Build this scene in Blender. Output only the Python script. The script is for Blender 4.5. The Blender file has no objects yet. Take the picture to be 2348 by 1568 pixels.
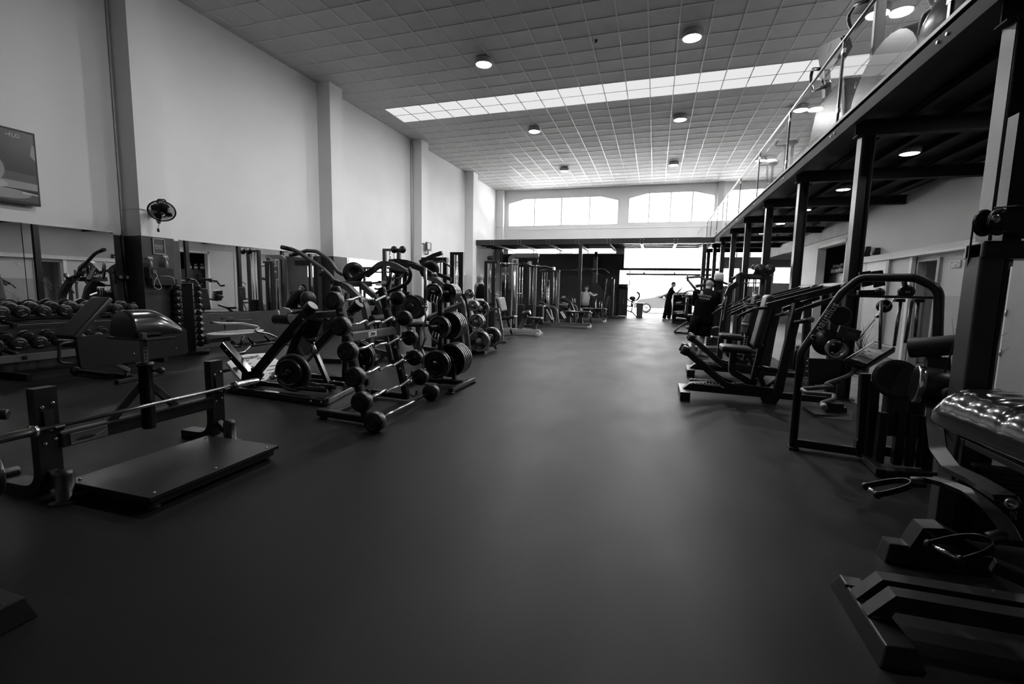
import bpy, bmesh, math, random
from mathutils import Vector as V, Matrix as M
random.seed(7)
S = bpy.context.scene
COL = S.collection
PI = math.pi
Z = V((0, 0, 1))

# ---------------------------------------------------------------- materials
def mat(name, c, rough=.5, metal=0., spec=.5, coat=0., nscale=0, namt=.0, bump=0., bscale=60, ramp=None):
    m = bpy.data.materials.new(name); m.use_nodes = True
    nt = m.node_tree; b = nt.nodes['Principled BSDF']
    b.inputs['Base Color'].default_value = (c, c, c, 1)
    b.inputs['Roughness'].default_value = rough
    b.inputs['Metallic'].default_value = metal
    b.inputs['Specular IOR Level'].default_value = spec
    b.inputs['Coat Weight'].default_value = coat
    b.inputs['Coat Roughness'].default_value = .08
    tc = nt.nodes.new('ShaderNodeTexCoord')
    if nscale:
        n = nt.nodes.new('ShaderNodeTexNoise'); n.inputs['Scale'].default_value = nscale; n.inputs['Detail'].default_value = 6
        nt.links.new(tc.outputs['Object'], n.inputs['Vector'])
        mr = nt.nodes.new('ShaderNodeMapRange'); mr.inputs['From Min'].default_value = .3; mr.inputs['From Max'].default_value = .7
        mr.inputs['To Min'].default_value = c * (1 - namt); mr.inputs['To Max'].default_value = c * (1 + namt)
        nt.links.new(n.outputs['Fac'], mr.inputs['Value']); nt.links.new(mr.outputs['Result'], b.inputs['Base Color'])
        m2 = nt.nodes.new('ShaderNodeMapRange'); m2.inputs['From Min'].default_value = .3; m2.inputs['From Max'].default_value = .7
        m2.inputs['To Min'].default_value = max(0, rough - .02); m2.inputs['To Max'].default_value = min(1, rough + .02)
        nt.links.new(n.outputs['Fac'], m2.inputs['Value']); nt.links.new(m2.outputs['Result'], b.inputs['Roughness'])
    if bump:
        n = nt.nodes.new('ShaderNodeTexNoise'); n.inputs['Scale'].default_value = bscale; n.inputs['Detail'].default_value = 4
        nt.links.new(tc.outputs['Object'], n.inputs['Vector'])
        bp = nt.nodes.new('ShaderNodeBump'); bp.inputs['Strength'].default_value = bump; bp.inputs['Distance'].default_value = .004
        nt.links.new(n.outputs['Fac'], bp.inputs['Height']); nt.links.new(bp.outputs['Normal'], b.inputs['Normal'])
    return m

def emit(name, c, s):
    m = bpy.data.materials.new(name); m.use_nodes = True; nt = m.node_tree; nt.nodes.clear()
    e = nt.nodes.new('ShaderNodeEmission'); e.inputs['Color'].default_value = (c, c, c, 1); e.inputs['Strength'].default_value = s
    o = nt.nodes.new('ShaderNodeOutputMaterial'); nt.links.new(e.outputs[0], o.inputs[0]); return m

def glass(name, refl=.08, tint=.95):
    m = bpy.data.materials.new(name); m.use_nodes = True; nt = m.node_tree; nt.nodes.clear()
    t = nt.nodes.new('ShaderNodeBsdfTransparent'); t.inputs[0].default_value = (tint, tint, tint, 1)
    g = nt.nodes.new('ShaderNodeBsdfGlossy'); g.inputs['Roughness'].default_value = .01
    f = nt.nodes.new('ShaderNodeFresnel'); f.inputs['IOR'].default_value = 1.45
    x = nt.nodes.new('ShaderNodeMixShader'); o = nt.nodes.new('ShaderNodeOutputMaterial')
    ge = nt.nodes.new('ShaderNodeNewGeometry'); mu = nt.nodes.new('ShaderNodeMath'); mu.operation = 'MULTIPLY'; iv = nt.nodes.new('ShaderNodeMath'); iv.operation = 'SUBTRACT'; iv.inputs[0].default_value = 1
    nt.links.new(ge.outputs['Backfacing'], iv.inputs[1]); nt.links.new(iv.outputs[0], mu.inputs[1]); nt.links.new(f.outputs[0], mu.inputs[0])
    nt.links.new(mu.outputs[0], x.inputs[0]); nt.links.new(t.outputs[0], x.inputs[1]); nt.links.new(g.outputs[0], x.inputs[2]); nt.links.new(x.outputs[0], o.inputs[0])
    return m

def floor_mat():
    m = mat('rubber_floor', .036, .45, spec=.17); nt = m.node_tree; b = nt.nodes['Principled BSDF']
    tc = nt.nodes.new('ShaderNodeTexCoord')
    def noise(sc, det, st=(1, 1, 1)):
        mp = nt.nodes.new('ShaderNodeMapping'); mp.inputs['Scale'].default_value = st
        nt.links.new(tc.outputs['Object'], mp.inputs['Vector'])
        n = nt.nodes.new('ShaderNodeTexNoise'); n.inputs['Scale'].default_value = sc; n.inputs['Detail'].default_value = det
        nt.links.new(mp.outputs[0], n.inputs['Vector']); return n
    big = noise(.9, 5); scuff = noise(2.2, 8, (1, .35, 1)); fine = noise(160, 3)
    def rng(src, a, c, lo=.3, hi=.7):
        r = nt.nodes.new('ShaderNodeMapRange'); r.inputs['From Min'].default_value = lo; r.inputs['From Max'].default_value = hi
        r.inputs['To Min'].default_value = a; r.inputs['To Max'].default_value = c; nt.links.new(src, r.inputs['Value']); return r.outputs[0]
    def math_(op, a, c):
        n = nt.nodes.new('ShaderNodeMath'); n.operation = op
        for i, v in enumerate((a, c)):
            if isinstance(v, (int, float)): n.inputs[i].default_value = v
            else: nt.links.new(v, n.inputs[i])
        return n.outputs[0]
    # roll seams every 1.25 m across X, and two cross seams
    sep = nt.nodes.new('ShaderNodeSeparateXYZ'); nt.links.new(tc.outputs['Object'], sep.inputs[0])
    fx = math_('FRACT', math_('MULTIPLY', math_('ADD', sep.outputs['Y'], 40.35), 1 / 1.6), 0)
    seam = math_('LESS_THAN', fx, .0035)
    base = math_('MULTIPLY', rng(big.outputs['Fac'], .0085, .0125), rng(scuff.outputs['Fac'], .88, 1.14))
    col = math_('MULTIPLY', base, math_('SUBTRACT', 1, math_('MULTIPLY', seam, .45)))
    cb = nt.nodes.new('ShaderNodeCombineColor')
    for i in range(3): nt.links.new(col, cb.inputs[i])
    nt.links.new(cb.outputs[0], b.inputs['Base Color'])
    nt.links.new(math_('ADD', rng(big.outputs['Fac'], .46, .52), rng(scuff.outputs['Fac'], -.03, .04)), b.inputs['Roughness'])
    bp = nt.nodes.new('ShaderNodeBump'); bp.inputs['Strength'].default_value = .25; bp.inputs['Distance'].default_value = .002
    nt.links.new(math_('ADD', math_('MULTIPLY', fine.outputs['Fac'], .5), scuff.outputs['Fac']), bp.inputs['Height']); nt.links.new(bp.outputs[0], b.inputs['Normal'])
    return m

def plank_mat(name, c, w, l, gap=.25):
    m = mat(name, c, .45); nt = m.node_tree; b = nt.nodes['Principled BSDF']
    tc = nt.nodes.new('ShaderNodeTexCoord'); br = nt.nodes.new('ShaderNodeTexBrick')
    br.inputs['Scale'].default_value = 1; br.inputs['Brick Width'].default_value = l; br.inputs['Row Height'].default_value = w
    br.inputs['Mortar Size'].default_value = .004; br.offset = .37
    for k, v in (('Color1', c * .85), ('Color2', c * 1.15), ('Mortar', c * gap)): br.inputs[k].default_value = (v, v, v, 1)
    nt.links.new(tc.outputs['Object'], br.inputs['Vector']); nt.links.new(br.outputs['Color'], b.inputs['Base Color'])
    return m

K = {
 'floor': floor_mat(),
 'boards': plank_mat('floor_boards', .2, .22, 1.2),
 'white': mat('white_paint', .8, .6, nscale=.8, namt=.035),
 'grey': mat('grey_paint', .5, .55, nscale=1.5, namt=.04),
 'conc': mat('raw_concrete', .52, .7, nscale=2.5, namt=.2),
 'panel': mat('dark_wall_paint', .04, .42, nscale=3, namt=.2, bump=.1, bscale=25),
 'dado': mat('grey_lower_paint', .33, .5, nscale=2, namt=.06),
 'ceil': mat('ceiling_tile', .55, .8, nscale=3, namt=.04),
 'tbar': mat('ceiling_bar', .62, .38, spec=.6),
 'alu': mat('aluminium', .6, .3, 1),
 'frame': mat('dark_powder_coat', .016, .32, nscale=30, namt=.2),
 'black': mat('black_gloss_steel', .006, .16, spec=.7, coat=.5),
 'matte': mat('matt_black_beam', .012, .7, spec=.2),
 'dim': mat('dark_grey_coat', .04, .42),
 'steel': mat('black_satin_steel', .012, .34, nscale=25, namt=.2),
 'mid': mat('grey_powder_coat', .085, .4, nscale=30, namt=.1),
 'light': mat('silver_powder_coat', .32, .4, nscale=30, namt=.08),
 'pale': mat('pale_plastic', .62, .35),
 'chrome': mat('chrome', .62, .14, 1),
 'brushed': mat('worn_steel', .34, .28, 1),
 'vinyl': mat('black_vinyl', .016, .36, spec=.55, bump=.08, bscale=220),
 'gvinyl': mat('glossy_black_vinyl', .02, .17, spec=.7, coat=.6, bump=.05, bscale=9),
 'rubber': mat('black_rubber', .011, .36, spec=.5, nscale=60, namt=.2),
 'plate': mat('cast_plate', .012, .2, spec=.7, coat=.3),
 'gplate': mat('grey_cast_iron', .11, .36, .5, nscale=20, namt=.2),
 'foam': mat('foam_roller', .018, .62, bump=.1, bscale=200),
 'board': mat('white_footboard', .72, .45, nscale=6, namt=.06),
 'ink': mat('black_ink', .01, .5),
 'letter': mat('white_lettering', .75, .5),
 'paper': mat('white_paper', .78, .6),
 'wood': mat('pale_door', .5, .45, nscale=4, namt=.06),
 'skin': mat('skin', .3, .5, nscale=12, namt=.08),
 'tskin': mat('inked_skin', .26, .5, nscale=16, namt=.35),
 'cloth': mat('black_cotton', .006, .95, spec=.08, bump=.2, bscale=40),
 'wcloth': mat('white_cotton', .6, .9, bump=.2, bscale=40),
 'hair': mat('dark_hair', .012, .6),
 'sole': mat('grey_sole', .3, .6),
 'mirror': mat('mirror_silver', .82, .01, 1),
 'leaf': mat('dry_reed', .05, .6),
 'ground': mat('outdoor_paving', .45, .8, nscale=2, namt=.1),
 'carp': mat('car_paint', .22, .25, .2, coat=.6),
 'tyre': mat('tyre', .03, .7),
 'far': mat('distant_facade', .02, .8),
 'tube': mat('downlight_housing', .3, .4),
 'lamp': emit('lamp_glow', 1, 30),
 'spot': emit('downlight_glow', 1, 20),
 'skyl': emit('skylight_diffuser', 1, .24),
 'glass': glass('clear_glass'),
 'screen': mat('screen_black', .012, .25),
 'clearp': mat('clear_plastic', .16, .15, spec=.7),
}

# ---------------------------------------------------------------- mesh builder
def fillet(pts, r, closed=False, seg=6):
    pts = [V(p) for p in pts]
    if not r: return pts
    out = [] if closed else [pts[0]]
    n = len(pts)
    for i in (range(n) if closed else range(1, n - 1)):
        a, b, c = pts[i - 1], pts[i], pts[(i + 1) % n]
        u, w = (a - b), (c - b); lu, lw = u.length, w.length
        if lu < 1e-6 or lw < 1e-6: continue
        u /= lu; w /= lw; ang = u.angle(w)
        if ang > PI - .05: out.append(b); continue
        d = min(r / math.tan(ang / 2), lu * .48, lw * .48)
        p, q = b + u * d, b + w * d
        for k in range(seg + 1):
            t = k / seg; out.append(p * (1 - t) ** 2 + b * 2 * t * (1 - t) + q * t * t)
    if not closed: out.append(pts[-1])
    return out

class MB:
    def __init__(s, xf=None): s.bm = bmesh.new(); s.xf = xf
    def face(s, vs, smooth=False):
        try: f = s.bm.faces.new(vs)
        except ValueError: return None
        f.smooth = smooth; return f
    def loft(s, rings, smooth=True, caps=True, closed=False, csm=False):
        R = [[s.bm.verts.new(p) for p in r] for r in rings]; n = len(R[0])
        for i in range(len(R) if closed else len(R) - 1):
            a, b = R[i], R[(i + 1) % len(R)]
            for k in range(n): s.face((a[k], a[(k + 1) % n], b[(k + 1) % n], b[k]), smooth)
        if caps and not closed: s.face(R[0][::-1], csm); s.face(R[-1], csm)
        return s
    def hexa(s, c, b=0.):
        vs = [s.bm.verts.new(p) for p in c]
        fs = [s.face([vs[i] for i in q]) for q in ((0, 1, 2, 3), (7, 6, 5, 4), (0, 4, 5, 1), (1, 5, 6, 2), (2, 6, 7, 3), (3, 7, 4, 0))]
        if b: bmesh.ops.bevel(s.bm, geom=list({e for f in fs for e in f.edges}), offset=b, segments=2 if b < .02 else 4, affect='EDGES', profile=.6)
        return s
    def box(s, x0, x1, y0, y1, z0, z1, b=0.):
        return s.hexa([(x0, y0, z0), (x1, y0, z0), (x1, y1, z0), (x0, y1, z0), (x0, y0, z1), (x1, y0, z1), (x1, y1, z1), (x0, y1, z1)], b)
    def cbox(s, c, d, b=0., rz=0.):
        c = V(c); r = M.Rotation(rz, 3, 'Z'); h = V(d) / 2
        return s.hexa([c + r @ V((sx * h.x, sy * h.y, sz * h.z)) for sz in (-1, 1) for sx, sy in ((-1, -1), (1, -1), (1, 1), (-1, 1))], b)
    def bar(s, p, q, w, h, b=.006, up=Z, ext=0.):
        p, q, up = V(p), V(q), V(up); d = (q - p).normalized(); p = p - d * ext; q = q + d * ext
        if abs(d.dot(up)) > .98: up = V((1, 0, 0)) if abs(d.x) < .9 else V((0, 1, 0))
        a = d.cross(up).normalized(); u = a.cross(d)
        rr = [(-1, -1), (1, -1), (1, 1), (-1, 1)]
        return s.hexa([p + a * (w / 2 * x) + u * (h / 2 * y) for x, y in rr] + [q + a * (w / 2 * x) + u * (h / 2 * y) for x, y in rr], min(b, w * .3, h * .3))
    def tube(s, pts, r, bend=0., n=10, closed=False, taper=None):
        P = fillet(pts, bend, closed); m = len(P); R = []; prev = None
        for i, p in enumerate(P):
            a = P[i - 1] if (i or closed) else p; c = P[(i + 1) % m] if (i < m - 1 or closed) else p
            t = (c - a).normalized()
            if prev is None: u = t.orthogonal().normalized()
            else: u = (prev - t * prev.dot(t)).normalized()
            prev = u; w = t.cross(u); rr = r if taper is None else r + (taper - r) * i / (m - 1)
            R.append([p + (u * math.cos(2 * PI * k / n) + w * math.sin(2 * PI * k / n)) * rr for k in range(n)])
        return s.loft(R, closed=closed)
    def strip(s, pts, N, w, t, bend=0., smooth=True, taper=None):
        """rectangular section swept along pts; w along the fixed normal N, t across."""
        P = fillet(pts, bend, seg=8); N = V(N).normalized(); R = []
        for i, p in enumerate(P):
            d = (P[min(i + 1, len(P) - 1)] - P[max(i - 1, 0)]).normalized(); k = d.cross(N).normalized()
            tt = t if taper is None else t + (taper - t) * i / (len(P) - 1)
            R.append([p + N * (w / 2 * x) + k * (tt / 2 * y) for x, y in ((-1, -1), (1, -1), (1, 1), (-1, 1))])
        return s.loft(R, smooth=False)
    def lathe(s, o, ax, prof, n=24, smooth=True):
        o, ax = V(o), V(ax).normalized(); u = ax.orthogonal().normalized(); w = ax.cross(u)
        return s.loft([[o + ax * h + (u * math.cos(2 * PI * k / n) + w * math.sin(2 * PI * k / n)) * max(r, 1e-4) for k in range(n)] for r, h in prof], smooth)
    def cyl(s, p, q, r, n=20, b=0.):
        p, q = V(p), V(q); L = (q - p).length
        pr = [(r, 0), (r, L)] if not b else [(r - b, 0), (r - b * .3, b * .3), (r, b), (r, L - b), (r - b * .3, L - b * .3), (r - b, L)]
        return s.lathe(p, q - p, pr, n)
    def prism(s, pts, vec, b=0.):
        vec = V(vec); a = [s.bm.verts.new(p) for p in pts]; c = [s.bm.verts.new(V(p) + vec) for p in pts]; n = len(a)
        fs = [s.face(a[::-1]), s.face(c)] + [s.face((a[k], a[(k + 1) % n], c[(k + 1) % n], c[k])) for k in range(n)]
        if b: bmesh.ops.bevel(s.bm, geom=list({e for f in fs[:2] if f for e in f.edges}), offset=b, segments=2, affect='EDGES')
        return s
    def ball(s, c, r, n=12, sc=(1, 1, 1), rot=None):
        m = M.Translation(V(c)) @ (rot.to_4x4() if rot else M()) @ M.Diagonal((r * sc[0], r * sc[1], r * sc[2], 1))
        g = bmesh.ops.create_uvsphere(s.bm, u_segments=n * 2, v_segments=n, radius=1, matrix=m)
        for v in g['verts']:
            for f in v.link_faces: f.smooth = True
        return s
    def pad(s, p, q, w, t, up=Z, b=.03):
        """upholstered pad from p to q: rounded box, smooth."""
        n0 = len(s.bm.faces); s.bar(p, q, w, t, 0, up)
        s.bm.faces.ensure_lookup_table(); fs = s.bm.faces[n0:]
        r = bmesh.ops.bevel(s.bm, geom=list({e for f in fs for e in f.edges}), offset=min(b, t * .45), segments=4, affect='EDGES', profile=.5)
        for f in r['faces']: f.smooth = True
        return s
    def mesh(s, name, off=None):
        if s.xf is not None: s.bm.transform(s.xf)
        if off is not None: bmesh.ops.translate(s.bm, verts=s.bm.verts, vec=-V(off))
        bmesh.ops.recalc_face_normals(s.bm, faces=s.bm.faces)
        me = bpy.data.meshes.new(name); s.bm.to_mesh(me); s.bm.free(); return me

def wl(o):
    v = V((0, 0, 0))
    while o is not None: v += o.location; o = o.parent
    return v
def obj(name, mb, m, parent=None, label=None):
    me = mb.mesh(name, wl(parent) if parent else None)
    me.materials.append(K[m] if isinstance(m, str) else m)
    o = bpy.data.objects.new(name, me); COL.objects.link(o)
    if parent: o.parent = parent
    if label: o['label'] = label
    return o
def short(s):
    w = s.split()[:16]
    while len(w) > 4 and w[-1].strip(',') in ('the', 'of', 'a', 'in', 'on', 'and', 'with', 'its', 'by', 'to', 'at', 'from', 'right', 'this', 'one', 'just', 'before', 'behind', 'above'): w.pop()
    return ' '.join(w).rstrip(',')
def struct(name, mb, m):
    o = obj(name, mb, m); o['kind'] = 'structure'; return o
def tag(o, label, cat, group=None):
    label = short(label)
    o['label'] = label; o['category'] = cat
    if group: o['group'] = group
    return o
def thing(name, loc, label, cat, group=None):
    o = bpy.data.objects.new(name, None); o.empty_display_size = .1; COL.objects.link(o); o.location = loc
    return tag(o, label, cat, group)
def solo(name, mb, m, label, cat, group=None):
    if mb.xf is not None: mb.bm.transform(mb.xf); mb.xf = None
    vs = [v.co for v in mb.bm.verts]
    c = V([(min(v[i] for v in vs) + max(v[i] for v in vs)) / 2 for i in range(2)] + [min(v.z for v in vs)])
    me = mb.mesh(name, c); me.materials.append(K[m] if isinstance(m, str) else m)
    o = bpy.data.objects.new(name, me); o.location = c; COL.objects.link(o); return tag(o, label, cat, group)
def dup(r, loc, rot=None, label=None, group=None, sc=None):
    c = r.copy(); COL.objects.link(c); c.location = loc
    if rot is not None: c.rotation_euler = rot
    if sc is not None: c.scale = sc
    if label: c['label'] = short(label)
    if group: c['group'] = group
    for a in list(r.children):
        b = a.copy(); COL.objects.link(b); b.parent = c
        for d in list(a.children):
            e = d.copy(); COL.objects.link(e); e.parent = b
    return c
def text(name, s, o, right, up, size, m, parent, depth=.002, center=True):
    cu = bpy.data.curves.new(name, 'FONT'); cu.body = s; cu.size = size; cu.extrude = depth
    cu.align_x = 'CENTER' if center else 'LEFT'; cu.align_y = 'CENTER'
    t = bpy.data.objects.new(name, cu); COL.objects.link(t)
    bpy.context.view_layer.update()
    me = bpy.data.meshes.new_from_object(t.evaluated_get(bpy.context.evaluated_depsgraph_get()))
    bpy.data.objects.remove(t); bpy.data.curves.remove(cu)
    r = V(right).normalized(); u = V(up); u = (u - r * u.dot(r)).normalized(); n = r.cross(u)
    mm = M.Translation(V(o) - (wl(parent) if parent else V())) @ M((r, u, n)).transposed().to_4x4()
    me.transform(mm); me.name = name; me.materials.clear(); me.materials.append(K[m])
    q = bpy.data.objects.new(name, me); COL.objects.link(q); q.parent = parent; return q
def mb(xf=None): return MB(xf)
NTH = ['first', 'second', 'third', 'fourth', 'fifth', 'sixth', 'seventh', 'eighth', 'ninth', 'tenth', 'eleventh', 'twelfth', 'thirteenth', 'fourteenth']
# frame of the left wall, which runs a little over one degree off the hall's axis: local x is the distance into the room
LW = M.Translation((-9.23, 0, 0)) @ M.Rotation(-math.atan(.0205), 4, 'Z')
def lw(x, y, z): return LW @ V((x, y, z))

# ================================================================ THE HALL
def wall_y(name, y0, y1, x0, x1, z0, z1, holes, m, extra=()):
    b = mb(); xs = sorted({x0, x1, *[h[0] for h in holes], *[h[1] for h in holes]}); zs = sorted({z0, z1, *[h[2] for h in holes], *[h[3] for h in holes]})
    for i in range(len(xs) - 1):
        for k in range(len(zs) - 1):
            cx, cz = (xs[i] + xs[i + 1]) / 2, (zs[k] + zs[k + 1]) / 2
            if not any(h[0] < cx < h[1] and h[2] < cz < h[3] for h in holes): b.box(xs[i], xs[i + 1], y0, y1, zs[k], zs[k + 1])
    for t in extra: b.prism([(x, y0, z) for x, z in t], (0, y1 - y0, 0))
    return struct(name, b, m)
def wall_x(name, x0, x1, y0, y1, z0, z1, holes, m):
    b = mb(); ys = sorted({y0, y1, *[h[0] for h in holes], *[h[1] for h in holes]}); zs = sorted({z0, z1, *[h[2] for h in holes], *[h[3] for h in holes]})
    for i in range(len(ys) - 1):
        for k in range(len(zs) - 1):
            cy, cz = (ys[i] + ys[i + 1]) / 2, (zs[k] + zs[k + 1]) / 2
            if not any(h[0] < cy < h[1] and h[2] < cz < h[3] for h in holes): b.box(x0, x1, ys[i], ys[i + 1], zs[k], zs[k + 1])
    return struct(name, b, m)

CZ = 6.75
FY = 25.5
struct('floor', mb().box(-9.8, 2.5, -6.2, FY + .1, -.1, 0), 'floor')
struct('floor_boards', mb().box(2.5, 8.2, -6.2, FY + .1, -.1, 0), 'boards')
struct('trim_floor_edge', mb().box(2.49, 2.53, -6.2, FY, 0, .006), 'mid')
struct('ground_outside', mb().box(-30, 30, FY + .1, 70, -.14, -.03), 'ground')
struct('wall_left', mb(LW).box(-.25, 0, -6.4, 25.7, 0, 6.9), 'white')
struct('wall_back', mb().box(-9.6, 5.3, -6.4, -6.2, 0, 6.9), 'white')
# pilasters with their dark lower cladding
for i, y in enumerate((1.08, 6.09, 11.1, 16.06, 20.97)):
    struct('pillar_%d' % (i + 1), mb(LW).box(-.02, .42, y, y + .52, 0, CZ), 'white')
    if i < 3:
        c = mb(LW).box(-.01, .45, y - .03, y + .55, 0, 2.16, .004); c.box(-.01, .03, y - .22, y - .02, 0, 2.16).box(-.01, .03, y + .54, y + .96, 0, 2.165)
        struct('trim_cladding_%d' % (i + 1), c, 'panel')
struct('pillar_6', mb(LW).box(-.02, .42, 25.2, 25.6, 0, CZ), 'white')
struct('pillar_7', mb().box(2.68, 2.95, FY - .25, FY + .02, 3.7, CZ), 'grey')
# dark boards under the mirrors, grey lower paint farther on
for i, (a, b_) in enumerate(((-6, 1.0), (1.68, 5.86), (7.06, 10.86), (12.0, 15.95))):
    struct('baseboard_left_%d' % (i + 1), mb(LW).box(-.01, .1, a, b_, 0, .715, .003), 'panel')
for i, (a, b_) in enumerate(((16.6, 20.95), (21.5, 25.2))):
    struct('trim_ledge_%d' % (i + 1), mb(LW).box(-.01, .06, a, b_, 1.95, 2.1), 'white')
    struct('trim_lower_paint_%d' % (i + 1), mb(LW).box(-.01, .02, a, b_, 0, 1.95), 'dado')
bays = [(1.7, 3.2, 'behind the dumbbell rack, its outermost panel'), (3.21, 4.635, 'behind the lighter end of the dumbbell rack'), (4.645, 5.85, 'between the dumbbell rack and the notice pillar'),
        (7.07, 8.255, 'just past the notice pillar, behind the dumbbell tower'), (8.265, 8.895, 'narrow middle one of the bay past the notice pillar'), (8.905, 10.85, 'widest one of the bay past the notice pillar'), (12.02, 15.9, 'long one in the bay past the second dark pillar')]
for a, b_, w in bays:
    d = lambda y: .05 + .0209 * (y - (3.8 if y < 6 else 8.96 if y < 11 else 13.96))
    solo('wall_mirror', mb(LW).hexa([(x_, y_, z) for z in (.725, 2.19) for x_, y_ in ((0, a), (d(a), a), (d(b_), b_), (0, b_))]), 'mirror', 'frameless wall mirror panel ' + w, 'mirror', 'mirrors along the pale wall')
    struct('trim_mirror_%d' % len(bpy.data.objects), mb(LW).hexa([(x_, y_, z) for z in (2.19, 2.205) for x_, y_ in ((0, a), (d(a) + .004, a), (d(b_) + .004, b_), (0, b_))]), 'alu')

# ceiling: slab, tiles' bars, skylight strip
struct('ceiling', mb().box(-9.6, 5.3, -6.4, FY + .1, CZ, CZ + .12), 'ceil')
SH = -.02
def ry(y, x): return y + SH * (x + .39)
b = mb(); x = -.41 - .6 * 15
while x < 5.1:
    b.box(x - .012, x + .012, -6.2, FY, CZ - .012, CZ + .01); x += .6
y = 12.985 - .597 * 32
while y < FY:
    b.hexa([(px_, ry(y, px_) + dy, z) for z in (CZ - .012, CZ + .01) for px_, dy in ((-9.5, -.012), (5.2, -.012), (5.2, .012), (-9.5, .012))]); y += .597
struct('ceiling_grid', b, 'tbar')
b = mb()
for k in range(23):
    x0 = -8.21 - .6 + .6 * k + .6
    if x0 > 4.9: break
    for r in (0, 1):
        y0 = 12.985 + .597 * r
        b.hexa([(px_, ry(yy, px_), z) for z in (CZ - .006, CZ + .005) for px_, yy in ((x0 + .012, y0 + .012), (x0 + .588, y0 + .012), (x0 + .588, y0 + .585), (x0 + .012, y0 + .585))])
struct('ceiling_skylight', b, 'skyl')

LAMPW = 38
def ceiling_light(x, y, w):
    t = thing('ceiling_light', (x, y, CZ - .16), 'round surface-mounted ceiling lamp ' + w, 'ceiling lamp', 'round lamps on the tiled ceiling')
    obj('housing', mb().lathe((x, y, CZ - .012), (0, 0, -1), [(.05, 0), (.2, .01), (.21, .05), (.205, .13), (.185, .14), (.18, .12)], 28), 'tube', t)
    obj('diffuser', mb().lathe((x, y, CZ - .13), (0, 0, -1), [(.182, 0), (.178, .012), (.13, .022), (.05, .026)], 28), 'lamp', t)
    l = bpy.data.lights.new('lamp_light', 'AREA'); l.shape = 'DISK'; l.size = .34; l.energy = LAMPW * (.35 if y < 8 else 1); l.spread = math.radians(180)
    o = bpy.data.objects.new('lamp_light', l); COL.objects.link(o); o.location = (x, y, CZ - .165)
cols = {-4.15: 'in the row over the mirror side', .46: 'in the row over the aisle', 3.72: 'over the mezzanine behind its glass'}
rows = {6.1: 'nearest above the viewpoint', 10.95: 'this side of the skylight strip', 15.8: 'just past the skylight strip', 21.2: 'closest to the arched windows'}
for x in cols:
    for y in rows:
        ceiling_light(x, y, rows[y] + ', ' + cols[x])
t = thing('sensor', (-1.5, 10.8, CZ - .06), 'small dark detector hanging from a ceiling tile', 'detector')
obj('body', mb().lathe((-1.5, 10.8, CZ), (0, 0, -1), [(.03, 0), (.03, .03), (.012, .04), (.03, .055), (.01, .06)], 12), 'steel', t)

# far wall with arched windows, garage opening and its dark lower half
W = [(-8.1, -2.05, 4.82, 6.32), (-1.56, 2.6, 4.87, 6.39), (3.05, 7.2, 4.9, 6.4), (-8.1, -2.05, 3.3, 4.05), (-1.65, 3.0, 3.3, 4.12)]
tri = []
for x0, x1, z0, z1 in W: tri += [[(x0, z1 - .24), (x0 + .95, z1), (x0, z1)], [(x1, z1 - .22), (x1, z1), (x1 - .95, z1)]]
wall_y('wall_far', FY, FY + .25, -9.3, 8.2, 3.29, 6.9, W + [(3.15, 4.95, 3.29, 3.45)], 'white', tri)
wall_y('wall_far_lower', FY, FY + .25, -9.3, -1.65, 0, 3.29, [(-1.86, -1.65, 0, 2.45)], 'panel')
wall_y('wall_far_corner', FY, FY + .25, 3.0, 8.2, 0, 3.29, [(3.15, 4.95, 3.1, 3.29), (3.15, 3.95, 1.68, 2.61), (4.15, 4.9, 1.68, 2.61), (5.42, 6.25, 1.86, 2.66)], 'dado')
struct('trim_dark_header', mb().box(5.1, 7.2, FY - .12, FY + .01, 2.66, 3.0), 'panel')
b = mb().box(-9, 3, FY - .02, FY + .02, 4.62, 4.66)
struct('trim_far_ledge', b, 'white')
def window(n, x0, x1, z0, z1, k, ch=0., m='pale', w=.05):
    y = FY + .06; b = mb()
    top = [(x0, z1 - ch), (x0 + (.95 if ch else 0), z1), (x1 - (.95 if ch else 0), z1), (x1, z1 - ch)] if ch else [(x0, z1), (x1, z1)]
    path = [(x0, z0)] + top + [(x1, z0)]
    for i in range(len(path)):
        p, q = path[i], path[(i + 1) % len(path)]
        b.bar((p[0], y, p[1]), (q[0], y, q[1]), .07, w * 2, .004, (0, 1, 0), ext=w * .5)
    for i in range(1, k):
        x = x0 + (x1 - x0) * i / k; b.box(x - w / 2, x + w / 2, y - .03, y + .03, z0, z1 - (.0 if .95 < x - x0 < x1 - x0 - .95 else ch * .3))
    f = struct('window_%d' % n, b, m)
    g = obj('pane', mb().prism([(px_, y, pz) for px_, pz in path], (0, .006, 0)), 'glass', f)
window(1, *W[0], 4, .23); window(2, *W[1], 4, .23); window(3, *W[2], 4, .23); window(4, *W[3], 4, .23, w=.04)
window(5, 3.15, 4.95, 3.1, 3.45, 3); window(6, 3.15, 3.95, 1.68, 2.61, 1); window(7, 4.15, 4.9, 1.68, 2.61, 1); window(8, 5.42, 6.25, 1.86, 2.66, 1)
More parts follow.
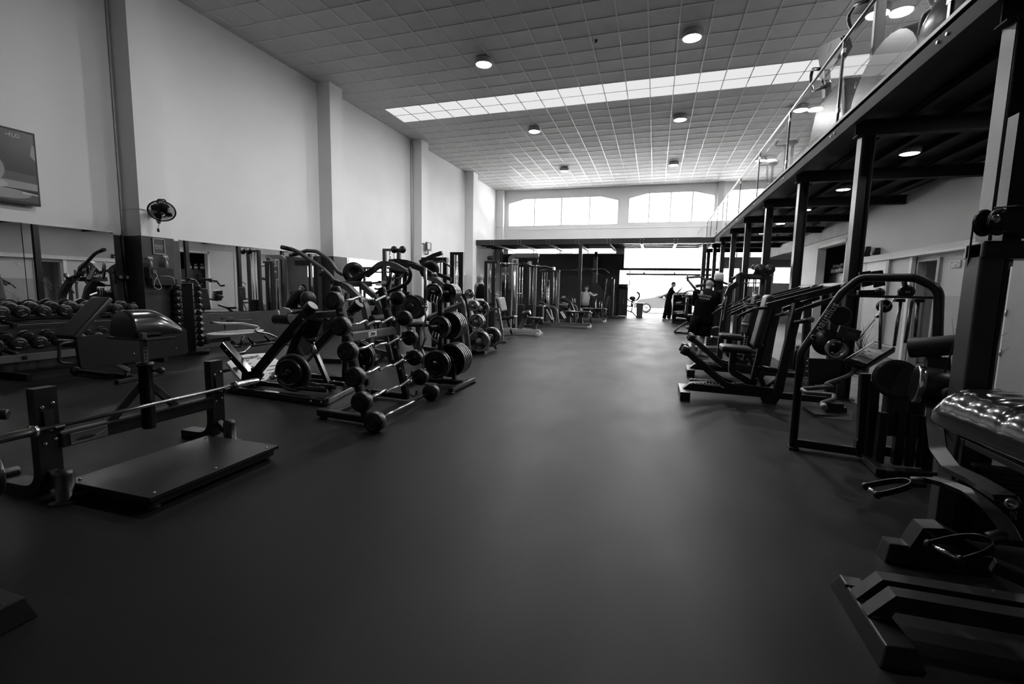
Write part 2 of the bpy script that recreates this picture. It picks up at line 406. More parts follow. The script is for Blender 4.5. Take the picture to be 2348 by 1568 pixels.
# garage opening: posts, cross beam, raised roller rails
b = mb().box(-1.95, -1.83, FY - .2, FY + .05, 0, 2.56, .01).box(-1.95, 3.05, FY - .2, FY - .02, 2.44, 2.57, .01).box(2.95, 3.1, FY - .2, FY + .05, 0, 3.3)
struct('door_1_frame', b, 'steel')
b = mb().box(-1.5, 3, FY - .12, FY - .04, 2.2, 2.29, .01)
for x in (-.6, .9, 2.2): b.box(x - .04, x + .04, FY - .12, FY - .04, 2.28, 2.36)
b.cyl((-1.3, FY - .3, 2.56), (-1.3, FY - .3, 1.6), .02, 8).cyl((2.2, FY - .3, 3.3), (2.2, FY - .3, 1.9), .025, 8)
struct('door_1', b, 'mid')
struct('trim_garage_fascia', mb().box(-1.65, 3, FY + .02, FY + .08, 3.9, 4.12), 'panel')

# right-hand wall under the mezzanine, with openings
wall_x('wall_right', 5.05, 5.2, -6.2, 20, 0, 6.9, [(15.3, 17.66, 0, 2.86), (10.72, 11.5, 0, 2.06)], 'grey')
wall_x('wall_right_upper', 5.05, 5.2, 20, FY, 3.1, 6.9, [], 'grey')
wall_x('wall_recess', 8.0, 8.2, 18, FY, 0, 3.6, [], 'white')
wall_y('wall_recess_side', 19.9, 20, 5.2, 8.1, 0, 3.6, [], 'white')
struct('ceiling_recess', mb().box(5.2, 8.1, 20, FY, 3.5, 3.6), 'white')
struct('trim_lintel', mb().box(4.98, 5.1, 14.6, FY, 3.08, 3.42, .01), 'conc')
struct('trim_lower_paint_3', mb().box(5.03, 5.06, -6.2, 10.7, 0, 1.39), 'dado')
struct('trim_lower_paint_4', mb().box(5.035, 5.06, 13.7, 15.25, 0, 1.39), 'dado')
# store room behind the wide opening, corridor behind the sliding doors
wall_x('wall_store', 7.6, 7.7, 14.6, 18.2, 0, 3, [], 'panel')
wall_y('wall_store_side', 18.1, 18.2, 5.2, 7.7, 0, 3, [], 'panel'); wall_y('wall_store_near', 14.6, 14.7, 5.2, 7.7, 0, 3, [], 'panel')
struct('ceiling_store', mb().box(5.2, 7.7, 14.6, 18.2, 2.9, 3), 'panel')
struct('door_2_frame', mb().box(5.0, 5.24, 15.22, 15.31, 0, 2.94, .005).box(5.0, 5.24, 17.65, 17.74, 0, 2.94, .005).box(5.0, 5.24, 15.22, 17.74, 2.85, 2.94, .005), 'white')
wall_x('wall_corridor', 6.3, 6.4, 10, 12.4, 0, 3, [], 'grey'); wall_y('wall_corridor_side', 10.4, 10.5, 5.2, 6.4, 0, 3, [], 'grey'); wall_y('wall_corridor_end', 11.8, 11.9, 5.2, 6.4, 0, 3, [], 'white')
struct('ceiling_corridor', mb().box(5.2, 6.4, 10, 12.4, 2.5, 2.6), 'white')
struct('door_3', mb().box(6.26, 6.3, 10.6, 11.15, 0, 1.92, .004), 'panel')
b = mb().box(4.88, 5.05, 8.9, 13.97, 2.17, 2.31, .006)
struct('trim_door_rail', b, 'white')
t = thing('sliding_door', (4.97, 13.1, 0), 'white sliding door leaf hung under the long white rail beside the steel column', 'door', 'sliding doors under the rail')
obj('leaf', mb().box(4.95, 4.99, 12.6, 13.66, .01, 2.18, .004), 'wood', t)
obj('stile', mb().box(4.93, 5.0, 12.47, 12.6, .01, 2.18, .004), 'dado', t); obj('pull', mb().box(4.93, 4.95, 12.68, 12.72, 1, 1.2, .004), 'alu', t)
t = thing('sliding_door', (4.99, 12, 0), 'grey sliding door leaf with a pale edge stile, next to the open corridor', 'door', 'sliding doors under the rail')
obj('leaf', mb().box(4.99, 5.02, 11.66, 12.48, .01, 2.16, .004), 'grey', t); obj('stile', mb().box(4.96, 5.03, 11.55, 11.66, .01, 2.18, .004), 'white', t)
struct('trim_jamb', mb().box(5.0, 5.06, 10.66, 10.74, 0, 2.1, .004).box(5.0, 5.06, 13.72, 13.86, 0, 2.18, .004), 'dado')
b = mb().box(5.02, 5.06, 7.85, 8.86, 0, 2.06, .004)
struct('door_4_frame', b, 'white')
b = struct('door_4', mb().box(5.0, 5.035, 7.92, 8.78, .01, 2.0, .004), 'dado')
obj('hinge', mb().cyl((4.99, 8.76, .5), (4.99, 8.76, .6), .012, 8).cyl((4.99, 8.76, 1.1), (4.99, 8.76, 1.2), .012, 8), 'alu', b)
t = thing('sign', (5.04, 10.235, 1.89), 'small framed WC sign on the grey wall beside the sliding doors', 'sign')
obj('plate', mb().box(5.03, 5.05, 10.1, 10.37, 1.89, 2.01, .003), 'dado', t)
obj('frame', mb().bar((5.03, 10.1, 1.895), (5.03, 10.37, 1.895), .02, .012).bar((5.03, 10.1, 2.005), (5.03, 10.37, 2.005), .02, .012).bar((5.03, 10.1, 1.89), (5.03, 10.1, 2.01), .012, .02).bar((5.03, 10.37, 1.89), (5.03, 10.37, 2.01), .012, .02), 'white', t)
text('lettering', 'WC', (5.026, 10.18, 1.95), (0, -1, 0), Z, .1, 'white', t)
for k in (0, 1):
    y = 10.32 - .045 * k; obj('pictogram', mb().box(5.024, 5.03, y - .012, y + .012, 1.905, 1.965).ball((5.028, y, 1.982), .011, 6), 'white', t)
for y, h, w in ((13.85, .25, 'tall wall-mounted speaker box above the end of the sliding-door rail'), (13.32, .17, 'small wall dispenser with a pale tag above the sliding-door rail')):
    t = thing('speaker' if h > .2 else 'dispenser', (4.98, y, 2.32), w, 'wall box'); obj('case', mb().hexa([(4.9, y - .06, 2.33), (5.05, y - .07, 2.33), (5.05, y + .07, 2.33), (4.9, y + .06, 2.33), (4.95, y - .05, 2.33 + h), (5.05, y - .06, 2.33 + h), (5.05, y + .06, 2.33 + h), (4.95, y + .05, 2.33 + h)], .008), 'steel', t)
    if h < .2: obj('tag', mb().box(4.885, 4.9, y - .03, y + .03, 2.34, 2.41), 'paper', t)
# supplement shelf in the store room
CB = (5.4,18.16,2.038), (5.4,16.23,1.972)
t = thing('cabinet', (5.6, 16.1, 0), 'black cabinet inside the dark store-room opening', 'cabinet')
obj('body', mb().box(5.42, 5.85, CB[1][1], CB[0][1], 0, CB[0][2], .006), 'steel', t); cm = (CB[0][1] + CB[1][1]) / 2
obj('door', mb().box(5.4, 5.42, CB[1][1] + .03, cm - .01, .1, CB[0][2] - .05, .004), 'frame', t); obj('door', mb().box(5.4, 5.42, cm + .01, CB[0][1] - .03, .1, CB[0][2] - .05, .004), 'frame', t)
CZ_ = CB[0][2]
for k, (y, r, h) in enumerate((((5.5,17.05,2.02)[1], .1, .31), ((5.5,17.38,2.031)[1], .085, .28), ((5.5,17.73,2.044)[1], .1, .3), ((5.5,18.24,2.062)[1], .065, .22))):
    t = thing('bottle', (5.55, y, CZ_), ['bulky supplement bottle at the column side of the cabinet top', 'middle supplement bottle on the black cabinet', 'supplement bottle with a rounded cap on the black cabinet', 'slim pale bottle apart from the others on the black cabinet'][k], 'bottle', 'bottles on the black cabinet')
    obj('body', mb().lathe((5.55, y, CZ_), Z, [(r * .9, 0), (r, .02), (r, h * .6), (r * .6, h * .72), (r * .6, h * .75)], 16), 'mid' if k < 3 else 'pale', t)
    obj('cap', mb().lathe((5.55, y, CZ_ + h * .75), Z, [(r * .65, 0), (r * .7, .02), (r * .62, h * .25)], 16), 'light', t)
    obj('label', mb().lathe((5.55, y, CZ_ + h * .15), Z, [(r + .002, 0), (r + .002, h * .35)], 16), 'letter', t)

# ================================================================ MEZZANINES
MX = 2.43
struct('slab_mezzanine', mb().box(2.3, 5.05, -6.2, FY, 3.6, 3.7), 'matte')
CY = [-.7, 1.9, 4.5, 7.1, 9.7, 12.3, 14.87, 17.4, 20, 22.6, 25.2]
def ibeam(b, p, q, w, h, t=.012, up=Z):
    p, q, up = V(p), V(q), V(up); a = (q - p).normalized().cross(up).normalized(); u = a.cross((q - p).normalized())
    for s in (-1, 1): b.bar(p + u * (h / 2 - t / 2) * s, q + u * (h / 2 - t / 2) * s, w, t, .001, up)
    return b.bar(p, q, t, h - t, .001, up)
for i, y in enumerate(CY):
    struct('column_%d' % (i + 1), ibeam(mb(), (MX, y, 0), (MX, y, 3.35), .15, .15, .012, (1, 0, 0)).box(MX - .12, MX + .12, y - .12, y + .12, 0, .015), 'frame')
    struct('beam_joist_%d' % (i + 1), ibeam(mb(), (2.3, y, 3.43), (5.05, y, 3.43), .14, .19), 'matte')
for i, x in enumerate((2.85, 3.3, 3.75, 4.2, 4.65)):
    struct('beam_purlin_%d' % (i + 1), ibeam(mb(), (x, -6, 3.55), (x, FY, 3.55), .07, .11, .008), 'matte')
b = mb().box(2.25, 2.275, -6.2, FY, 3.5, 3.64).box(2.25, 2.34, -6.2, FY, 3.49, 3.502).box(2.25, 2.34, -6.2, FY, 3.628, 3.64)
struct('beam_edge', b, 'matte')
struct('trim_edge_channel', mb().box(2.235, 2.31, -6.2, FY, 3.66, 3.7, .003), 'dim')
PY = [2.55, 5.15, 7.75, 10.4, 13.1, 15.75, 18.4, 21.1, 23.3, 25.1]
t = thing('glass_balustrade', (2.28, 11, 3.7), 'frameless-looking glass balustrade with steel posts along the mezzanine edge', 'railing')
obj('handrail', mb().tube([(2.28, -6, 4.8), (2.28, 25.1, 4.8)], .024, n=12), 'brushed', t)
for i, y in enumerate(PY):
    p = obj('post', mb().bar((2.28, y, 3.68), (2.28, y, 4.79), .05, .03, .003, (1, 0, 0)), 'steel', t)
    for z in (3.85, 4.62): obj('clamp', mb().box(2.262, 2.298, y - .045, y + .045, z, z + .06, .004), 'alu', p)
    y0 = PY[i - 1] if i else -6
    obj('glass_panel', mb().box(2.275, 2.285, y0 + .035, y - .035, 3.72, 4.75), 'glass', t)
    for d in (-.07, .07): obj('bolt', mb().cyl((2.235, y + d, 3.57), (2.26, y + d, 3.57), .014, 10), 'alu', t)
for i, y in enumerate((3.6, 6.2, 8.7, 11.3, 13.8, 16.3, 18.8, 21.05)):
    t = thing('downlight', (3.7, y, 3.5), 'round flush downlight under the mezzanine, %s one from the viewpoint' % NTH[i], 'downlight', 'downlights under the mezzanine')
    obj('rim', mb().lathe((3.55, y, 3.5), (0, 0, -1), [(.14, -.1), (.14, 0), (.12, .008), (.118, 0)], 24), 'tube', t)
    obj('diffuser', mb().lathe((3.55, y, 3.497), (0, 0, -1), [(.119, 0), (.11, .006)], 24), 'spot', t)
# cross mezzanine in front of the far wall
struct('slab_cross_mezzanine', mb().box(-8.85, 2.3, 21.35, FY, 3.6, 3.66), 'steel')
b = ibeam(mb(), (-8.95, 21.4, 3.54), (2.25, 21.4, 3.54), .14, .24)
b.box(-8.95, 2.25, 21.32, 21.335, 3.42, 3.66)
struct('beam_cross_front', b, 'frame')
b = mb()
BX = [-8.88, -7.54, -6.2, -4.84, -3.47, -2.08, -.66, .73]
for x in BX:
    for d in (-.07, .07):
        for z in (3.48, 3.59): b.cyl((x + d, 21.322, z), (x + d, 21.305, z), .014, 8)
struct('trim_bolts', b, 'alu')
for i, x in enumerate(BX): struct('beam_cross_joist_%d' % (i + 1), ibeam(mb(), (x, 21.4, 3.5), (x, FY, 3.5), .12, .2), 'frame')
for i in range(4): struct('beam_cross_purlin_%d' % (i + 1), ibeam(mb(), (-8.7, 22.1 + .8 * i, 3.56), (2.3, 22.1 + .8 * i, 3.56), .07, .12, .008), 'frame')
struct('beam_cross_end', ibeam(mb(), (1.9, 21.4, 3.42), (1.9, FY, 3.42), .14, .24), 'mid')
for i, (x, y) in enumerate(((-8.6, 21.45), (-3.33, 21.45), (1.9, 21.45), (-8.3, 25.2), (-3.08, 25.2))):
    struct('column_%d' % (i + 12), ibeam(mb(), (x, y, 0), (x, y, 3.4), .16, .16, .012, (1, 0, 0)), 'frame')

# conduits and small fittings on the pale wall
struct('trim_conduit_1', mb(LW).tube([(.025, 6.05, 6.7), (.025, 6.05, 2.5), (.03, 6.05, 2.17)], .012, n=8).tube([(.03, 6.06, 2.62), (.44, 6.06, 2.62), (.44, 6.2, 2.62)], .008, .02, n=8), 'grey')
struct('trim_conduit_2', mb(LW).tube([(.03, 16.0, 6.7), (.03, 16.0, 2.1)], .03, n=10).tube([(.05, 16.02, 6.7), (.05, 16.02, 2.1)], .018, n=8).tube([(.44, 16.06, 3.0), (.44, 16.5, 3.0)], .012, n=8), 'grey')
struct('trim_conduit_3', mb(LW).tube([(.03, 25.15, 4.75), (.4, 25.1, 4.75), (.4, 25.1, 3.3)], .015, .05, n=8), 'grey')

# ================================================================ SHARED KIT
def bolt(parent, p, ax, r=.012, m='chrome'):
    p, ax = V(p), V(ax).normalized(); return obj('bolt', mb().lathe(p, ax, [(r, 0), (r, .004), (r * .7, .009), (r * .2, .01)], 12), m, parent)
def weight_plate(name, R, t, rim='plate', face='plate', hub='plate'):
    """disc lying along local Y: an outer rim with a recessed face, bore and grip slots"""
    r = thing(name, (0, 0, 0), 'x', 'weight plate')
    b = mb().lathe((0, -t / 2, 0), (0, 1, 0), [(R * .8, t * .22), (R * .82, 0), (R * .97, 0), (R, t * .15), (R, t * .85), (R * .97, t), (R * .82, t), (R * .8, t * .78)], 40)
    obj('rim', b, rim, r)
    b = mb()
    for k in range(3):
        a0, a1 = k * 2 * PI / 3 + .35, (k + 1) * 2 * PI / 3 - .35
        for i in range(8):
            u, w = a0 + (a1 - a0) * i / 8, a0 + (a1 - a0) * (i + 1) / 8
            c = [(math.sin(q) * rr, y, math.cos(q) * rr) for y in (-t * .28, t * .28) for q, rr in ((u, R * .28), (w, R * .28), (w, R * .46), (u, R * .46))]; b.hexa(c)
        u0, u1 = a1, a1 + .7
        for i in range(4):
            u, w = u0 + (u1 - u0) * i / 4, u0 + (u1 - u0) * (i + 1) / 4
            b.hexa([(math.sin(q) * rr, y, math.cos(q) * rr) for y in (-t * .3, t * .3) for q, rr in ((u, R * .28), (w, R * .28), (w, R * .8), (u, R * .8))])
    b.lathe((0, -t * .22, 0), (0, 1, 0), [(R * .46, 0), (R * .81, 0), (R * .81, t * .44), (R * .46, t * .44), (R * .46, 0)], 36)
    obj('web', b, face, r)
    obj('hub', mb().lathe((0, -t * .5, 0), (0, 1, 0), [(.026, 0), (R * .3, 0), (R * .32, t * .2), (R * .32, t * .8), (R * .3, t), (.026, t), (.026, 0)], 24), hub, r)
    return r
def numerals(parent, s, o, right, size=.04, m='letter', up=Z): return text('numeral', s, o, right, up, size, m, parent, .001)

# ================================================================ HIP THRUST BENCH, NEAR LEFT
t = thing('hip_thrust_bench', (-3.55, 2.44, 0), 'low black hip-thrust bench carrying a barbell, with a steel foot platform in front', 'exercise bench')
for y in (1.855, 3.03):
    u = obj('upright', mb().strip([(-3.585, y, .70), (-3.585, y, .035), (-3.93, y, .035)], (0, 1, 0), .115, .07, .3), 'steel', t)
    for z in (.59, .36):
        for d in (-.025, .03): obj('bolt', mb().lathe((-3.55, y + d, z + d * .3), (1, 0, 0), [(.012, 0), (.012, .005), (.007, .01), (.002, .011)], 10), 'chrome', u)
    obj('hook', mb().strip([(-3.545, y + .0, .56), (-3.535, y, .44), (-3.47, y, .435), (-3.44, y, .47)], (0, 1, 0), .05, .012, .02), 'frame', t)
    obj('stub_post', mb().lathe((-3.43, y - .01, .0), Z, [(.085, 0), (.085, .008), (.047, .012), (.047, .17), (.04, .19), (.02, .197), (.001, .198)], 20), 'steel', t)
    obj('bracket', mb().bar((-3.57, y, .17), (-3.45, y, .07), .05, .04), 'frame', t)
obj('crossbeam', mb().box(-3.6, -3.53, 1.9, 2.985, .302, .402, .012), 'steel', t)
p = obj('name_plate', mb().box(-3.53, -3.524, 1.945, 2.16, .312, .385, .003), 'brushed', t)
obj('emblem', mb().prism([(-3.523, 2.03 + .055 * math.cos(a * PI / 8), .338 + .012 * math.sin(a * PI / 8)) for a in range(16)], (.002, 0, 0)), 'ink', p)
obj('emblem', mb().strip([(-3.5225, 1.95, .32), (-3.5225, 2.05, .322), (-3.5225, 2.16, .36)], (1, 0, 0), .002, .004, .08), 'chrome', p)
obj('post', mb().lathe((-3.53, 2.435, .285), Z, [(.04, 0), (.044, .006), (.044, .46), (.052, .462), (.052, .49), (.03, .492)], 24), 'steel', t)
pp = obj('ladder', mb().bar((-3.53, 2.435, .7), (-3.53, 2.435, .99), .034, .034, .003), 'mid', t)
for k in range(7): obj('hole', mb().cyl((-3.514, 2.435, .8 + .025 * k), (-3.511, 2.435, .8 + .025 * k), .007, 8), 'ink', pp)
obj('knob', mb().cyl((-3.49, 2.45, .715), (-3.44, 2.47, .715), .01, 10).ball((-3.43, 2.475, .715), .026, 8), 'rubber', t)
for y in (2.28, 2.6): obj('strut', mb().bar((-3.55, 2.435 + (y - 2.435) * .15, .62), (-3.575, y + (y - 2.435) * .5, .38), .03, .05, .004), 'steel', t)
R = []
for k in range(15):
    y = 2.41 + .36 * k / 14; e = (.96 if k == 0 else 1) * (1 if k < 6 else 1 - .62 * ((k - 6) / 8) ** 2.0)
    h = .185 * e; w = .13 * (.94 + .06 * e)
    R.append([V((-3.7 + w * math.cos(a * PI / 9), y, .968 + (h if a <= 9 else .02) * math.sin(a * PI / 9))) for a in range(18)])
obj('pad', mb().loft(R, True, True), 'gvinyl', t, 'glossy domed back pad')
obj('pad_mount', mb().box(-3.85, -3.45, 2.4, 2.62, .935, .952, .003), 'steel', t)
p = obj('foot_platform', mb().box(-3.5, -2.77, 1.885, 2.87, .075, .1, .003).box(-3.48, -2.79, 1.91, 2.84, .03, .076, .004), 'rubber', t)
for x, y in ((-3.44, 1.93), (-2.81, 1.94), (-2.81, 2.35), (-2.81, 2.79), (-3.44, 2.8)): bolt(p, (x, y, .1), Z, .009)
for x, y in ((-2.83, 1.95), (-2.83, 2.8), (-3.44, 1.95), (-3.44, 2.8)): obj('foot', mb().cyl((x, y, 0), (x, y, .032), .03, 14), 'mid', p)
for y in (1.86, 3.02): obj('link_arm', mb().bar((-3.43, y, .03), (-3.3, 1.98 if y < 2 else 2.8, .045), .05, .03), 'steel', t)

b = thing('barbell', (-3.47, 2.44, .45), 'worn steel barbell without plates resting across the hip-thrust bench', 'barbell')
obj('shaft', mb().cyl((-3.472, 1.74, .466), (-3.472, 3.14, .473), .0135, 14), 'brushed', b)
for s, y in ((-1, 1.745), (1, 3.125)):
    z = .466 if s < 0 else .473
    obj('sleeve', mb().lathe((-3.472, y, z), (0, s, 0), [(.016, -.01), (.037, -.008), (.037, .018), (.027, .02), (.026, .025), (.026, .245), (.022, .25), (.001, .25)], 24), 'chrome', b)

# a second bench, cut by the frame at the left
t = thing('flat_bench', (-2.9, 1.0, 0), 'partly seen plate-loaded machine at the near left edge, showing only its foot and a loaded peg', 'exercise machine')
obj('foot', mb().hexa([(-2.7, .4, 0), (-2.33, .4, 0), (-2.33, 1.13, 0), (-2.7, 1.13, 0), (-2.7, .4, .1), (-2.345, .4, .1), (-2.345, 1.1, .1), (-2.7, 1.1, .1)], .006), 'frame', t)
obj('brace', mb().strip([(-2.53, .3, .42), (-2.53, .9, .3), (-2.53, 1.03, .1)], (1, 0, 0), .14, .09, .05), 'frame', t)
obj('peg', mb().lathe((-3.05, 1.0, .42), (.2, 1, 0), [(.026, 0), (.026, .42), (.02, .43), (.001, .43)], 18), 'steel', t)
obj('foot_step', mb().hexa([(-2.75, .5, .09), (-2.36, .5, .09), (-2.36, 1.05, .09), (-2.75, 1.05, .09), (-2.75, .5, .24), (-2.4, .5, .24), (-2.4, .98, .24), (-2.75, .98, .24)], .006), 'frame', t)
obj('post', mb().bar((-3.0, .95, 0), (-2.98, .95, .95), .08, .08), 'frame', t)
obj('pin', mb().cyl((-3.3,1.486,0.654), (-3.25,1.534,0.644), .028, 16, .008), 'rubber', t)
PL20 = weight_plate('weight_plate', .2, .045)
PL20.location = (-3.0, 1.27, .42); PL20.scale = (.6, 1, .6); PL20.rotation_euler = (0, 0, -.2)
tag(PL20, 'black plate on the peg of the machine cut off by the near left edge', 'weight plate', 'plates on the machine at the near left edge')
dup(PL20, (-2.99, 1.33, .42), None, 'outer smaller black plate on the peg at the near left edge', None, (.5, 1, .5))

# ================================================================ ADJUSTABLE BENCH BEHIND IT
t = thing('abdominal_bench', (-7.1, 4.6, 0), 'black adjustable bench with a raised backrest and wide side shroud, in front of the dumbbells', 'exercise bench')
sh = [(3.98, .27), (3.96, .62), (4.0, .655), (4.5, .66), (4.72, .74), (5.36, .68), (5.41, .63), (5.42, .29), (5.38, .25), (4.02, .235)]
p = obj('shroud', mb().prism([(-6.9, y, z) for y, z in sh], (-.05, 0, 0), .006), 'steel', t)
for y, z in ((4.62, .56), (4.62, .36), (5.2, .6), (5.22, .36)): bolt(p, (-6.9, y, z), (1, 0, 0), .014)
obj('seat_pad', mb().pad((-7.15, 3.96, .55), (-7.15, 5.3, .6), .36, .09, Z, .03), 'vinyl', t)
obj('backrest', mb().pad((-7.08, 3.95, .63), (-7.1, 4.42, 1.13), .33, .075, Z, .03), 'vinyl', t)
obj('rear_foot', mb().bar((-7.95, 4.55, .05), (-7.2, 4.5, .05), .07, .06), 'frame', t)
obj('base_foot', mb().bar((-6.75, 4.28, .03), (-6.9, 5.0, .03), .06, .05).bar((-6.9, 4.62, .03), (-7.4, 4.62, .03), .06, .05), 'frame', t)
q = obj('ladder', mb().bar((-7.02, 4.6, .03), (-7.02, 4.55, .5), .05, .04), 'mid', t)
for k in range(4): obj('hole', mb().cyl((-6.998, 4.596 - .005 * k, .1 + .05 * k), (-6.994, 4.596 - .005 * k, .1 + .05 * k), .009, 8), 'ink', q)
obj('link', mb().bar((-7.0, 4.2, .4), (-6.98, 4.6, .12), .04, .05), 'brushed', t)
obj('wheel', mb().cyl((-7.98, 4.52, .06), (-7.92, 4.52, .06), .06, 18, .01), 'rubber', t)
obj('handle', mb().tube([(-6.93, 3.97, .6), (-6.93, 3.8, .58), (-6.93, 3.78, .35), (-6.93, 3.95, .32)], .018, .05, 8), 'rubber', t)

# ================================================================ DUMBBELL RACK
t = thing('dumbbell_rack', lw(.6, 4.3, 0), 'two-tier black dumbbell rack standing along the wall mirrors', 'rack')
for z, x in ((.82, .55), (.42, .68)):
    for d in (.04, .34): obj('rail', mb(LW).bar((x + d, 2.0, z - (d - .04) * .35), (x + d, 5.92, z - (d - .04) * .35), .05, .06), 'frame', t)
obj('shelf_lip', mb(LW).box(1.06, 1.09, 2.0, 5.92, .26, .36, .004), 'mid', t)
for y in (2.05, 4.05, 5.86):
    obj('upright', mb(LW).strip([(1.15, y, .05), (.5, y, .05), (.42, y, 1.0)], (0, 1, 0), .06, .08, .04), 'frame', t)
    obj('bracket', mb(LW).bar((.45, y, .83), (.95, y, .74), .05, .05).bar((.46, y, .43), (1.1, y, .31), .05, .05), 'frame', t)
def dumbbell(R, L):
    r = thing('dumbbell', (0, 0, 0), 'x', 'dumbbell')
    for s in (-1, 1):
        h = obj('head', mb().lathe((s * L * .28, 0, 0), (s, 0, 0), [(R * .6, 0), (R * .96, .008), (R, .02), (R, L * .2), (R * .94, L * .235), (R * .6, L * .245), (.001, L * .245)], 28), 'rubber', r)
        x = s * (L * .28 + L * .245 + .001)
        if s > 0:
            obj('dot', mb().lathe((x, 0, 0), (1, 0, 0), [(R * .2, 0), (R * .2, .002)], 16), 'brushed', h)
            for k in (-1, 1): obj('bar_mark', mb().box(x - .001, x + .002, -R * .35, R * .35, k * R * .42 - .005, k * R * .42 + .005), 'light', h)
            numerals(h, '10', (x + .003, 0, 0), (0, 1, 0), R * .3, 'ink')
    obj('grip', mb().lathe((-L * .29, 0, 0), (1, 0, 0), [(.015, 0), (.015, L * .15), (.018, L * .29), (.015, L * .43), (.015, L * .58)], 14), 'chrome', r)
    return r
D0 = dumbbell(.095, .36); first = True
for tier, (x0, z, ys, w) in enumerate(((.73, .935, [2.55 + .232 * k for k in range(14)], 'upper'), (.88, .525, [2.62 + .232 * k for k in range(14)], 'lower'))):
    for k, y in enumerate(ys):
        y += random.uniform(-.01, .01); s = 1.06 - .012 * k
        rot = (random.uniform(-.6, .6), (.16 if tier == 0 else .2), -.02 + random.uniform(-.05, .05))
        lab = 'round-headed black dumbbell, %s from the notice pillar on the %s tier' % (NTH[len(ys) - 1 - k], w)
        if first: D0.location = lw(x0, y, z); D0.rotation_euler = rot; D0['label'] = lab; D0['group'] = 'dumbbells on the %s tier' % w; first = False
        else: dup(D0, lw(x0, y, z), rot, lab, 'dumbbells on the %s tier' % w, (s, s, s))

# ================================================================ NOTICE PILLAR, FAN, TELEVISION
def fr(name, lab, cat, x, y0, y1, z0, z1, w, m1, m2):
    t = thing(name, lw(x, (y0 + y1) / 2, z0), lab, cat)
    q = obj('frame', mb(LW).bar((x, y0, z0 + w / 2), (x, y1, z0 + w / 2), w, .02, 0, (1, 0, 0)).bar((x, y0, z1 - w / 2), (x, y1, z1 - w / 2), w, .02, 0, (1, 0, 0)).bar((x, y0 + w / 2, z0), (x, y0 + w / 2, z1), w, .02, 0, (1, 0, 0)).bar((x, y1 - w / 2, z0), (x, y1 - w / 2, z1), w, .02, 0, (1, 0, 0)), m1, t)
    obj('sheet', mb(LW).box(x - .008, x, y0 + w * .6, y1 - w * .6, z0 + w * .6, z1 - w * .6), m2, t); return t
t = fr('notice', 'small silver-framed dark notice high on the dark pillar', 'notice', .46, 6.245, 6.46, 1.855, 2.135, .016, 'light', 'panel')
for k, s in enumerate(('EQUIPAMENTO DE', 'PESO LIVRE SÓ', 'NESTA ZONA')): text('lettering', s, lw(.463, 6.352, 2.01 - .028 * k), (.02, 1, 0), Z, .02, 'letter', t)
t = thing('cleaning_shelf', lw(.5, 6.3, 1.35), 'small black wall box on the notice pillar holding spray bottles', 'wall box')
obj('body', mb(LW).box(.45, .57, 6.08, 6.52, 1.42, 1.615, .004), 'steel', t); obj('drawer', mb(LW).box(.45, .6, 6.1, 6.56, 1.3, 1.42, .004), 'frame', t)
obj('outlet', mb(LW).box(.57, .585, 6.13, 6.2, 1.5, 1.57, .004), 'mid', t)
def spray(y, h, w, lab):
    t = thing('spray_bottle', lw(.51, y, 1.615), lab, 'bottle', 'spray bottles on the pillar shelf'); o = lw(.51, y, 1.615)
    obj('body', mb().lathe(o, Z, [(w * .9, 0), (w, .01), (w, h * .35), (w * .75, h * .55), (w * .3, h * .68), (w * .3, h * .72)], 14), 'clearp', t)
    obj('trigger', mb().cyl(o + V((0, 0, h * .7)), o + V((0, 0, h * .82)), .013, 10).bar(o + V((-.02, -.03, h * .88)), o + V((.0, .045, h * .88)), .022, .03, .004).bar(o + V((0, .03, h * .84)), o + V((0, .05, h * .66)), .012, .01, .002), 'pale', t)
spray(6.15, .19, .034, 'squat clear spray bottle on the pillar shelf, trigger head showing')
spray(6.42, .24, .038, 'taller clear spray bottle at the far end of the pillar shelf')
solo('cable', mb(LW).tube([(.58, 6.17, 1.53), (.6, 6.2, 1.46), (.6, 6.14, 1.37), (.6, 6.12, 1.27), (.6, 6.2, 1.22), (.6, 6.26, 1.25), (.6, 6.22, 1.36), (.6, 6.2, 1.42)], .0045, .03, 8).tube([(.6, 6.24, 1.46), (.62, 6.38, 1.47), (.64, 6.45, 1.44), (.64, 6.47, 1.33)], .0045, .04, 8), 'pale', 'white charging cable looping from the outlet on the pillar shelf', 'cable')
t = thing('junction_box', lw(.05, 5.98, 1.4), 'small grey junction box on the side of the notice pillar', 'junction box')
obj('body', mb(LW).box(.03, .09, 5.9, 6.06, 1.4, 1.46, .008), 'light', t); obj('cover', mb(LW).box(.085, .095, 5.95, 6.01, 1.395, 1.465, .003), 'ink', t)
obj('cord', mb(LW).tube([(.05, 6.0, 2.17), (.06, 6.02, 1.46)], .01, n=8).tube([(.06, 6.0, 1.4), (.05, 6.02, .8)], .012, n=8), 'rubber', t)
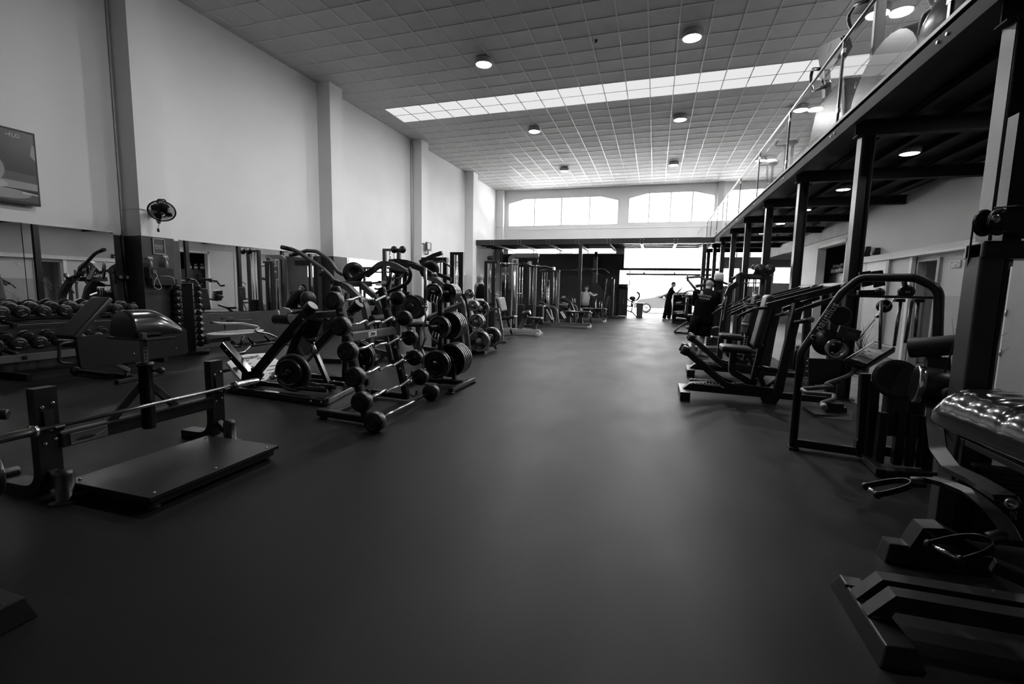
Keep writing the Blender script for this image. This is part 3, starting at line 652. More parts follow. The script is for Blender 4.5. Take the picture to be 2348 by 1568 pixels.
# oscillating wall fan
c = V((-8.05,5.996,2.549)); n = V((.62, -.5, -.62)).normalized()
t = thing('wall_fan', c, 'black caged wall fan tilted down from the bright pillar above the notice', 'fan')
u = n.orthogonal().normalized(); w = n.cross(u); RF = .19
def ring(r, d, tr): return mb().tube([c + n * d + (u * math.cos(2 * PI * k / 32) + w * math.sin(2 * PI * k / 32)) * r for k in range(32)], tr, 0, 6, True)
obj('cage_rim', ring(RF, 0, .012), 'steel', t)
b = mb()
for k in range(72):
    d = u * math.cos(2 * PI * k / 72) + w * math.sin(2 * PI * k / 72)
    b.tube([c + d * RF, c + d * RF * .7 + n * .06, c + d * .05 + n * .08], .0025, .05, 4); b.tube([c + d * RF, c + d * RF * .75 - n * .06, c + d * .06 - n * .09], .0025, .05, 4)
obj('grille', b, 'steel', t)
for k in range(4):
    a = k * PI / 2 + .4; d = u * math.cos(a) + w * math.sin(a); e = u * math.cos(a + .9) + w * math.sin(a + .9)
    obj('blade', mb().prism([c + d * .03, c + d * .14 - n * .02, c + (d + e).normalized() * .165, c + e * .14 + n * .02, c + e * .04], n * .004), 'frame', t)
obj('badge', mb().lathe(c + n * .078, n, [(.03, 0), (.028, .008), (.001, .01)], 20), 'mid', t)
obj('motor', mb().lathe(c - n * .06, -n, [(.08, 0), (.075, .1), (.04, .14)], 20), 'frame', t)
obj('handle', mb().tube([c + V((-.06, -.02, .13)), c + V((-.05, -.02, .19)), c + V((.05, .03, .19)), c + V((.06, .04, .13))], .012, .03, 8), 'steel', t)
q = lw(.42, 6.27, c.z + .02)
obj('mount', mb().bar(q, q + V((.2, -.02, -.01)), .09, .12, .02).ball(q + V((.24, -.05, 0)), .07, 8), 'pale', t)
obj('arm', mb().tube([q + V((.2, -.03, -.05)), q + V((.27, -.06, -.2)), c - n * .15], .03, .08, 8), 'pale', t)
obj('pull_cord', mb().tube([q + V((.3, -.06, -.12)), q + V((.3, -.1, -.28))], .004, 0, 6).cyl(q + V((.3, -.1, -.34)), q + V((.3, -.1, -.28)), .018, 10), 'rubber', t)
# television with a yoga advert
t = thing('television', lw(.1, 4.1, 2.47), 'flat screen high on the wall above the mirrors showing a seated yoga figure', 'screen')
obj('casing', mb(LW).box(.05, .1, 2.95, 4.885, 2.46, 3.53, .006), 'ink', t)
obj('mount', mb(LW).box(0, .05, 3.6, 4.2, 2.8, 3.2), 'frame', t)
X = .101
def flat(pts, m, d=.001, name='picture'): return obj(name, mb(LW).prism([(X + d, y, z) for y, z in pts], (.001, 0, 0)), m, t)
flat([(2.98, 2.5), (4.86, 2.5), (4.86, 3.5), (2.98, 3.5)], 'screen', 0)
flat([(2.98, 2.5), (4.86, 2.5), (4.86, 2.62), (2.98, 2.62)], 'mid', .001); flat([(2.98, 2.68), (4.86, 2.68), (4.86, 2.78), (2.98, 2.84)], 'dado', .001); flat([(2.98, 2.84), (4.86, 2.78), (4.86, 2.9), (2.98, 2.98)], 'mid', .001)
fig = lambda cy, cz, a, b_, k=20: [(cy + a * math.cos(2 * PI * i / k), cz + b_ * math.sin(2 * PI * i / k)) for i in range(k)]
flat(fig(4.46, 2.6, .32, .07), 'dado', .003); flat(fig(4.3, 2.93, .2, .21), 'dado', .004); flat(fig(4.3, 3.2, .16, .14), 'ink', .005); flat(fig(4.42, 2.72, .1, .05), 'grey', .006); flat(fig(4.3, 3.38, .08, .1), 'dado', .006)
flat([(4.8, 3.18), (4.86, 3.12), (4.86, 3.34), (4.83, 3.36)], 'dado', .003); flat([(4.68, 2.62), (4.86, 2.61), (4.86, 2.625), (4.68, 2.645)], 'pale', .004)
text('lettering', 'wno', lw(X + .003, 4.36, 3.43), (.02, 1, 0), Z, .07, 'letter', t); text('lettering', '|', lw(X + .003, 4.47, 3.43), (.02, 1, 0), Z, .07, 'letter', t); text('lettering', '>FLO', lw(X + .003, 4.62, 3.43), (.02, 1, 0), Z, .07, 'letter', t)
# flood light on the third pilaster
o = lw(.5, 16.33, 2.72)
t = thing('floodlight', o, 'small grey floodlight lamp on the pale pillar beyond the curved machines', 'lamp')
obj('housing', mb(LW).box(.52, .6, 16.15, 16.5, 2.74, 3.05, .01), 'mid', t); obj('lens', mb(LW).box(.598, .606, 16.18, 16.38, 2.8, 3.02), 'pale', t)
obj('bracket', mb(LW).tube([(.42, 16.3, 2.62), (.56, 16.3, 2.6), (.56, 16.3, 2.75)], .02, .04, 8), 'frame', t)

# ================================================================ HEX DUMBBELL TOWER
o = lw(.62, 6.72, 0)
t = thing('dumbbell_tower', o, 'upright black column rack of small hexagonal dumbbells beside the notice pillar', 'rack')
a = -.75; ux, uy = V((math.cos(a), math.sin(a), 0)), V((-math.sin(a), math.cos(a), 0))
def TW(x, y, z): return o + ux * x + uy * y + V((0, 0, z))
obj('column', mb().hexa([TW(x, y, z) for z in (.06, 1.33) for x, y in ((-.1, -.085), (.1, -.085), (.1, .085), (-.1, .085))], .008), 'steel', t)
obj('base', mb().hexa([TW(x, y, z) for z in (0, .06) for x, y in ((-.22, -.3), (.22, -.3), (.22, .3), (-.22, .3))], .01), 'frame', t)
obj('cap', mb().hexa([TW(x, y, z) for z in (1.33, 1.345) for x, y in ((-.12, -.09), (.12, -.09), (.12, .09), (-.12, .09))], .004), 'mid', t)
H0 = thing('hex_dumbbell', (0, 0, 0), 'x', 'dumbbell', 'hexagonal dumbbells on the tower')
for s in (-1, 1): obj('head', mb().lathe((s * .055, 0, 0), (s, 0, 0), [(.036, 0), (.052, .012), (.052, .06), (.036, .075)], 6, False), 'rubber', H0)
obj('grip', mb().cyl((-.06, 0, 0), (.06, 0, 0), .013, 10), 'chrome', H0)
first = True
for side, w in ((-1, 'pillar side'), (1, 'mirror side')):
    for k in range(10):
        z = 1.27 - .118 * k; s = .95 + .04 * k; p = TW(0, side * .17, z)
        obj('cradle', mb().bar(TW(-.04, side * .07, z - .05), TW(-.04, side * .2, z - .045), .012, .02, .002).bar(TW(.04, side * .07, z - .05), TW(.04, side * .2, z - .045), .012, .02, .002), 'frame', t)
        lab = 'small hexagonal dumbbell, %s from the top on the %s of the tower' % (NTH[k], w)
        if first: H0.location = p; H0.rotation_euler = (PI / 6, 0, a); H0.scale = (s,) * 3; H0['label'] = lab; first = False
        else: dup(H0, p, (PI / 6, 0, a), lab, None, (s,) * 3)

# ================================================================ HACK SQUAT
t = thing('hack_squat_machine', (-4.4, 4.95, 0), 'glossy black slanted-rail squat machine with a white footplate, behind the hip-thrust bench', 'exercise machine')
NB, FB = V((-4.98, 4.7, .1)), V((-4.98, 5.5, .1)); NT, FT = V((-4.02, 4.72, 1.06)), V((-3.93, 5.52, 1.07))
for p, q in ((NB, NT), (FB, FT)):
    r = obj('rail', mb().bar(p, q, .085, .1, .012), 'black', t)
    obj('end_cap', mb().cyl(q - V((.02, 0, .02)), q + (q - p).normalized() * .08, .075, 18, .012), 'rubber', r); bolt(r, q + V((-.05, -.045, -.12)), (0, -1, 0), .016)
obj('base_rail', mb().bar((-5.12, 4.47, .045), (-3.48, 4.33, .045), .07, .08, .012), 'black', t); obj('base_rail', mb().bar((-5.1, 5.55, .045), (-3.72, 5.5, .045), .07, .08, .012), 'black', t)
obj('base_rail', mb().bar((-3.52, 4.32, .04), (-3.8, 5.5, .04), .07, .07, .012), 'black', t); obj('base_rail', mb().bar((-5.08, 4.47, .04), (-5.08, 5.55, .04), .07, .07, .012), 'black', t)
for y in (4.62, 4.8, 5.0): obj('carriage_tube', mb().cyl((-4.75, y, .11), (-3.75, y + .02, .1), .032, 14), 'black', t)
obj('crossbar', mb().bar(NT - V((.08, 0, .08)), FT - V((.08, 0, .08)), .08, .09, .01), 'black', t)
obj('rear_post', mb().bar((-4.0, 5.38, .03), (-3.98, 5.38, .95), .1, .08, .01), 'black', t)
obj('back_pad', mb().pad((-4.55, 5.08, .42), (-4.3, 5.08, .95), .36, .08, (-.7, 0, .7), .03), 'vinyl', t)
obj('pad_frame', mb().bar((-4.5, 5.08, .42), (-4.22, 5.08, .97), .3, .05, .004, (-.7, 0, .7)), 'black', t)
for p, q in (((-4.66, 4.84, .91), (-4.42, 4.86, .92)), ((-4.52, 5.4, .93), (-4.3, 5.42, .94))): obj('shoulder_roller', mb().cyl(p, q, .068, 20, .014), 'foam', t)
obj('head_pad', mb().lathe((-4.5, 5.25, 1.17), (.85, -.45, .1), [(.001, 0), (.085, .005), (.1, .02), (.1, .06), (.085, .075), (.001, .08)], 24), 'vinyl', t)
obj('head_bracket', mb().tube([(-4.46, 5.22, 1.13), (-4.5, 5.24, 1.02), (-4.7, 5.1, .96)], .022, .05, 8), 'black', t)
obj('grab_bar', mb().tube([(-4.7, 4.95, 1.0), (-4.62, 4.86, 1.02), (-4.55, 4.8, .96)], .014, .03, 8).tube([(-4.95, 5.3, 1.03), (-4.75, 5.2, 1.02), (-4.62, 5.1, .98)], .014, .04, 8), 'chrome', t)
q = obj('sled_arm', mb().bar((-5.271,4.62,0.585), (-4.869,4.62,0.222), .1, .085, .01), 'black', t)
for x, y in ((345, 712), (398, 785)): bolt(q, V((-5.178,4.57,0.509)) if x < 350 else V((-5.098,4.57,0.42)), (0, -1, 0), .014)
obj('gusset', mb().prism([(-5.016,4.64,0.292), (-4.854,4.64,0.29), (-4.731,4.64,0.209), (-4.868,4.64,0.043), (-5.041,4.64,0.134)], (0, .08, 0), .004), 'black', t)
obj('storage_peg', mb().cyl((-5.169,4.75,0.254), (-5.478,4.75,0.192), .024, 16), 'brushed', t)
fp = [V(p) for p in ((-5.399,4.759,0.317), (-5.485,5.02,0.364), (-5.493,5.166,0.368), (-5.457,5.479,0.349), (-5.255,5.518,0.238), (-5.118,5.306,0.162), (-4.962,4.978,0.077), (-4.929,4.758,0.058), (-5.066,4.651,0.134))]
p = obj('footplate', mb().prism(fp, V((-.02, 0, -.036)), .004), 'board', t, 'large white footplate')
n = V((.48, 0, .877))
for a, c in (((-5.36,5.214,0.296), (-5.37,5.321,0.301)), ((-5.358,4.973,0.295), (-5.362,5.08,0.296)), ((-5.298,4.948,0.262), (-5.3,5.06,0.262)), ((-5.234,4.926,0.226), (-5.234,5.037,0.226)), ((-5.181,5.251,0.197), (-5.18,5.392,0.197)), ((-5.118,5.141,0.162), (-5.114,5.305,0.16)), ((-5.056,5.108,0.128), (-5.052,5.227,0.126)), ((-4.994,4.885,0.094), (-4.991,4.958,0.092))):
    obj('grip_strip', mb().bar(V(a) + n * .002, V(c) + n * .002, .012, .004, .001, n), 'ink', p)
text('lettering', 'PRESENT', V((-5.405,5.165,0.32)) + n * .003, V((-5.414,5.283,0.325)) - V((-5.41,5.057,0.323)), V((-5.461,5.221,0.351)) - V((-5.358,5.118,0.294)), .075, 'ink', p)
obj('strut', mb().cyl((-4.234,5,0.645), (-4.156,5,0.433), .026, 14), 'chrome', t); obj('strut_sleeve', mb().bar((-4.17,5,0.465), (-3.937,5,-0.006), .07, .05, .008), 'black', t)
obj('strut_head', mb().cyl((-4.262,4.95,0.646), (-4.164,5,0.662), .03, 14, .006), 'black', t)
q = obj('plate_peg', mb().cyl((-4.18, 4.85, .3), (-4.194,4.42,0.281), .02, 14), 'steel', t); obj('peg_tip', mb().cyl((-4.224,4.42,0.275), (-4.262,4.33,0.265), .026, 16), 'chrome', q)
for x in (-3.66, -3.52): bolt(t, (x, 4.285, .05), (0, -1, 0), .016)
G = weight_plate('weight_plate', .235, .05, 'gplate', 'gplate', 'gplate'); G.location = V((-4.2,4.62,0.283)); G.rotation_euler = (0, 0, .12)
tag(G, 'large worn grey plate on the squat machine peg facing the hip-thrust bench', 'weight plate', 'plates on the squat machine')
B20 = weight_plate('weight_plate', .17, .055); B20.location = V((-4.193,4.55,0.295)); B20.rotation_euler = (0, 0, .12)
tag(B20, 'smaller glossy black plate in front of the grey one on the squat machine peg', 'weight plate', 'plates on the squat machine')
dup(PL20, (-3.95, 5.62, .36), (0, 0, .1), 'black plate on the far peg of the squat machine, seen between the barbell rack uprights', 'plates on the squat machine', (1.08, 1, 1.08))
dup(PL20, (-3.98, 5.68, .36), (0, 0, .1), 'rearmost black plate on the far peg of the squat machine', 'plates on the squat machine', (1.15, 1, 1.15))
obj('plate_peg', mb().cyl((-3.96, 5.5, .36), (-4.0, 5.85, .36), .022, 12), 'steel', t)

# ================================================================ FIXED CURL BAR RACK
t = thing('barbell_rack', (-2.8, 4.36, 0), 'tilted black A-frame rack holding six fixed barbells beside the aisle', 'rack')
NU = [V((-2.64, 3.86, .06)), V((-2.965, 3.86, 1.31))]; FU = [V((-2.77, 4.86, .06)), V((-3.09, 4.86, 1.31))]
for p, q in (NU, FU):
    obj('upright', mb().bar(p, q, .075, .08, .022), 'steel', t); obj('cap', mb().cyl(q - (q - p) * .02, q + (q - p).normalized() * .035, .046, 20, .008), 'rubber', t)
    for k in (.27, .47, .66, .83): bolt(t, p.lerp(q, k) + V((.03, -.045, 0)), (.6, -.8, 0), .016)
obj('crossbar', mb().bar((-2.83, 3.88, .86), (-2.95, 4.86, .84), .05, .09, .01), 'mid', t)
o = V((-2.86, 4.3, .853)); q = obj('name_plate', mb().cbox(o, (.012, .19, .06), .006, .12), 'letter', t)
text('lettering', 'ZIVA', o + V((.008, 0, 0)), (-.12, 1, 0), Z, .05, 'ink', q)
for y, x in ((3.86, -2.64), (4.86, -2.77)): obj('floor_tube', mb().bar((x + .02, y, .06), (x - .62, y + .06, .06), .07, .075, .03), 'steel', t); obj('foot', mb().cyl((x - .55, y + .05, 0), (x - .55, y + .05, .03), .04, 14), 'rubber', t)
obj('floor_brace', mb().bar((-3.05, 3.9, .06), (-3.15, 4.9, .06), .045, .05, .008), 'steel', t)
for (p, q), s in ((NU, 1), (FU, -1)):
    for k in range(6):
        c = p.lerp(q, .02 + .185 * k)
        obj('saddle', mb().strip([c + V((.03, s * -.03, .0)), c + V((.08, s * -.03, -.03)), c + V((.115, s * -.03, .0)), c + V((.12, s * -.03, .05))], (0, 1, 0), .035, .01, .01), 'steel', t)
def fixed_bar(c, d, L, R, curl, lab):
    c = V(c); d = V(d).normalized(); u = d.cross(Z).normalized()
    t = thing('barbell', c, lab, 'barbell', 'fixed barbells on the tilted rack')
    h = L / 2 - .07
    if curl: pts = [(-h, 0), (-.36, 0), (-.27, .045), (-.15, -.035), (-.06, .0), (.06, .0), (.15, -.035), (.27, .045), (.36, 0), (h, 0)]
    else: pts = [(-h, 0), (0, 0), (h, 0)]
    obj('shaft', mb().tube([c + d * a + (u * .7 + Z * .7) * b_ for a, b_ in pts], .0145, .03, 12), 'chrome', t)
    for s in (-1, 1):
        hd = obj('head', mb().lathe(c + d * s * (h - .03), d * s, [(R * .3, 0), (R * .94, .004), (R, .014), (R, .082), (R * .93, .098), (R * .75, .1), (.001, .098)], 32), 'rubber', t)
        obj('disc_mark', mb().lathe(c + d * s * (h + .0675), d * s, [(R * .6, 0), (R * .64, .006), (R * .7, .006), (R * .74, 0)], 28), 'plate', hd)
        if s < 0: numerals(hd, '15' if not curl else '20', c - d * (h + .0745), u, R * .5, 'mid', (-.3, 0, 1))
spec = [(1.218, -2.87, -2.97, .085), (.98, -2.797, -2.886, .09), (.747, -2.727, -2.805, .092), (.509, -2.657, -2.747, .095), (.279, -2.585, -2.671, .096), (.1, -2.447, -2.53, .098)]
for k, (z, xn, xf, R) in enumerate(spec):
    w = ['topmost wavy curl barbell of the tilted rack', 'second wavy curl barbell from the top of the tilted rack', 'curl barbell level with the white name plate of the tilted rack', 'curl barbell just below the name plate of the tilted rack', 'fifth wavy barbell, lowest one hung on the tilted rack', 'straight chrome barbell lying lowest at the foot of the tilted rack'][k]
    fixed_bar(((xn + xf) / 2, 4.36, z), (xf - xn, 1.28, 0), 1.42, R, k < 5, w)

# ================================================================ PLATE TREES
def plate_row(src, o, ax, n, step, R0, lab, grp, d=0., z=0.):
    """n copies from o along the unit axis ax, nearest first"""
    o, ax = V(o), V(ax).normalized(); ang = math.atan2(-ax.x, ax.y)
    for k in range(n):
        s = R0 * (1 - d * k)
        dup(src, o + ax * step * k, (0, random.uniform(0, 1.2) if k else .3, ang), lab % NTH[k], grp, (s, 1, s))
t = thing('plate_tree', (-2.8, 5.86, 0), 'black weight-plate tree beside the curl bar rack, plates on three levels', 'rack')
obj('column', mb().bar((-2.81, 5.86, .02), (-2.81, 5.86, 1.38), .07, .07, .008), 'steel', t)
obj('base_foot', mb().bar((-2.45, 5.4, .05), (-2.45, 6.2, .05), .07, .06, .02), 'steel', t); obj('base_foot', mb().bar((-3.15, 5.4, .05), (-3.15, 6.2, .05), .07, .06, .02), 'steel', t)
obj('base_bar', mb().bar((-3.15, 5.86, .06), (-2.45, 5.86, .06), .08, .06, .01), 'steel', t); obj('brace', mb().bar((-2.62, 5.9, .05), (-2.62, 5.9, .3), .06, .05), 'steel', t)
for y in (5.42, 6.18): obj('foot_pad', mb().cyl((-2.45, y, 0), (-2.45, y, .025), .045, 14), 'rubber', t)
for z, e in ((1.29, .5), (.84, .5), (.36, .42)):
    for s in (-1, 1): obj('peg', mb().cyl((-2.76, 5.86, z), (-2.72 + (.0 if s < 0 else -.02), 5.86 + s * e, z + .01), .024, 14), 'steel', t)
obj('bar_holder', mb().cyl((-2.78, 5.3, .2), (-2.78, 5.3, .33), .035, 14).bar((-2.78, 5.3, .22), (-2.8, 5.8, .1), .05, .04), 'steel', t)
S10, S15 = PL20, B20
plate_row(PL20, (-2.76, 5.53, 1.285), (0, 1, 0), 1, .05, .62, '%s plate on the near top peg of the plate tree beside the curl bars', 'plates on the tree beside the curl bars')
plate_row(PL20, (-2.76, 5.98, 1.285), (0, 1, 0), 4, .052, .66, 'small plate on the rear top peg of the plate tree beside the curl bars, %s from its column', 'plates on the tree beside the curl bars')
plate_row(PL20, (-2.74, 5.66, .83), (0, 1, 0), 2, .05, .75, '%s plate on the near middle peg of the plate tree beside the curl bars', 'plates on the tree beside the curl bars')
plate_row(PL20, (-2.74, 5.98, .83), (0, 1, 0), 4, .06, .95, 'plate on the rear middle peg of the plate tree beside the curl bars, %s from its column', 'plates on the tree beside the curl bars')
plate_row(PL20, (-2.73, 5.56, .345), (0, 1, 0), 2, .06, .93, '%s plate on the near bottom peg of the plate tree beside the curl bars', 'plates on the tree beside the curl bars')
plate_row(PL20, (-2.72, 5.97, .34), (0, 1, 0), 5, .06, 1.18, 'big plate on the rear bottom peg of the plate tree beside the curl bars, %s from its column', 'plates on the tree beside the curl bars')
for k, (x, z) in enumerate(((-2.72, 1.2), (-2.68, 1.18), (-2.7, .72), (-2.66, .7))):
    solo('spring_clip', mb().tube([(x, 5.42, z + .08), (x - .02, 5.42, z), (x + .01, 5.43, z - .06), (x + .03, 5.43, z + .07)], .005, .02, 6), 'chrome', ['spring collar hanging from the near top peg, nearer its column', 'spring collar hanging outermost on the near top peg', 'spring collar hanging from the near middle peg, nearer its column', 'spring collar hanging outermost on the near middle peg'][k] + ' of the plate tree', 'spring collar', 'spring collars on the plate tree')
t = thing('barbell', (-2.78, 5.3, .33), 'zigzag curl bar standing upright in the plate tree holder', 'barbell')
obj('shaft', mb().tube([(-2.785, 5.3, .33), (-2.78, 5.3, .5), (-2.81, 5.3, .58), (-2.75, 5.3, .72), (-2.78, 5.3, .84), (-2.74, 5.3, .98), (-2.76, 5.3, 1.06), (-2.755, 5.3, 1.2)], .015, .04, 10), 'chrome', t)
obj('sleeve', mb().cyl((-2.755, 5.3, 1.12), (-2.75, 5.3, 1.6), .02, 14), 'brushed', t); obj('collar', mb().cyl((-2.755, 5.3, 1.1), (-2.755, 5.3, 1.13), .034, 14), 'chrome', t)

CP = weight_plate('weight_plate', .2, .05, 'chrome', 'plate', 'chrome')
t = thing('plate_tree', (-3.7, 9.3, 0), 'grey A-shaped plate tree farther along the aisle, loaded with chrome-rimmed plates', 'rack')
obj('leg', mb().bar((-3.52, 9.0, .03), (-3.78, 9.02, 1.24), .09, .09, .01), 'frame', t); obj('leg', mb().bar((-3.95, 9.75, .03), (-3.8, 9.06, 1.2), .06, .06, .01), 'frame', t)
obj('leg', mb().bar((-3.3, 9.7, .03), (-3.76, 9.06, 1.15), .04, .04, .006), 'frame', t)
obj('base_bar', mb().bar((-4.2, 8.98, .04), (-3.3, 9.0, .04), .07, .06, .01).bar((-3.5, 9.0, .04), (-3.5, 9.75, .04), .07, .06, .01), 'frame', t); obj('wheel', mb().cyl((-3.52, 8.93, .045), (-3.52, 8.88, .045), .045, 14, .01), 'rubber', t)
grp = 'chrome-rimmed plates on the grey plate tree'
for i, (p, ax, n, R, L, w) in enumerate((((-3.64, 8.93, 1.24), (.35, -1, 0), 1, .5, .5, 'top'), ((-3.55, 8.92, 1.0), (-.1, 1, 0), 3, .56, .3, 'second'), ((-3.6, 9.5, .92), (-.1, 1, 0), 1, .95, .3, 'rear upper'), ((-3.47, 8.9, .68), (-.1, 1, 0), 4, .78, .35, 'third'), ((-3.4, 8.88, .28), (-.1, 1, 0), 3, 1.12, .35, 'bottom'), ((-3.36, 9.5, .31), (-.1, 1, 0), 3, 1.08, .3, 'rear bottom'))):
    p = V(p); a = V(ax).normalized()
    obj('peg', mb().cyl(p - a * .18 if i else p - a * .1, p + a * (L - .05), .026, 14), 'mid', t)
    a = V((-.1, 1, 0)).normalized(); ang = math.atan2(-a.x, a.y)
    for k in range(n):
        lab = ('%s plate' % ('single' if n == 1 else NTH[k])) + ' on the %s peg of the grey plate tree' % w
        if i == 0: CP.location = p + V((-.02, .06, 0)); CP.scale = (R, 1, R); CP.rotation_euler = (0, .3, ang); tag(CP, lab, 'weight plate', grp)
        else: dup(CP if k == 0 else PL20, p + a * .055 * k, (0, .3 + k, ang), lab, grp, (R, 1, R))

# ================================================================ PLATE-LOADED MACHINES BY THE PALE WALL
def plates_on(src, p, ax, n, R, lab, grp): plate_row(src, p, ax, n, .055, R, lab, grp)
# pulldown with two long arms
t = thing('pulldown_machine', (-5.3, 7.2, 0), 'plate-loaded pulldown machine whose two long bare arms reach up over the squat machine', 'exercise machine')
A1 = [(-6.518,7,2.028), (-6.269,7,1.979), (-6.143,7,1.932), (-5.628,7,1.635), (-5.485,7,1.519), (-5.42,7,1.428)]
A2 = [(-6.88,7.6,1.926), (-6.67,7.6,1.97), (-6.49,7.6,2.014), (-6.26,7.6,2.002), (-5.972,7.6,1.842), (-5.807,7.6,1.634), (-5.666,7.6,1.558)]
r = obj('lever_arm', mb().tube(A1, .036, .2, 12), 'mid', t); obj('grip', mb().tube([A1[0], V(A1[0]).lerp(V(A1[1]), .9)], .04, 0, 12), 'rubber', r); bolt(r, V((-5.603,6.95,1.618)), (.2, -1, .1), .03)
r = obj('lever_arm', mb().tube(A2, .036, .2, 12), 'mid', t); obj('grip', mb().tube(A2[:2], .04, 0, 12), 'rubber', r)
obj('crank', mb().strip([(-5.693,7,1.538), (-5.594,7,1.539), (-5.414,7,1.423)], (0, 1, 0), .08, .05, .05), 'steel', t); obj('stop', mb().cyl((-5.454,6.95,1.422), (-5.39,7,1.424), .035, 14), 'rubber', t)
obj('mast', mb().strip([(-4.72, 7.0, .03), (-4.693,7,0.568), (-4.81,7,1.064), (-5.133,7,1.338), (-5.4, 7.0, 1.42)], (0, 1, 0), .12, .1, .3), 'mid', t)
obj('mast', mb().strip([(-4.55, 7.45, .03), (-4.665,7.45,0.532), (-4.7,7.45,0.851), (-4.879,7.45,1.165), (-5.2, 7.45, 1.4)], (0, 1, 0), .1, .09, .3), 'mid', t)
obj('yoke', mb().bar((-5.3, 6.9, 1.38), (-5.15, 7.7, 1.4), .1, .1), 'steel', t)
obj('cam', mb().lathe((-5.4, 7.55, 1.6), (.35, -1, .1), [(.06, 0), (.2, 0), (.2, .02), (.06, .02), (.06, 0)], 28), 'steel', t)
for a in range(5): bolt(t, V((-5.4 + .15 * math.cos(a * 1.2), 7.52, 1.6 + .15 * math.sin(a * 1.2))), (.35, -1, .1), .014)
obj('base', mb().bar((-5.55, 6.85, .04), (-4.6, 7.05, .04), .09, .07).bar((-4.95, 7.75, .04), (-4.6, 6.95, .04), .09, .07), 'steel', t)
obj('seat', mb().pad((-5.0, 7.1, .52), (-4.65, 7.15, .52), .34, .08), 'vinyl', t); obj('seat_post', mb().bar((-4.82, 7.12, .04), (-4.82, 7.12, .5), .08, .08), 'mid', t)
obj('thigh_pad', mb().cyl((-4.6, 6.9, .8), (-4.55, 7.35, .8), .07, 18, .015), 'foam', t)
obj('spring', mb().tube([(-5.455,6.98,1.376), (-5.458,6.98,1.274)], .012, 0, 8), 'chrome', t)
obj('brace', mb().bar((-5.438,7.2,1.357), (-4.969,7.6,1.692), .07, .07), 'steel', t)
# second plate-loaded machine with a hoop handle
t = thing('row_machine', (-4.55, 8.0, 0), 'plate-loaded row machine with a big curved hoop handle behind the curl bar rack', 'exercise machine')
H1 = [(-5.165,7.6,1.555), (-4.972,7.6,1.687), (-4.84,7.6,1.777), (-4.654,7.6,1.77), (-4.507,7.6,1.722), (-4.326,7.6,1.627)]
obj('top_arm', mb().strip(H1, (0, 1, 0), .09, .09, .25), 'mid', t); obj('cross_handle', mb().cyl((-4.624,7.55,1.655), (-4.29,7.6,1.612), .038, 16, .01), 'rubber', t)
obj('hoop', mb().tube([(-4.943,7.5,1.189), (-4.708,7.5,1.348), (-4.605,7.5,1.446), (-4.615,7.55,1.647)], .03, .25, 12), 'steel', t)
obj('hoop', mb().tube([(-4.849,7.8,1.247), (-4.554,7.8,1.361), (-4.385,7.8,1.455), (-4.32,7.75,1.585), (-4.356,7.75,1.714)], .036, .25, 12), 'steel', t)
obj('handle', mb().tube([(-4.732,7.8,1.524), (-4.628,7.8,1.509), (-4.534,7.8,1.535), (-4.515,7.8,1.617)], .018, .06, 8), 'brushed', t)
obj('ring', mb().tube([V((-4.698,7.7,1.653)) + V((.03 * math.sin(a), 0, .16 * math.cos(a))) + V((.1 * math.sin(a), 0, 0)) for a in [k * PI / 12 for k in range(24)]], .014, 0, 8, True), 'steel', t)
obj('mast', mb().bar((-4.9, 8.05, .04), (-4.75, 8.05, 1.65), .11, .1, .01), 'steel', t)
obj('mast', mb().strip([(-4.2, 7.95, .04), (-4.45, 7.95, .6), (-4.75, 7.95, 1.1)], (0, 1, 0), .12, .1, .3), 'mid', t)
obj('lever', mb().bar((-4.914,8.2,1.206), (-4.581,8.2,1.213), .1, .1), 'steel', t)
obj('seat', mb().pad((-4.137,7.4,0.695), (-3.719,7.4,0.712), .3, .07), 'vinyl', t); obj('seat_post', mb().bar((-3.95, 7.4, .1), (-3.98, 7.4, .72), .08, .08), 'mid', t)
obj('base', mb().bar((-5.0, 8.0, .04), (-3.6, 7.4, .04), .1, .07).bar((-4.4, 7.2, .04), (-4.2, 8.2, .04), .08, .06), 'steel', t)
obj('brace', mb().bar((-4.993,7.6,0.149), (-4.46,7.6,0.062), .09, .09), 'mid', t); obj('brace', mb().strip([(-4.356,7.7,0.759), (-4.279,7.7,0.529), (-4.151,7.7,0.185)], (0, 1, 0), .09, .09, .2), 'mid', t)
for k, (y, R) in enumerate(((7.9, 1.15), (7.96, 1.15), (8.02, 1.15))): dup(PL20, (-4.42 + .02 * k, y, .98), (0, .4 * k, .45), 'dark plate on the row machine behind the curl bars, %s from the viewpoint' % NTH[k], 'plates on the row machine', (R, 1.2, R))
# third: lat pulldown with curved arms and hung bar
t = thing('cable_pulldown', (-4.2, 9.2, 0), 'pulldown machine with sweeping twin curved beams ending above the plate trees', 'exercise machine')
obj('beam', mb().strip([(-5.225,8.5,1.867), (-5.02,8.5,1.881), (-4.837,8.5,1.859), (-4.657,8.5,1.811), (-4.508,8.5,1.75)], (0, 1, 0), .07, .08, .3), 'steel', t)
obj('beam', mb().strip([(-4.882,8.3,1.791), (-4.724,8.3,1.791), (-4.528,8.3,1.758), (-4.353,8.3,1.698), (-4.162,8.3,1.597)], (0, 1, 0), .08, .1, .3), 'steel', t)
obj('beam_tip', mb().cyl((-4.137,8.25,1.617), (-4.039,8.25,1.606), .035, 14), 'chrome', t)
obj('beam', mb().strip([(-4.487,8.6,1.567), (-4.218,8.6,1.508), (-3.961,8.6,1.326), (-3.775,8.6,1.221), (-3.64,8.6,1.071), (-3.5, 8.6, .05)], (0, 1, 0), .08, .09, .35), 'mid', t)
obj('beam', mb().strip([(-4.317,8.8,1.638), (-4.141,8.8,1.577), (-3.985,8.8,1.523)], (0, 1, 0), .06, .07, .1), 'steel', t)
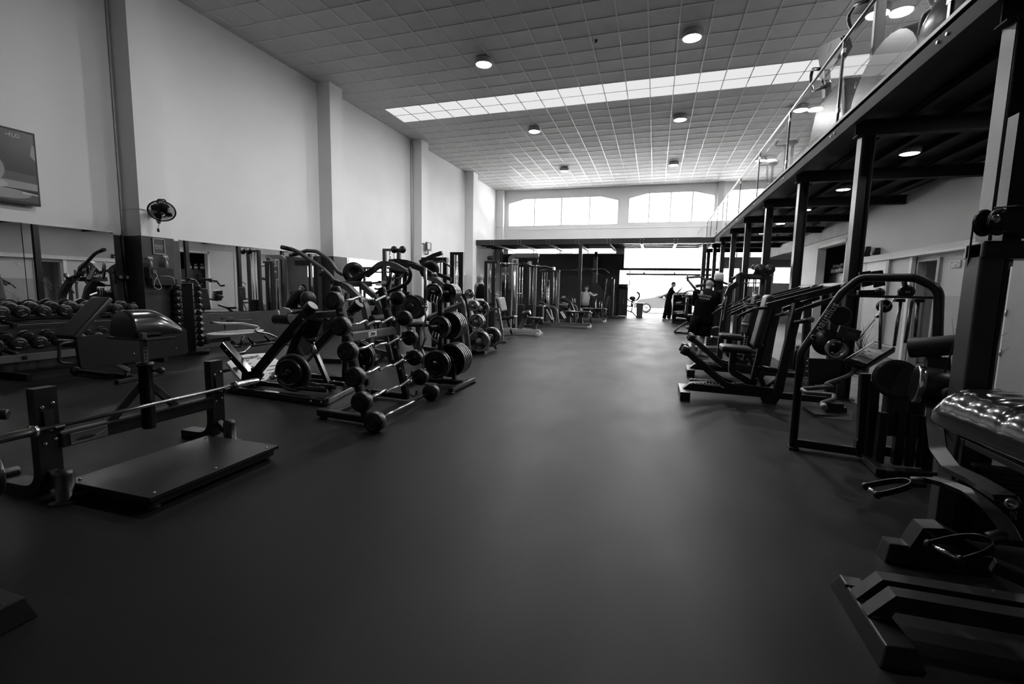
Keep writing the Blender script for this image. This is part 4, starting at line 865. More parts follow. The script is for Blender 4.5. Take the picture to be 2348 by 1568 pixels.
obj('cam', mb().lathe((-4.425,8.7,1.712), (.4, -1, 0), [(.08, 0), (.2, 0), (.2, .02), (.08, .02), (.08, 0)], 28), 'steel', t)
obj('jib', mb().bar((-4.796,9,1.878), (-4.505,9,2.008), .07, .08).bar((-4.505,9,2.012), (-4.282,9,2.076), .07, .08).bar((-4.596,9,1.83), (-4.505,9,1.991), .03, .03), 'steel', t)
obj('cable', mb().tube([(-4.276,9,2.063), (-4.272,9,1.919)], .006, 0, 6), 'chrome', t)
obj('hung_bar', mb().tube([(-4.562,8.9,1.84), (-4.391,8.95,1.876), (-4.272,9,1.903), (-4.206,9.05,1.842), (-4.131,9.1,1.796)], .018, .08, 8), 'rubber', t)
for x, z0 in ((-4.62, 2.0), (-4.35, 2.0)): obj('upright', mb().bar((x, 9.3, .05), (x, 9.3, 1.95), .07, .09), 'steel', t)
obj('crosshead', mb().bar((-4.9, 9.3, 1.95), (-4.3, 9.3, 1.95), .12, .1), 'steel', t)
for x in (-4.53, -4.44): obj('guide_rod', mb().cyl((x, 9.25, .1), (x, 9.25, 1.9), .014, 8), 'chrome', t)
b = mb()
for k in range(14): b.box(-4.6, -4.38, 9.18, 9.32, .12 + .05 * k, .165 + .05 * k, .004)
obj('weight_stack', b, 'steel', t)
obj('roller', mb().cyl((-5.16,8.4,1.693), (-4.719,8.4,1.62), .05, 16, .01), 'foam', t)
obj('lever', mb().bar((-3.912,7.6,0.791), (-3.579,8.4,1.047), .1, .09), 'steel', t)
obj('bench_pad', mb().pad((-4.634,8.3,0.631), (-4.409,8.3,0.656), .3, .06), 'vinyl', t)
obj('base', mb().bar((-4.9, 9.2, .04), (-3.5, 8.6, .04), .09, .07), 'steel', t)
b = mb()
for x in ((-4.448,9.9,2.098)[0], (-4.227,9.9,2.063)[0]): b.bar((x, 9.9, .03), (x, 9.9, 2.16), .09, .1)
x0, x1 = (-4.448,9.9,2.098)[0], (-4.227,9.9,2.063)[0]
b.bar((x0, 9.9, 2.13), (x1, 9.9, 2.13), .1, .06).bar((x0, 9.9, .05), (x1, 9.9, .05), .3, .08)
t = thing('cable_tower', ((x0 + x1) / 2, 9.9, 0), 'narrow dark weight-stack tower standing just this side of the cross mezzanine column', 'exercise machine')
obj('frame', b, 'frame', t)
for d in (.35, .65): obj('guide_rod', mb().cyl((x0 + (x1 - x0) * d, 9.9, .1), (x0 + (x1 - x0) * d, 9.9, 2.1), .014, 8), 'chrome', t)
b = mb()
for k in range(14): b.box(x0 + .06, x1 - .06, 9.83, 9.97, .1 + .05 * k, .145 + .05 * k, .004)
obj('weight_stack', b, 'steel', t); numerals(t, '15', ((x0 + x1) / 2, 9.84, 1.9), (1, 0, 0), .14, 'light')
# low platform machine by the mirror boards
t = thing('standing_row_machine', (-8.0, 8.0, 0), 'low plate-loaded machine with an oval slatted board and T handles, beside the mirror plinth', 'exercise machine')
c = V((-7.9,7.217,0.408)); p = obj('foot_board', mb().prism([c + V((.32 * math.cos(a * PI / 16) * .9, .62 * math.sin(a * PI / 16), .0)) for a in range(32)], (0, 0, -.02), .005), 'board', t)
for k in range(-3, 4): obj('grip_strip', mb().box(c.x + .075 * k - .006, c.x + .075 * k + .006, c.y - .42 + abs(k) * .06, c.y + .42 - abs(k) * .06, c.z, c.z + .003), 'ink', p)
obj('handlebar', mb().tube([(-7.8,6.59,0.637), (-7.8,6.802,0.607), (-7.8,7.258,0.577), (-7.7,7.636,0.475), (-7.6,7.314,0.431), (-7.5,7.634,0.346), (-7.4,7.737,0.259)], .022, .06, 10), 'brushed', t)
obj('t_handle', mb().tube([(-7.9,6.894,0.682), (-7.9,7.151,0.685)], .016, 0, 8).tube([(-7.9,7.008,0.633), (-7.8,7.497,0.629)], .018, 0, 8).tube([(-7.9,6.967,0.601), (-7.9,6.969,0.463)], .02, 0, 8), 'steel', t)
obj('base', mb().bar((-7.9,6.536,0.282), (-7.9,7.047,0.282), .07, .07).bar((-7.5,6.702,0.203), (-7.5,7.792,0.212), .06, .06), 'frame', t)
obj('end_post', mb().cyl((-7.9,6.557,0.23), (-7.9,6.566,0.387), .04, 14, .01), 'steel', t); obj('end_post', mb().cyl((-7.5,6.768,0.179), (-7.5,6.775,0.304), .045, 14, .012), 'steel', t)
for a_, b_ in (((-7.45,6.676,0.2), (-7.45,6.879,0.177)), ((-7.45,6.879,0.177), (-7.45,6.948,0.349)), ((-7.4,7.013,0.345), (-7.4,7.13,0.204)), ((-7.4,7.408,0.353), (-7.4,7.536,0.206))):
    q = obj('peg', mb().cyl(a_, b_, .025, 12), 'steel', t); obj('peg_tip', mb().cyl(V(b_), V(b_) + (V(b_) - V(a_)) * .1, .028, 12), 'chrome', q)
obj('tow_bar', mb().tube([(-7.3,6.99,0.182), (-7.3,7.489,0.189), (-7.3,7.965,0.101)], .02, .05, 8), 'steel', t)
q = thing('rowing_handle', (-6.3,5.836,0.25), 'short T-shaped pull handle lying near the white footplate', 'handle')
obj('stem', mb().tube([(-6.3,6.015,0.345), (-6.3,5.88,0.259), (-6.3,5.753,0.26)], .012, .03, 8), 'chrome', q); obj('grip', mb().cyl((-6.2,5.776,0.249), (-6.2,5.943,0.147), .02, 12), 'rubber', q)
obj('stand', mb().bar(V((-6.3,5.88,0.259)), V(((-6.3,5.88,0.259)[0], (-6.3,5.88,0.259)[1], .0)), .02, .02), 'steel', q)
# machines by the mirrors, seen between the others and in the reflections
t = thing('cable_tower', (-6.55, 10.8, 0), 'slim grey weight-stack frame with two pulleys on top, rising behind the hoop-handled row machine', 'exercise machine')
b = mb()
for x in (-6.78, -6.36): b.bar((x, 10.8, .03), (x, 10.8, 2.3), .07, .09)
b.bar((-6.82, 10.8, 2.3), (-6.2, 10.8, 2.3), .08, .06).bar((-6.9, 10.8, .05), (-6.2, 10.8, .05), .5, .08)
obj('frame', b, 'mid', t)
for x in (-6.46, -6.22): obj('pulley', mb().lathe((x, 10.74, 2.3), (0, -1, 0), [(.001, -.02), (.09, -.02), (.075, 0), (.09, .02), (.001, .02)], 20), 'steel', t)
for x in (-6.62, -6.5): obj('guide_rod', mb().cyl((x, 10.8, .1), (x, 10.8, 2.28), .014, 8), 'chrome', t)
b = mb()
for k in range(16): b.box(-6.68, -6.44, 10.72, 10.88, .1 + .05 * k, .145 + .05 * k, .004)
obj('weight_stack', b, 'steel', t)
t = thing('shoulder_press_machine', (-6.3, 9.6, 0), 'seated press machine with a dark back pad by the mirrors, best seen reflected past the dumbbell tower', 'exercise machine')
obj('back_pad', mb().pad((-6.1, 9.6, .62), (-6.0, 9.6, 1.2), .32, .09, (1, 0, 0), .035), 'vinyl', t); obj('seat', mb().pad((-6.5, 9.6, .55), (-6.12, 9.6, .52), .36, .09, Z, .035), 'vinyl', t)
obj('post', mb().bar((-5.98, 9.6, .03), (-5.92, 9.6, 1.6), .09, .1), 'steel', t); obj('seat_post', mb().bar((-6.32, 9.6, .03), (-6.32, 9.6, .5), .08, .08), 'steel', t); obj('base', mb().bar((-6.9, 9.6, .04), (-5.8, 9.6, .04), .1, .08), 'steel', t); obj('front_foot', mb().bar((-6.85, 9.3, .04), (-6.85, 9.9, .04), .09, .07), 'steel', t)
for y in (9.3, 9.9): obj('lever', mb().tube([(-5.95, y, 1.45), (-6.2, y, 1.42), (-6.35, y, 1.28), (-6.5, y, 1.3)], .025, .05, 8), 'steel', t); obj('weight_peg', mb().cyl((-5.9, y, 1.4), (-5.9, y + (.25 if y > 9.6 else -.25), 1.4), .025, 10), 'chrome', t)
obj('yoke', mb().bar((-5.95, 9.25, 1.45), (-5.95, 9.95, 1.45), .07, .07), 'steel', t)

# ================================================================ CABLE STATIONS UNDER AND BEFORE THE CROSS MEZZANINE
def stack(parent, x, y, w, d, n, z0=.1, rot=0):
    b = mb()
    for k in range(n): b.cbox((x, y, z0 + .05 * k + .022), (w, d, .044), .004, rot)
    obj('weight_stack', b, 'steel', parent)
def rods(parent, pts, z0, z1, r=.013):
    for x, y in pts: obj('guide_rod', mb().cyl((x, y, z0), (x, y, z1), r, 8), 'chrome', parent)
# seated press with upright back pad
t = thing('seated_press_machine', (-3.8, 11.8, 0), 'silver-framed seated machine with an upright narrow back pad, past the chrome plate tree', 'exercise machine')
obj('frame', mb().strip([(-4.236,11.2,0.832), (-3.774,11.2,0.846), (-3.665,11.2,0.311), (-3.648,11.2,0.035)], (0, 1, 0), .05, .06, .03), 'mid', t)
obj('front_foot', mb().bar((-3.86, 11.05, .035), (-3.5, 11.1, .035), .07, .06), 'mid', t)
obj('back_pad', mb().pad((-3.846,11.6,1.134), (-3.759,11.6,0.778), .28, .08, (1, -.3, 0), .035), 'light', t); obj('pad_shell', mb().pad((-3.911,11.66,1.121), (-3.836,11.66,0.773), .26, .07, (1, -.3, 0), .03), 'vinyl', t)
obj('seat', mb().pad((-4.027,12,0.527), (-3.533,12,0.624), .34, .08, Z, .03), 'vinyl', t)
obj('seat_leg', mb().bar((-3.765,12,0.514), (-3.822,12.6,0.098), .06, .06), 'mid', t); obj('seat_brace', mb().bar((-3.742,11.3,0.299), (-3.752,12.2,0.274), .05, .07), 'frame', t)
obj('lever', mb().bar((-4.257,11.5,0.908), (-3.958,11.5,0.971), .06, .06), 'steel', t)
obj('rear_foot', mb().bar((-4.4, 12.6, .035), (-3.9, 13.2, .035), .06, .06), 'mid', t)
# twin cable column
t = thing('cable_column', (-4.63, 13, 0), 'dark twin-post cable column with pulleys on top, in front of the man in white shorts', 'exercise machine')
for a, b_ in ((395, 440), (470, 500)):
    p = V((-4.766,13,2.141)) if a < 400 else V((-4.533,13,2.118)); obj('post', mb().bar((p.x, 13, .04), (p.x, 13, p.z), .1, .1), 'frame', t)
obj('cap', mb().bar((-4.8, 13, 2.12), (-4.4, 13, 2.12), .11, .07), 'frame', t)
for x in (-4.68, -4.58): obj('pulley', mb().lathe((x, 13, 2.24), (1, -.4, 0), [(.07, -.02), (.055, 0), (.07, .02)], 18), 'steel', t)
rods(t, [(-4.66, 13.05), (-4.58, 13.05)], .1, 2.1); stack(t, -4.62, 13.05, .14, .1, 12)
obj('base', mb().bar((-4.9, 13, .04), (-4.2, 13, .04), .4, .07), 'frame', t)
p = obj('crossbar', mb().tube([(-4.4, 13.2, 2.1), (-3.95, 13.6, 2.1)], .025, 0, 10), 'chrome', t)
obj('back_plate', mb().box(-4.45, -4.2, 13.5, 13.54, 1.55, 2.0, .01), 'mid', t); text('lettering', 'ELITE', (-4.33, 13.49, 1.8), (1, 0, 0), Z, .09, 'letter', t)
obj('handle_pulley', mb().ball((-4.28, 13.3, 2.05), .05, 8), 'steel', t); rods(t, [(-4.3, 13.4), (-4.06, 13.55)], .3, 2.05)
# silver lat pulldown tower
t = thing('lat_pulldown', (-3.95, 13.8, 0), 'silver lat pulldown tower with a long top arm and a low padded seat, brightest of the cable stations', 'exercise machine')
obj('column', mb().strip([(-4.26, 13.95, .05), (-4.33, 13.95, 2.3), (-4.18, 13.95, 2.38), (-3.46, 13.95, 2.38)], (0, 1, 0), .1, .13, .12), 'mid', t)
obj('arm_head', mb().cyl((-3.5, 13.88, 2.38), (-3.5, 14.02, 2.38), .075, 18, .01), 'mid', t); bolt(t, (-4.16, 13.89, 2.38), (0, -1, 0), .025)
for (a, b_, c, d) in (((-4.21, 13.8, .1), (-4.21, 13.8, 2.26), 0, 0), ((-4.06, 13.8, .1), (-4.06, 13.8, 2.26), 0, 0)): obj('shroud_frame', mb().bar(a, b_, .04, .05), 'light', t)
obj('shroud_top', mb().bar((-4.23, 13.8, 2.25), (-4.04, 13.8, 2.25), .05, .05), 'light', t); obj('shroud', mb().box(-4.19, -4.08, 13.83, 13.86, .12, 2.22), 'steel', t)
rods(t, [(-4.16, 13.79), (-4.11, 13.79)], .1, 2.2); stack(t, -4.135, 13.8, .1, .06, 12)
obj('cable', mb().tube([(-3.45, 13.95, 2.32), (-3.45, 13.95, 2.02)], .008, 0, 6), 'chrome', t)
obj('pull_bar', mb().tube([(-3.943,14,2.166), (-3.676,14,2.078), (-3.438,14,2.042), (-3.23,14,2.055), (-2.996,14,1.994)], .02, .1, 8).ball((-3.428,13.98,2.041), .05, 8), 'steel', t)
q = obj('thigh_roller', mb().cyl((-3.739,13.4,0.621), (-3.509,13.4,0.678), .075, 18, .02), 'gvinyl', t); obj('thigh_post', mb().strip([(-3.662,13.5,0.581), (-3.736,13.5,0.403), (-3.861,13.5,0.158)], (0, 1, 0), .08, .12, .1), 'mid', t)
obj('seat', mb().pad((-3.583,13.5,0.509), (-3.16,13.5,0.5), .34, .07, Z, .025), 'vinyl', t); obj('seat_post', mb().strip([(-3.299,13.5,0.47), (-3.397,13.5,0.291), (-3.407,13.5,0.178)], (0, 1, 0), .08, .12, .1), 'mid', t)
obj('base_rail', mb().bar((-4.3, 13.5, .12), (-3.24, 13.5, .12), .12, .1), 'light', t); obj('front_foot', mb().bar((-3.24, 13.2, .04), (-3.24, 13.75, .04), .1, .08), 'light', t); obj('drop', mb().bar((-3.26, 13.5, .13), (-3.2, 13.5, .05), .11, .06), 'light', t)
# crossover columns in the rank behind
for i, (x, y, h, lab) in enumerate(((-4.3, 16.5, 2.2, 'dark cable tower with chrome rods right behind the silver lat pulldown'), (-3.95, 19.0, 2.12, 'rearmost cable tower of the rank, nearest the dark end wall'))):
    t = thing('cable_tower', (x, y, 0), lab, 'exercise machine')
    for s in (-1, 1): obj('post', mb().bar((x + .13 * s, y, .04), (x + .13 * s, y, h), .06, .1), 'mid' if s > 0 else 'frame', t)
    obj('cap', mb().bar((x - .18, y, h), (x + .18, y, h), .12, .07), 'frame', t); obj('base', mb().bar((x - .25, y, .04), (x + .25, y, .04), .5, .07), 'frame', t)
    rods(t, [(x - .05, y), (x + .05, y), (x - .32, y - .1), (x - .42, y - .1), (x - .52, y - .1)], .1, h - .05); stack(t, x, y, .16, .1, 14)
    a = obj('pulley_arm', mb().strip([(x - .15, y - .1, h + .02), (x - .35, y - .2, h + .06), (x - .6, y - .3, h + .0)], (0, 1, 0), .05, .05, .1), 'steel', t)
    for d in (-.03, .03): obj('pulley', mb().lathe((x - .05 + d, y - .15, h + .08), (1, -.3, 0), [(.08, -.012), (.06, 0), (.08, .012)], 18), 'chrome', t)
    obj('knee_block', mb().box(x - .62, x - .25, y - .2, y, .05, .8, .02), 'steel', t)
    obj('grip', mb().tube([(x - .5, y - .15, 1.2), (x - .3, y - .15, 1.2)], .015, 0, 8), 'chrome', t)
t = thing('dip_station', (-4.06, 18, 0), 'tall machine with a silver wedge-shaped shield among the rear cable towers', 'exercise machine')
obj('shield', mb().prism([(-4.2, 18, .75), (-4.16, 18, 1.55), (-4.1, 18, 1.74), (-3.98, 18, 1.74), (-3.94, 18, .75)], (0, .05, 0), .01), 'mid', t)
obj('window', mb().box(-4.06, -3.97, 17.98, 18, 1.45, 1.68, .004), 'steel', t); rods(t, [(-4.04, 17.95), (-3.98, 17.95)], .1, 1.5); obj('base', mb().box(-4.3, -3.8, 17.8, 18.2, 0, .1, .01), 'frame', t); obj('post', mb().bar((-4.1, 18.05, .05), (-4.1, 18.05, 1.0), .1, .1), 'frame', t)
# seated rows with benches
def row_bench(x, y, lab, s=1.):
    t = thing('seated_row', (x - .8, y, 0), lab, 'exercise machine', 'seated row benches')
    obj('rail', mb().bar((x - 1.95, y, .12), (x, y, .12), .1, .09), 'mid', t); obj('end_foot', mb().bar((x - .02, y - .28, .05), (x - .02, y + .28, .05), .1, .08), 'light', t); obj('drop', mb().bar((x - .08, y, .14), (x + .03, y, .06), .1, .07), 'light', t)
    obj('seat', mb().pad((x - 1.0, y, .575), (x, y, .575), .36, .07, Z, .025), 'gvinyl', t)
    for d in (-.8, -.35): obj('seat_leg', mb().prism([(x + d - .09, y - .03, .54), (x + d + .14, y - .03, .54), (x + d + .05, y - .03, .38), (x + d + .1, y - .03, .16), (x + d - .14, y - .03, .16), (x + d - .06, y - .03, .36)], (0, .06, 0), .005), 'frame', t)
    obj('handle', mb().tube([(x + .02, y - .1, .56), (x + .03, y - .1, .2)], .022, 0, 10).cyl((x + .02, y - .13, .55), (x + .02, y + .13, .55), .03, 12), 'steel', t)
    for d in (-.13, .13): obj('footplate', mb().bar((x - 1.08, y + d, .56), (x - .92, y + d, .32), .1, .03, .004, (1, 0, .5)), 'light', t); obj('footplate', mb().bar((x - 1.6, y + d, .62), (x - 1.38, y + d, .26), .1, .03, .004, (1, 0, .5)), 'light', t)
    obj('arch', mb().strip([(x - 1.92, y, .88), (x - 1.75, y, .84), (x - 1.5, y, .62), (x - 1.38, y, .16)], (0, 1, 0), .16, .07, .2), 'steel', t)
    obj('arch', mb().strip([(x - 1.7, y + .2, .75), (x - 1.3, y + .2, .72), (x - 1.2, y + .2, .1)], (0, 1, 0), .08, .06, .25), 'mid', t)
    obj('grips', mb().tube([(x - 1.88, y - .12, .8), (x - 1.72, y - .12, .78), (x - 1.6, y - .15, .74), (x - 1.78, y - .2, .74)], .016, .03, 8), 'chrome', t)
    obj('cable_box', mb().box(x - 2.05, x - 1.75, y - .12, y + .12, .1, .75, .02), 'steel', t)
row_bench(-2.2, 17.0, 'seated row bench nearest the aisle, padded seat and bright foot plates')
row_bench(-2.0, 20.4, 'farther seated row bench, dim beside the middle steel column')
t = thing('cable_arm_machine', (-3.6, 19.3, 0), 'dark machine with a round pad and bent lever behind the nearer row bench', 'exercise machine')
obj('lever', mb().bar((-4.4, 19, .78), (-3.5, 19, .74), .05, .05), 'mid', t); obj('pad', mb().lathe((-3.6, 19, 1.0), (.5, -1, 0), [(.001, 0), (.11, .01), (.12, .05), (.001, .07)], 20), 'vinyl', t)
obj('body', mb().strip([(-3.6, 19, 1.0), (-3.3, 19, .85), (-3.1, 19, .4), (-3.1, 19, .04)], (0, 1, 0), .12, .1, .2), 'steel', t)
for k in range(3): obj('plate', mb().lathe((-3.5 + .06 * k, 18.9, .65), (1, -.3, 0), [(.12, 0), (.14, .005), (.14, .03), (.12, .035)], 20), 'plate', t)
for d in (0, .09): obj('footplate', mb().bar((-3.2 + d, 18.9, 1.02), (-3.17 + d, 18.9, .86), .05, .02), 'light', t)
obj('base', mb().bar((-4.3, 19, .04), (-2.9, 19, .04), .1, .08), 'frame', t)
# dark machines in front of the end wall
t = thing('assisted_dip_machine', (-2.9, 23.2, 0), 'tall black assisted pull-up machine with a wide bent bar, in the shade before the end wall', 'exercise machine')
obj('column', mb().hexa([(-3.05, 23.1, .05), (-2.7, 23.1, .05), (-2.7, 23.4, .05), (-3.05, 23.4, .05), (-2.95, 23.2, 3.0), (-2.78, 23.2, 3.0), (-2.78, 23.35, 3.0), (-2.95, 23.35, 3.0)], .02), 'steel', t)
obj('pull_bar', mb().tube([(-3.9, 23, 2.32), (-3.3, 23, 2.4), (-2.4, 23, 2.38), (-2.15, 23, 2.2)], .022, .1, 8), 'steel', t); obj('bar_clamp', mb().bar((-3.0, 23, 2.38), (-2.72, 23, 2.38), .06, .06), 'mid', t)
obj('shield', mb().prism([(-3.25, 23.05, 1.0), (-3.2, 23.05, 1.3), (-3.0, 23.05, 1.75), (-2.7, 23.05, 1.75), (-2.4, 23.05, 1.3), (-2.4, 23.05, .9)], (0, .06, 0), .01), 'frame', t); obj('label', mb().box(-3.0, -2.7, 23.03, 23.05, 1.2, 1.22), 'light', t)
rods(t, [(-2.75, 23.0), (-2.55, 23.0), (-2.45, 23.0)], .1, 1.0, .02); obj('base', mb().box(-3.3, -2.2, 22.9, 23.6, 0, .1, .01), 'frame', t); obj('arm', mb().bar((-2.45, 23.1, .1), (-2.3, 23.1, 1.9), .05, .08), 'steel', t)
t = thing('chest_press_machine', (-2.2, 24.2, 0), 'black machine with a drooping top arm beside the garage opening', 'exercise machine')
obj('post', mb().bar((-2.05, 24.1, .04), (-2.05, 24.1, 1.95), .2, .14, .02), 'steel', t); obj('arm', mb().strip([(-2.1, 24, 1.98), (-2.35, 24, 2.02), (-2.75, 24, 2.2)], (0, 1, 0), .1, .1, .2), 'steel', t); obj('tip', mb().cyl((-2.78, 23.95, 2.12), (-2.78, 23.95, 2.26), .035, 10), 'chrome', t)
obj('hanger', mb().tube([(-2.36, 24, 2.0), (-2.42, 24, 1.4), (-2.4, 24, .3)], .02, .1, 8), 'steel', t); obj('panel', mb().hexa([(-2.6, 24.2, .1), (-2.4, 24.2, .1), (-2.4, 24.24, .1), (-2.6, 24.24, .1), (-2.3, 24.2, 1.1), (-2.2, 24.2, 1.1), (-2.2, 24.24, 1.1), (-2.3, 24.24, 1.1)]), 'mid', t); obj('base', mb().box(-2.7, -1.8, 23.95, 24.5, 0, .08, .01), 'frame', t)
t = thing('pull_up_rail', (-3.7, 24.6, 2.3), 'thin wall-to-column bar high on the dark end wall', 'bar'); obj('bar', mb().cyl((-4.9, 24.9, 2.42), (-2.9, 24.9, 2.42), .012, 8), 'light', t)
for x in (-4.85, -2.95): obj('bracket', mb().bar((x, 24.9, 2.42), (x, 25.5, 2.42), .03, .03), 'steel', t)
# torso machine in the doorway light
t = thing('torso_machine', (-1.4, 25.0, 0), 'black selectorised machine silhouetted at the left edge of the bright garage opening', 'exercise machine')
obj('tower', mb().box(-1.82, -1.34, 24.85, 25.15, .08, 1.62, .04), 'steel', t); obj('top', mb().lathe((-1.58, 25.0, 1.5), Z, [(.27, 0), (.27, .2), (.22, .22), (.001, .23)], 24), 'frame', t)
for k in range(3): obj('pin', mb().ball((-1.54, 24.84, .92 - .1 * k), .016, 6), 'letter', t)
obj('window_strip', mb().box(-1.7, -1.42, 24.835, 24.85, 1.48, 1.5), 'light', t)
obj('seat', mb().pad((-1.4, 25.0, .62), (-1.1, 25.0, .56), .3, .06), 'vinyl', t); obj('chest_pad', mb().ball((-1.1, 24.95, 1.0), .16, 10, (1, .6, .7)), 'vinyl', t)
obj('arm', mb().tube([(-1.35, 25, .95), (-1.2, 25, .82), (-.95, 24.95, .9), (-.85, 24.95, .92)], .03, .06, 8), 'steel', t); obj('grip', mb().tube([(-.86, 24.95, .92), (-.76, 24.95, 1.1), (-.78, 24.95, 1.25), (-.9, 24.95, 1.32)], .045, .1, 10), 'rubber', t); obj('antenna', mb().cyl((-.77, 24.95, 1.25), (-.75, 24.95, 1.45), .008, 6), 'steel', t)
obj('back_pad', mb().pad((-1.1, 25.0, .9), (-1.14, 25.0, .55), .22, .09, (1, 0, 0)), 'vinyl', t); obj('leg', mb().strip([(-1.4, 25, .36), (-1.1, 25, .3), (-.82, 24.95, .02)], (0, 1, 0), .08, .05, .2), 'steel', t); obj('leg', mb().bar((-1.0, 25, .9), (-1.15, 25, .25), .05, .05), 'steel', t)
obj('foot', mb().bar((-1.95, 24.9, .04), (-1.4, 24.8, .04), .12, .07), 'mid', t); obj('foot', mb().bar((-1.36, 24.9, 0.02), (-1.36, 24.9, .4), .05, .05), 'steel', t)
t = thing('trash_bin', (-.72, 25.15, 0), 'tapered dark plastic bin standing in the bright garage opening', 'bin')
obj('body', mb().hexa([(-.86, 25.05, .05), (-.58, 25.05, .05), (-.58, 25.3, .05), (-.86, 25.3, .05), (-.9, 25.0, .74), (-.54, 25.0, .74), (-.54, 25.35, .74), (-.9, 25.35, .74)], .02), 'mid', t); obj('rim', mb().box(-.92, -.52, 24.98, 25.37, .73, .76, .008), 'steel', t); obj('base', mb().box(-.88, -.56, 25.03, 25.32, 0, .06, .01), 'steel', t)
# reception counter
t = thing('storage_counter', (1.15, 22, 0), 'black open-fronted counter with towels on its shelves, beside the man in the doorway', 'counter')
for x in (.79, 1.55): obj('side', mb().box(x - .02, x + .02, 21.7, 22.5, 0, 1.24, .005), 'steel', t)
for z in (.04, .42, .82, 1.23): obj('shelf', mb().box(.8, 1.54, 21.72, 22.5, z - .02, z + .02, .004), 'steel', t)
obj('back', mb().box(.8, 1.54, 22.46, 22.5, 0, 1.22), 'frame', t)
obj('edge_strip', mb().box(.765, .79, 21.69, 21.72, 0, 1.24), 'mid', t)
for k, (x, z, w) in enumerate(((1.0, .84, 'upper'), (1.1, .44, 'middle'), (.95, .44, 'middle, nearer its end'))):
    b = mb().ball((x, 21.9, z + .05), .12, 8, (1.1, .8, .45)); b.ball((x + .08, 21.88, z + .08), .08, 8, (1, .8, .5)); solo('towel', b, 'dado', 'crumpled towel on the %s shelf of the black counter' % w, 'towel', 'towels in the black counter')
for k, x in enumerate((.95, 1.05, 1.22)): solo('jar', mb().lathe((x, 21.9, 1.25), Z, [(.03, 0), (.035, .02), (.03, .06), (.02, .08)], 12), 'mid', 'small jar on the black counter top, %s from the man' % NTH[k], 'jar', 'jars on the black counter')
# car and far scenery outside
t = thing('car', (.6, 31.2, 0), 'dark car parked outside the garage opening, its wheel beside the bin', 'car')
prof = [(-1.3, .3), (-1.25, .62), (-.9, .86), (.0, .95), (.75, 1.34), (1.9, 1.4), (2.7, 1.0), (3.1, .9), (3.15, .35)]
obj('body', mb().prism([(x, 31.0, z) for x, z in prof], (0, 1.7, 0), .05), 'carp', t)
obj('side_window', mb().prism([(.2, 30.99, .97), (.82, 30.99, 1.28), (1.8, 30.99, 1.33), (2.4, 30.99, 1.0)], (0, .02, 0)), 'screen', t)
for x in (-.5, 2.3):
    w = obj('wheel', mb().cyl((x, 30.96, .31), (x, 31.2, .31), .31, 24, .03), 'tyre', t); obj('rim', mb().lathe((x, 30.955, .31), (0, -1, 0), [(.2, 0), (.21, .01), (.12, .004), (.05, .012), (.001, .012)], 20), 'alu', w)
obj('mirror', mb().ball((.55, 30.9, 1.0), .08, 6), 'carp', t); obj('headlight', mb().ball((-1.15, 31.05, .66), .09, 6, (1.2, .6, .6)), 'pale', t)
solo('building', mb().box(-30, -12, 58, 70, -.1, 16), 'far', 'pale office block seen faintly through the arched window over the mirror side', 'building')
solo('building', mb().box(-3, 14, 62, 74, -.1, 14), 'far', 'pale block seen faintly through the arched windows nearer the mezzanine', 'building')

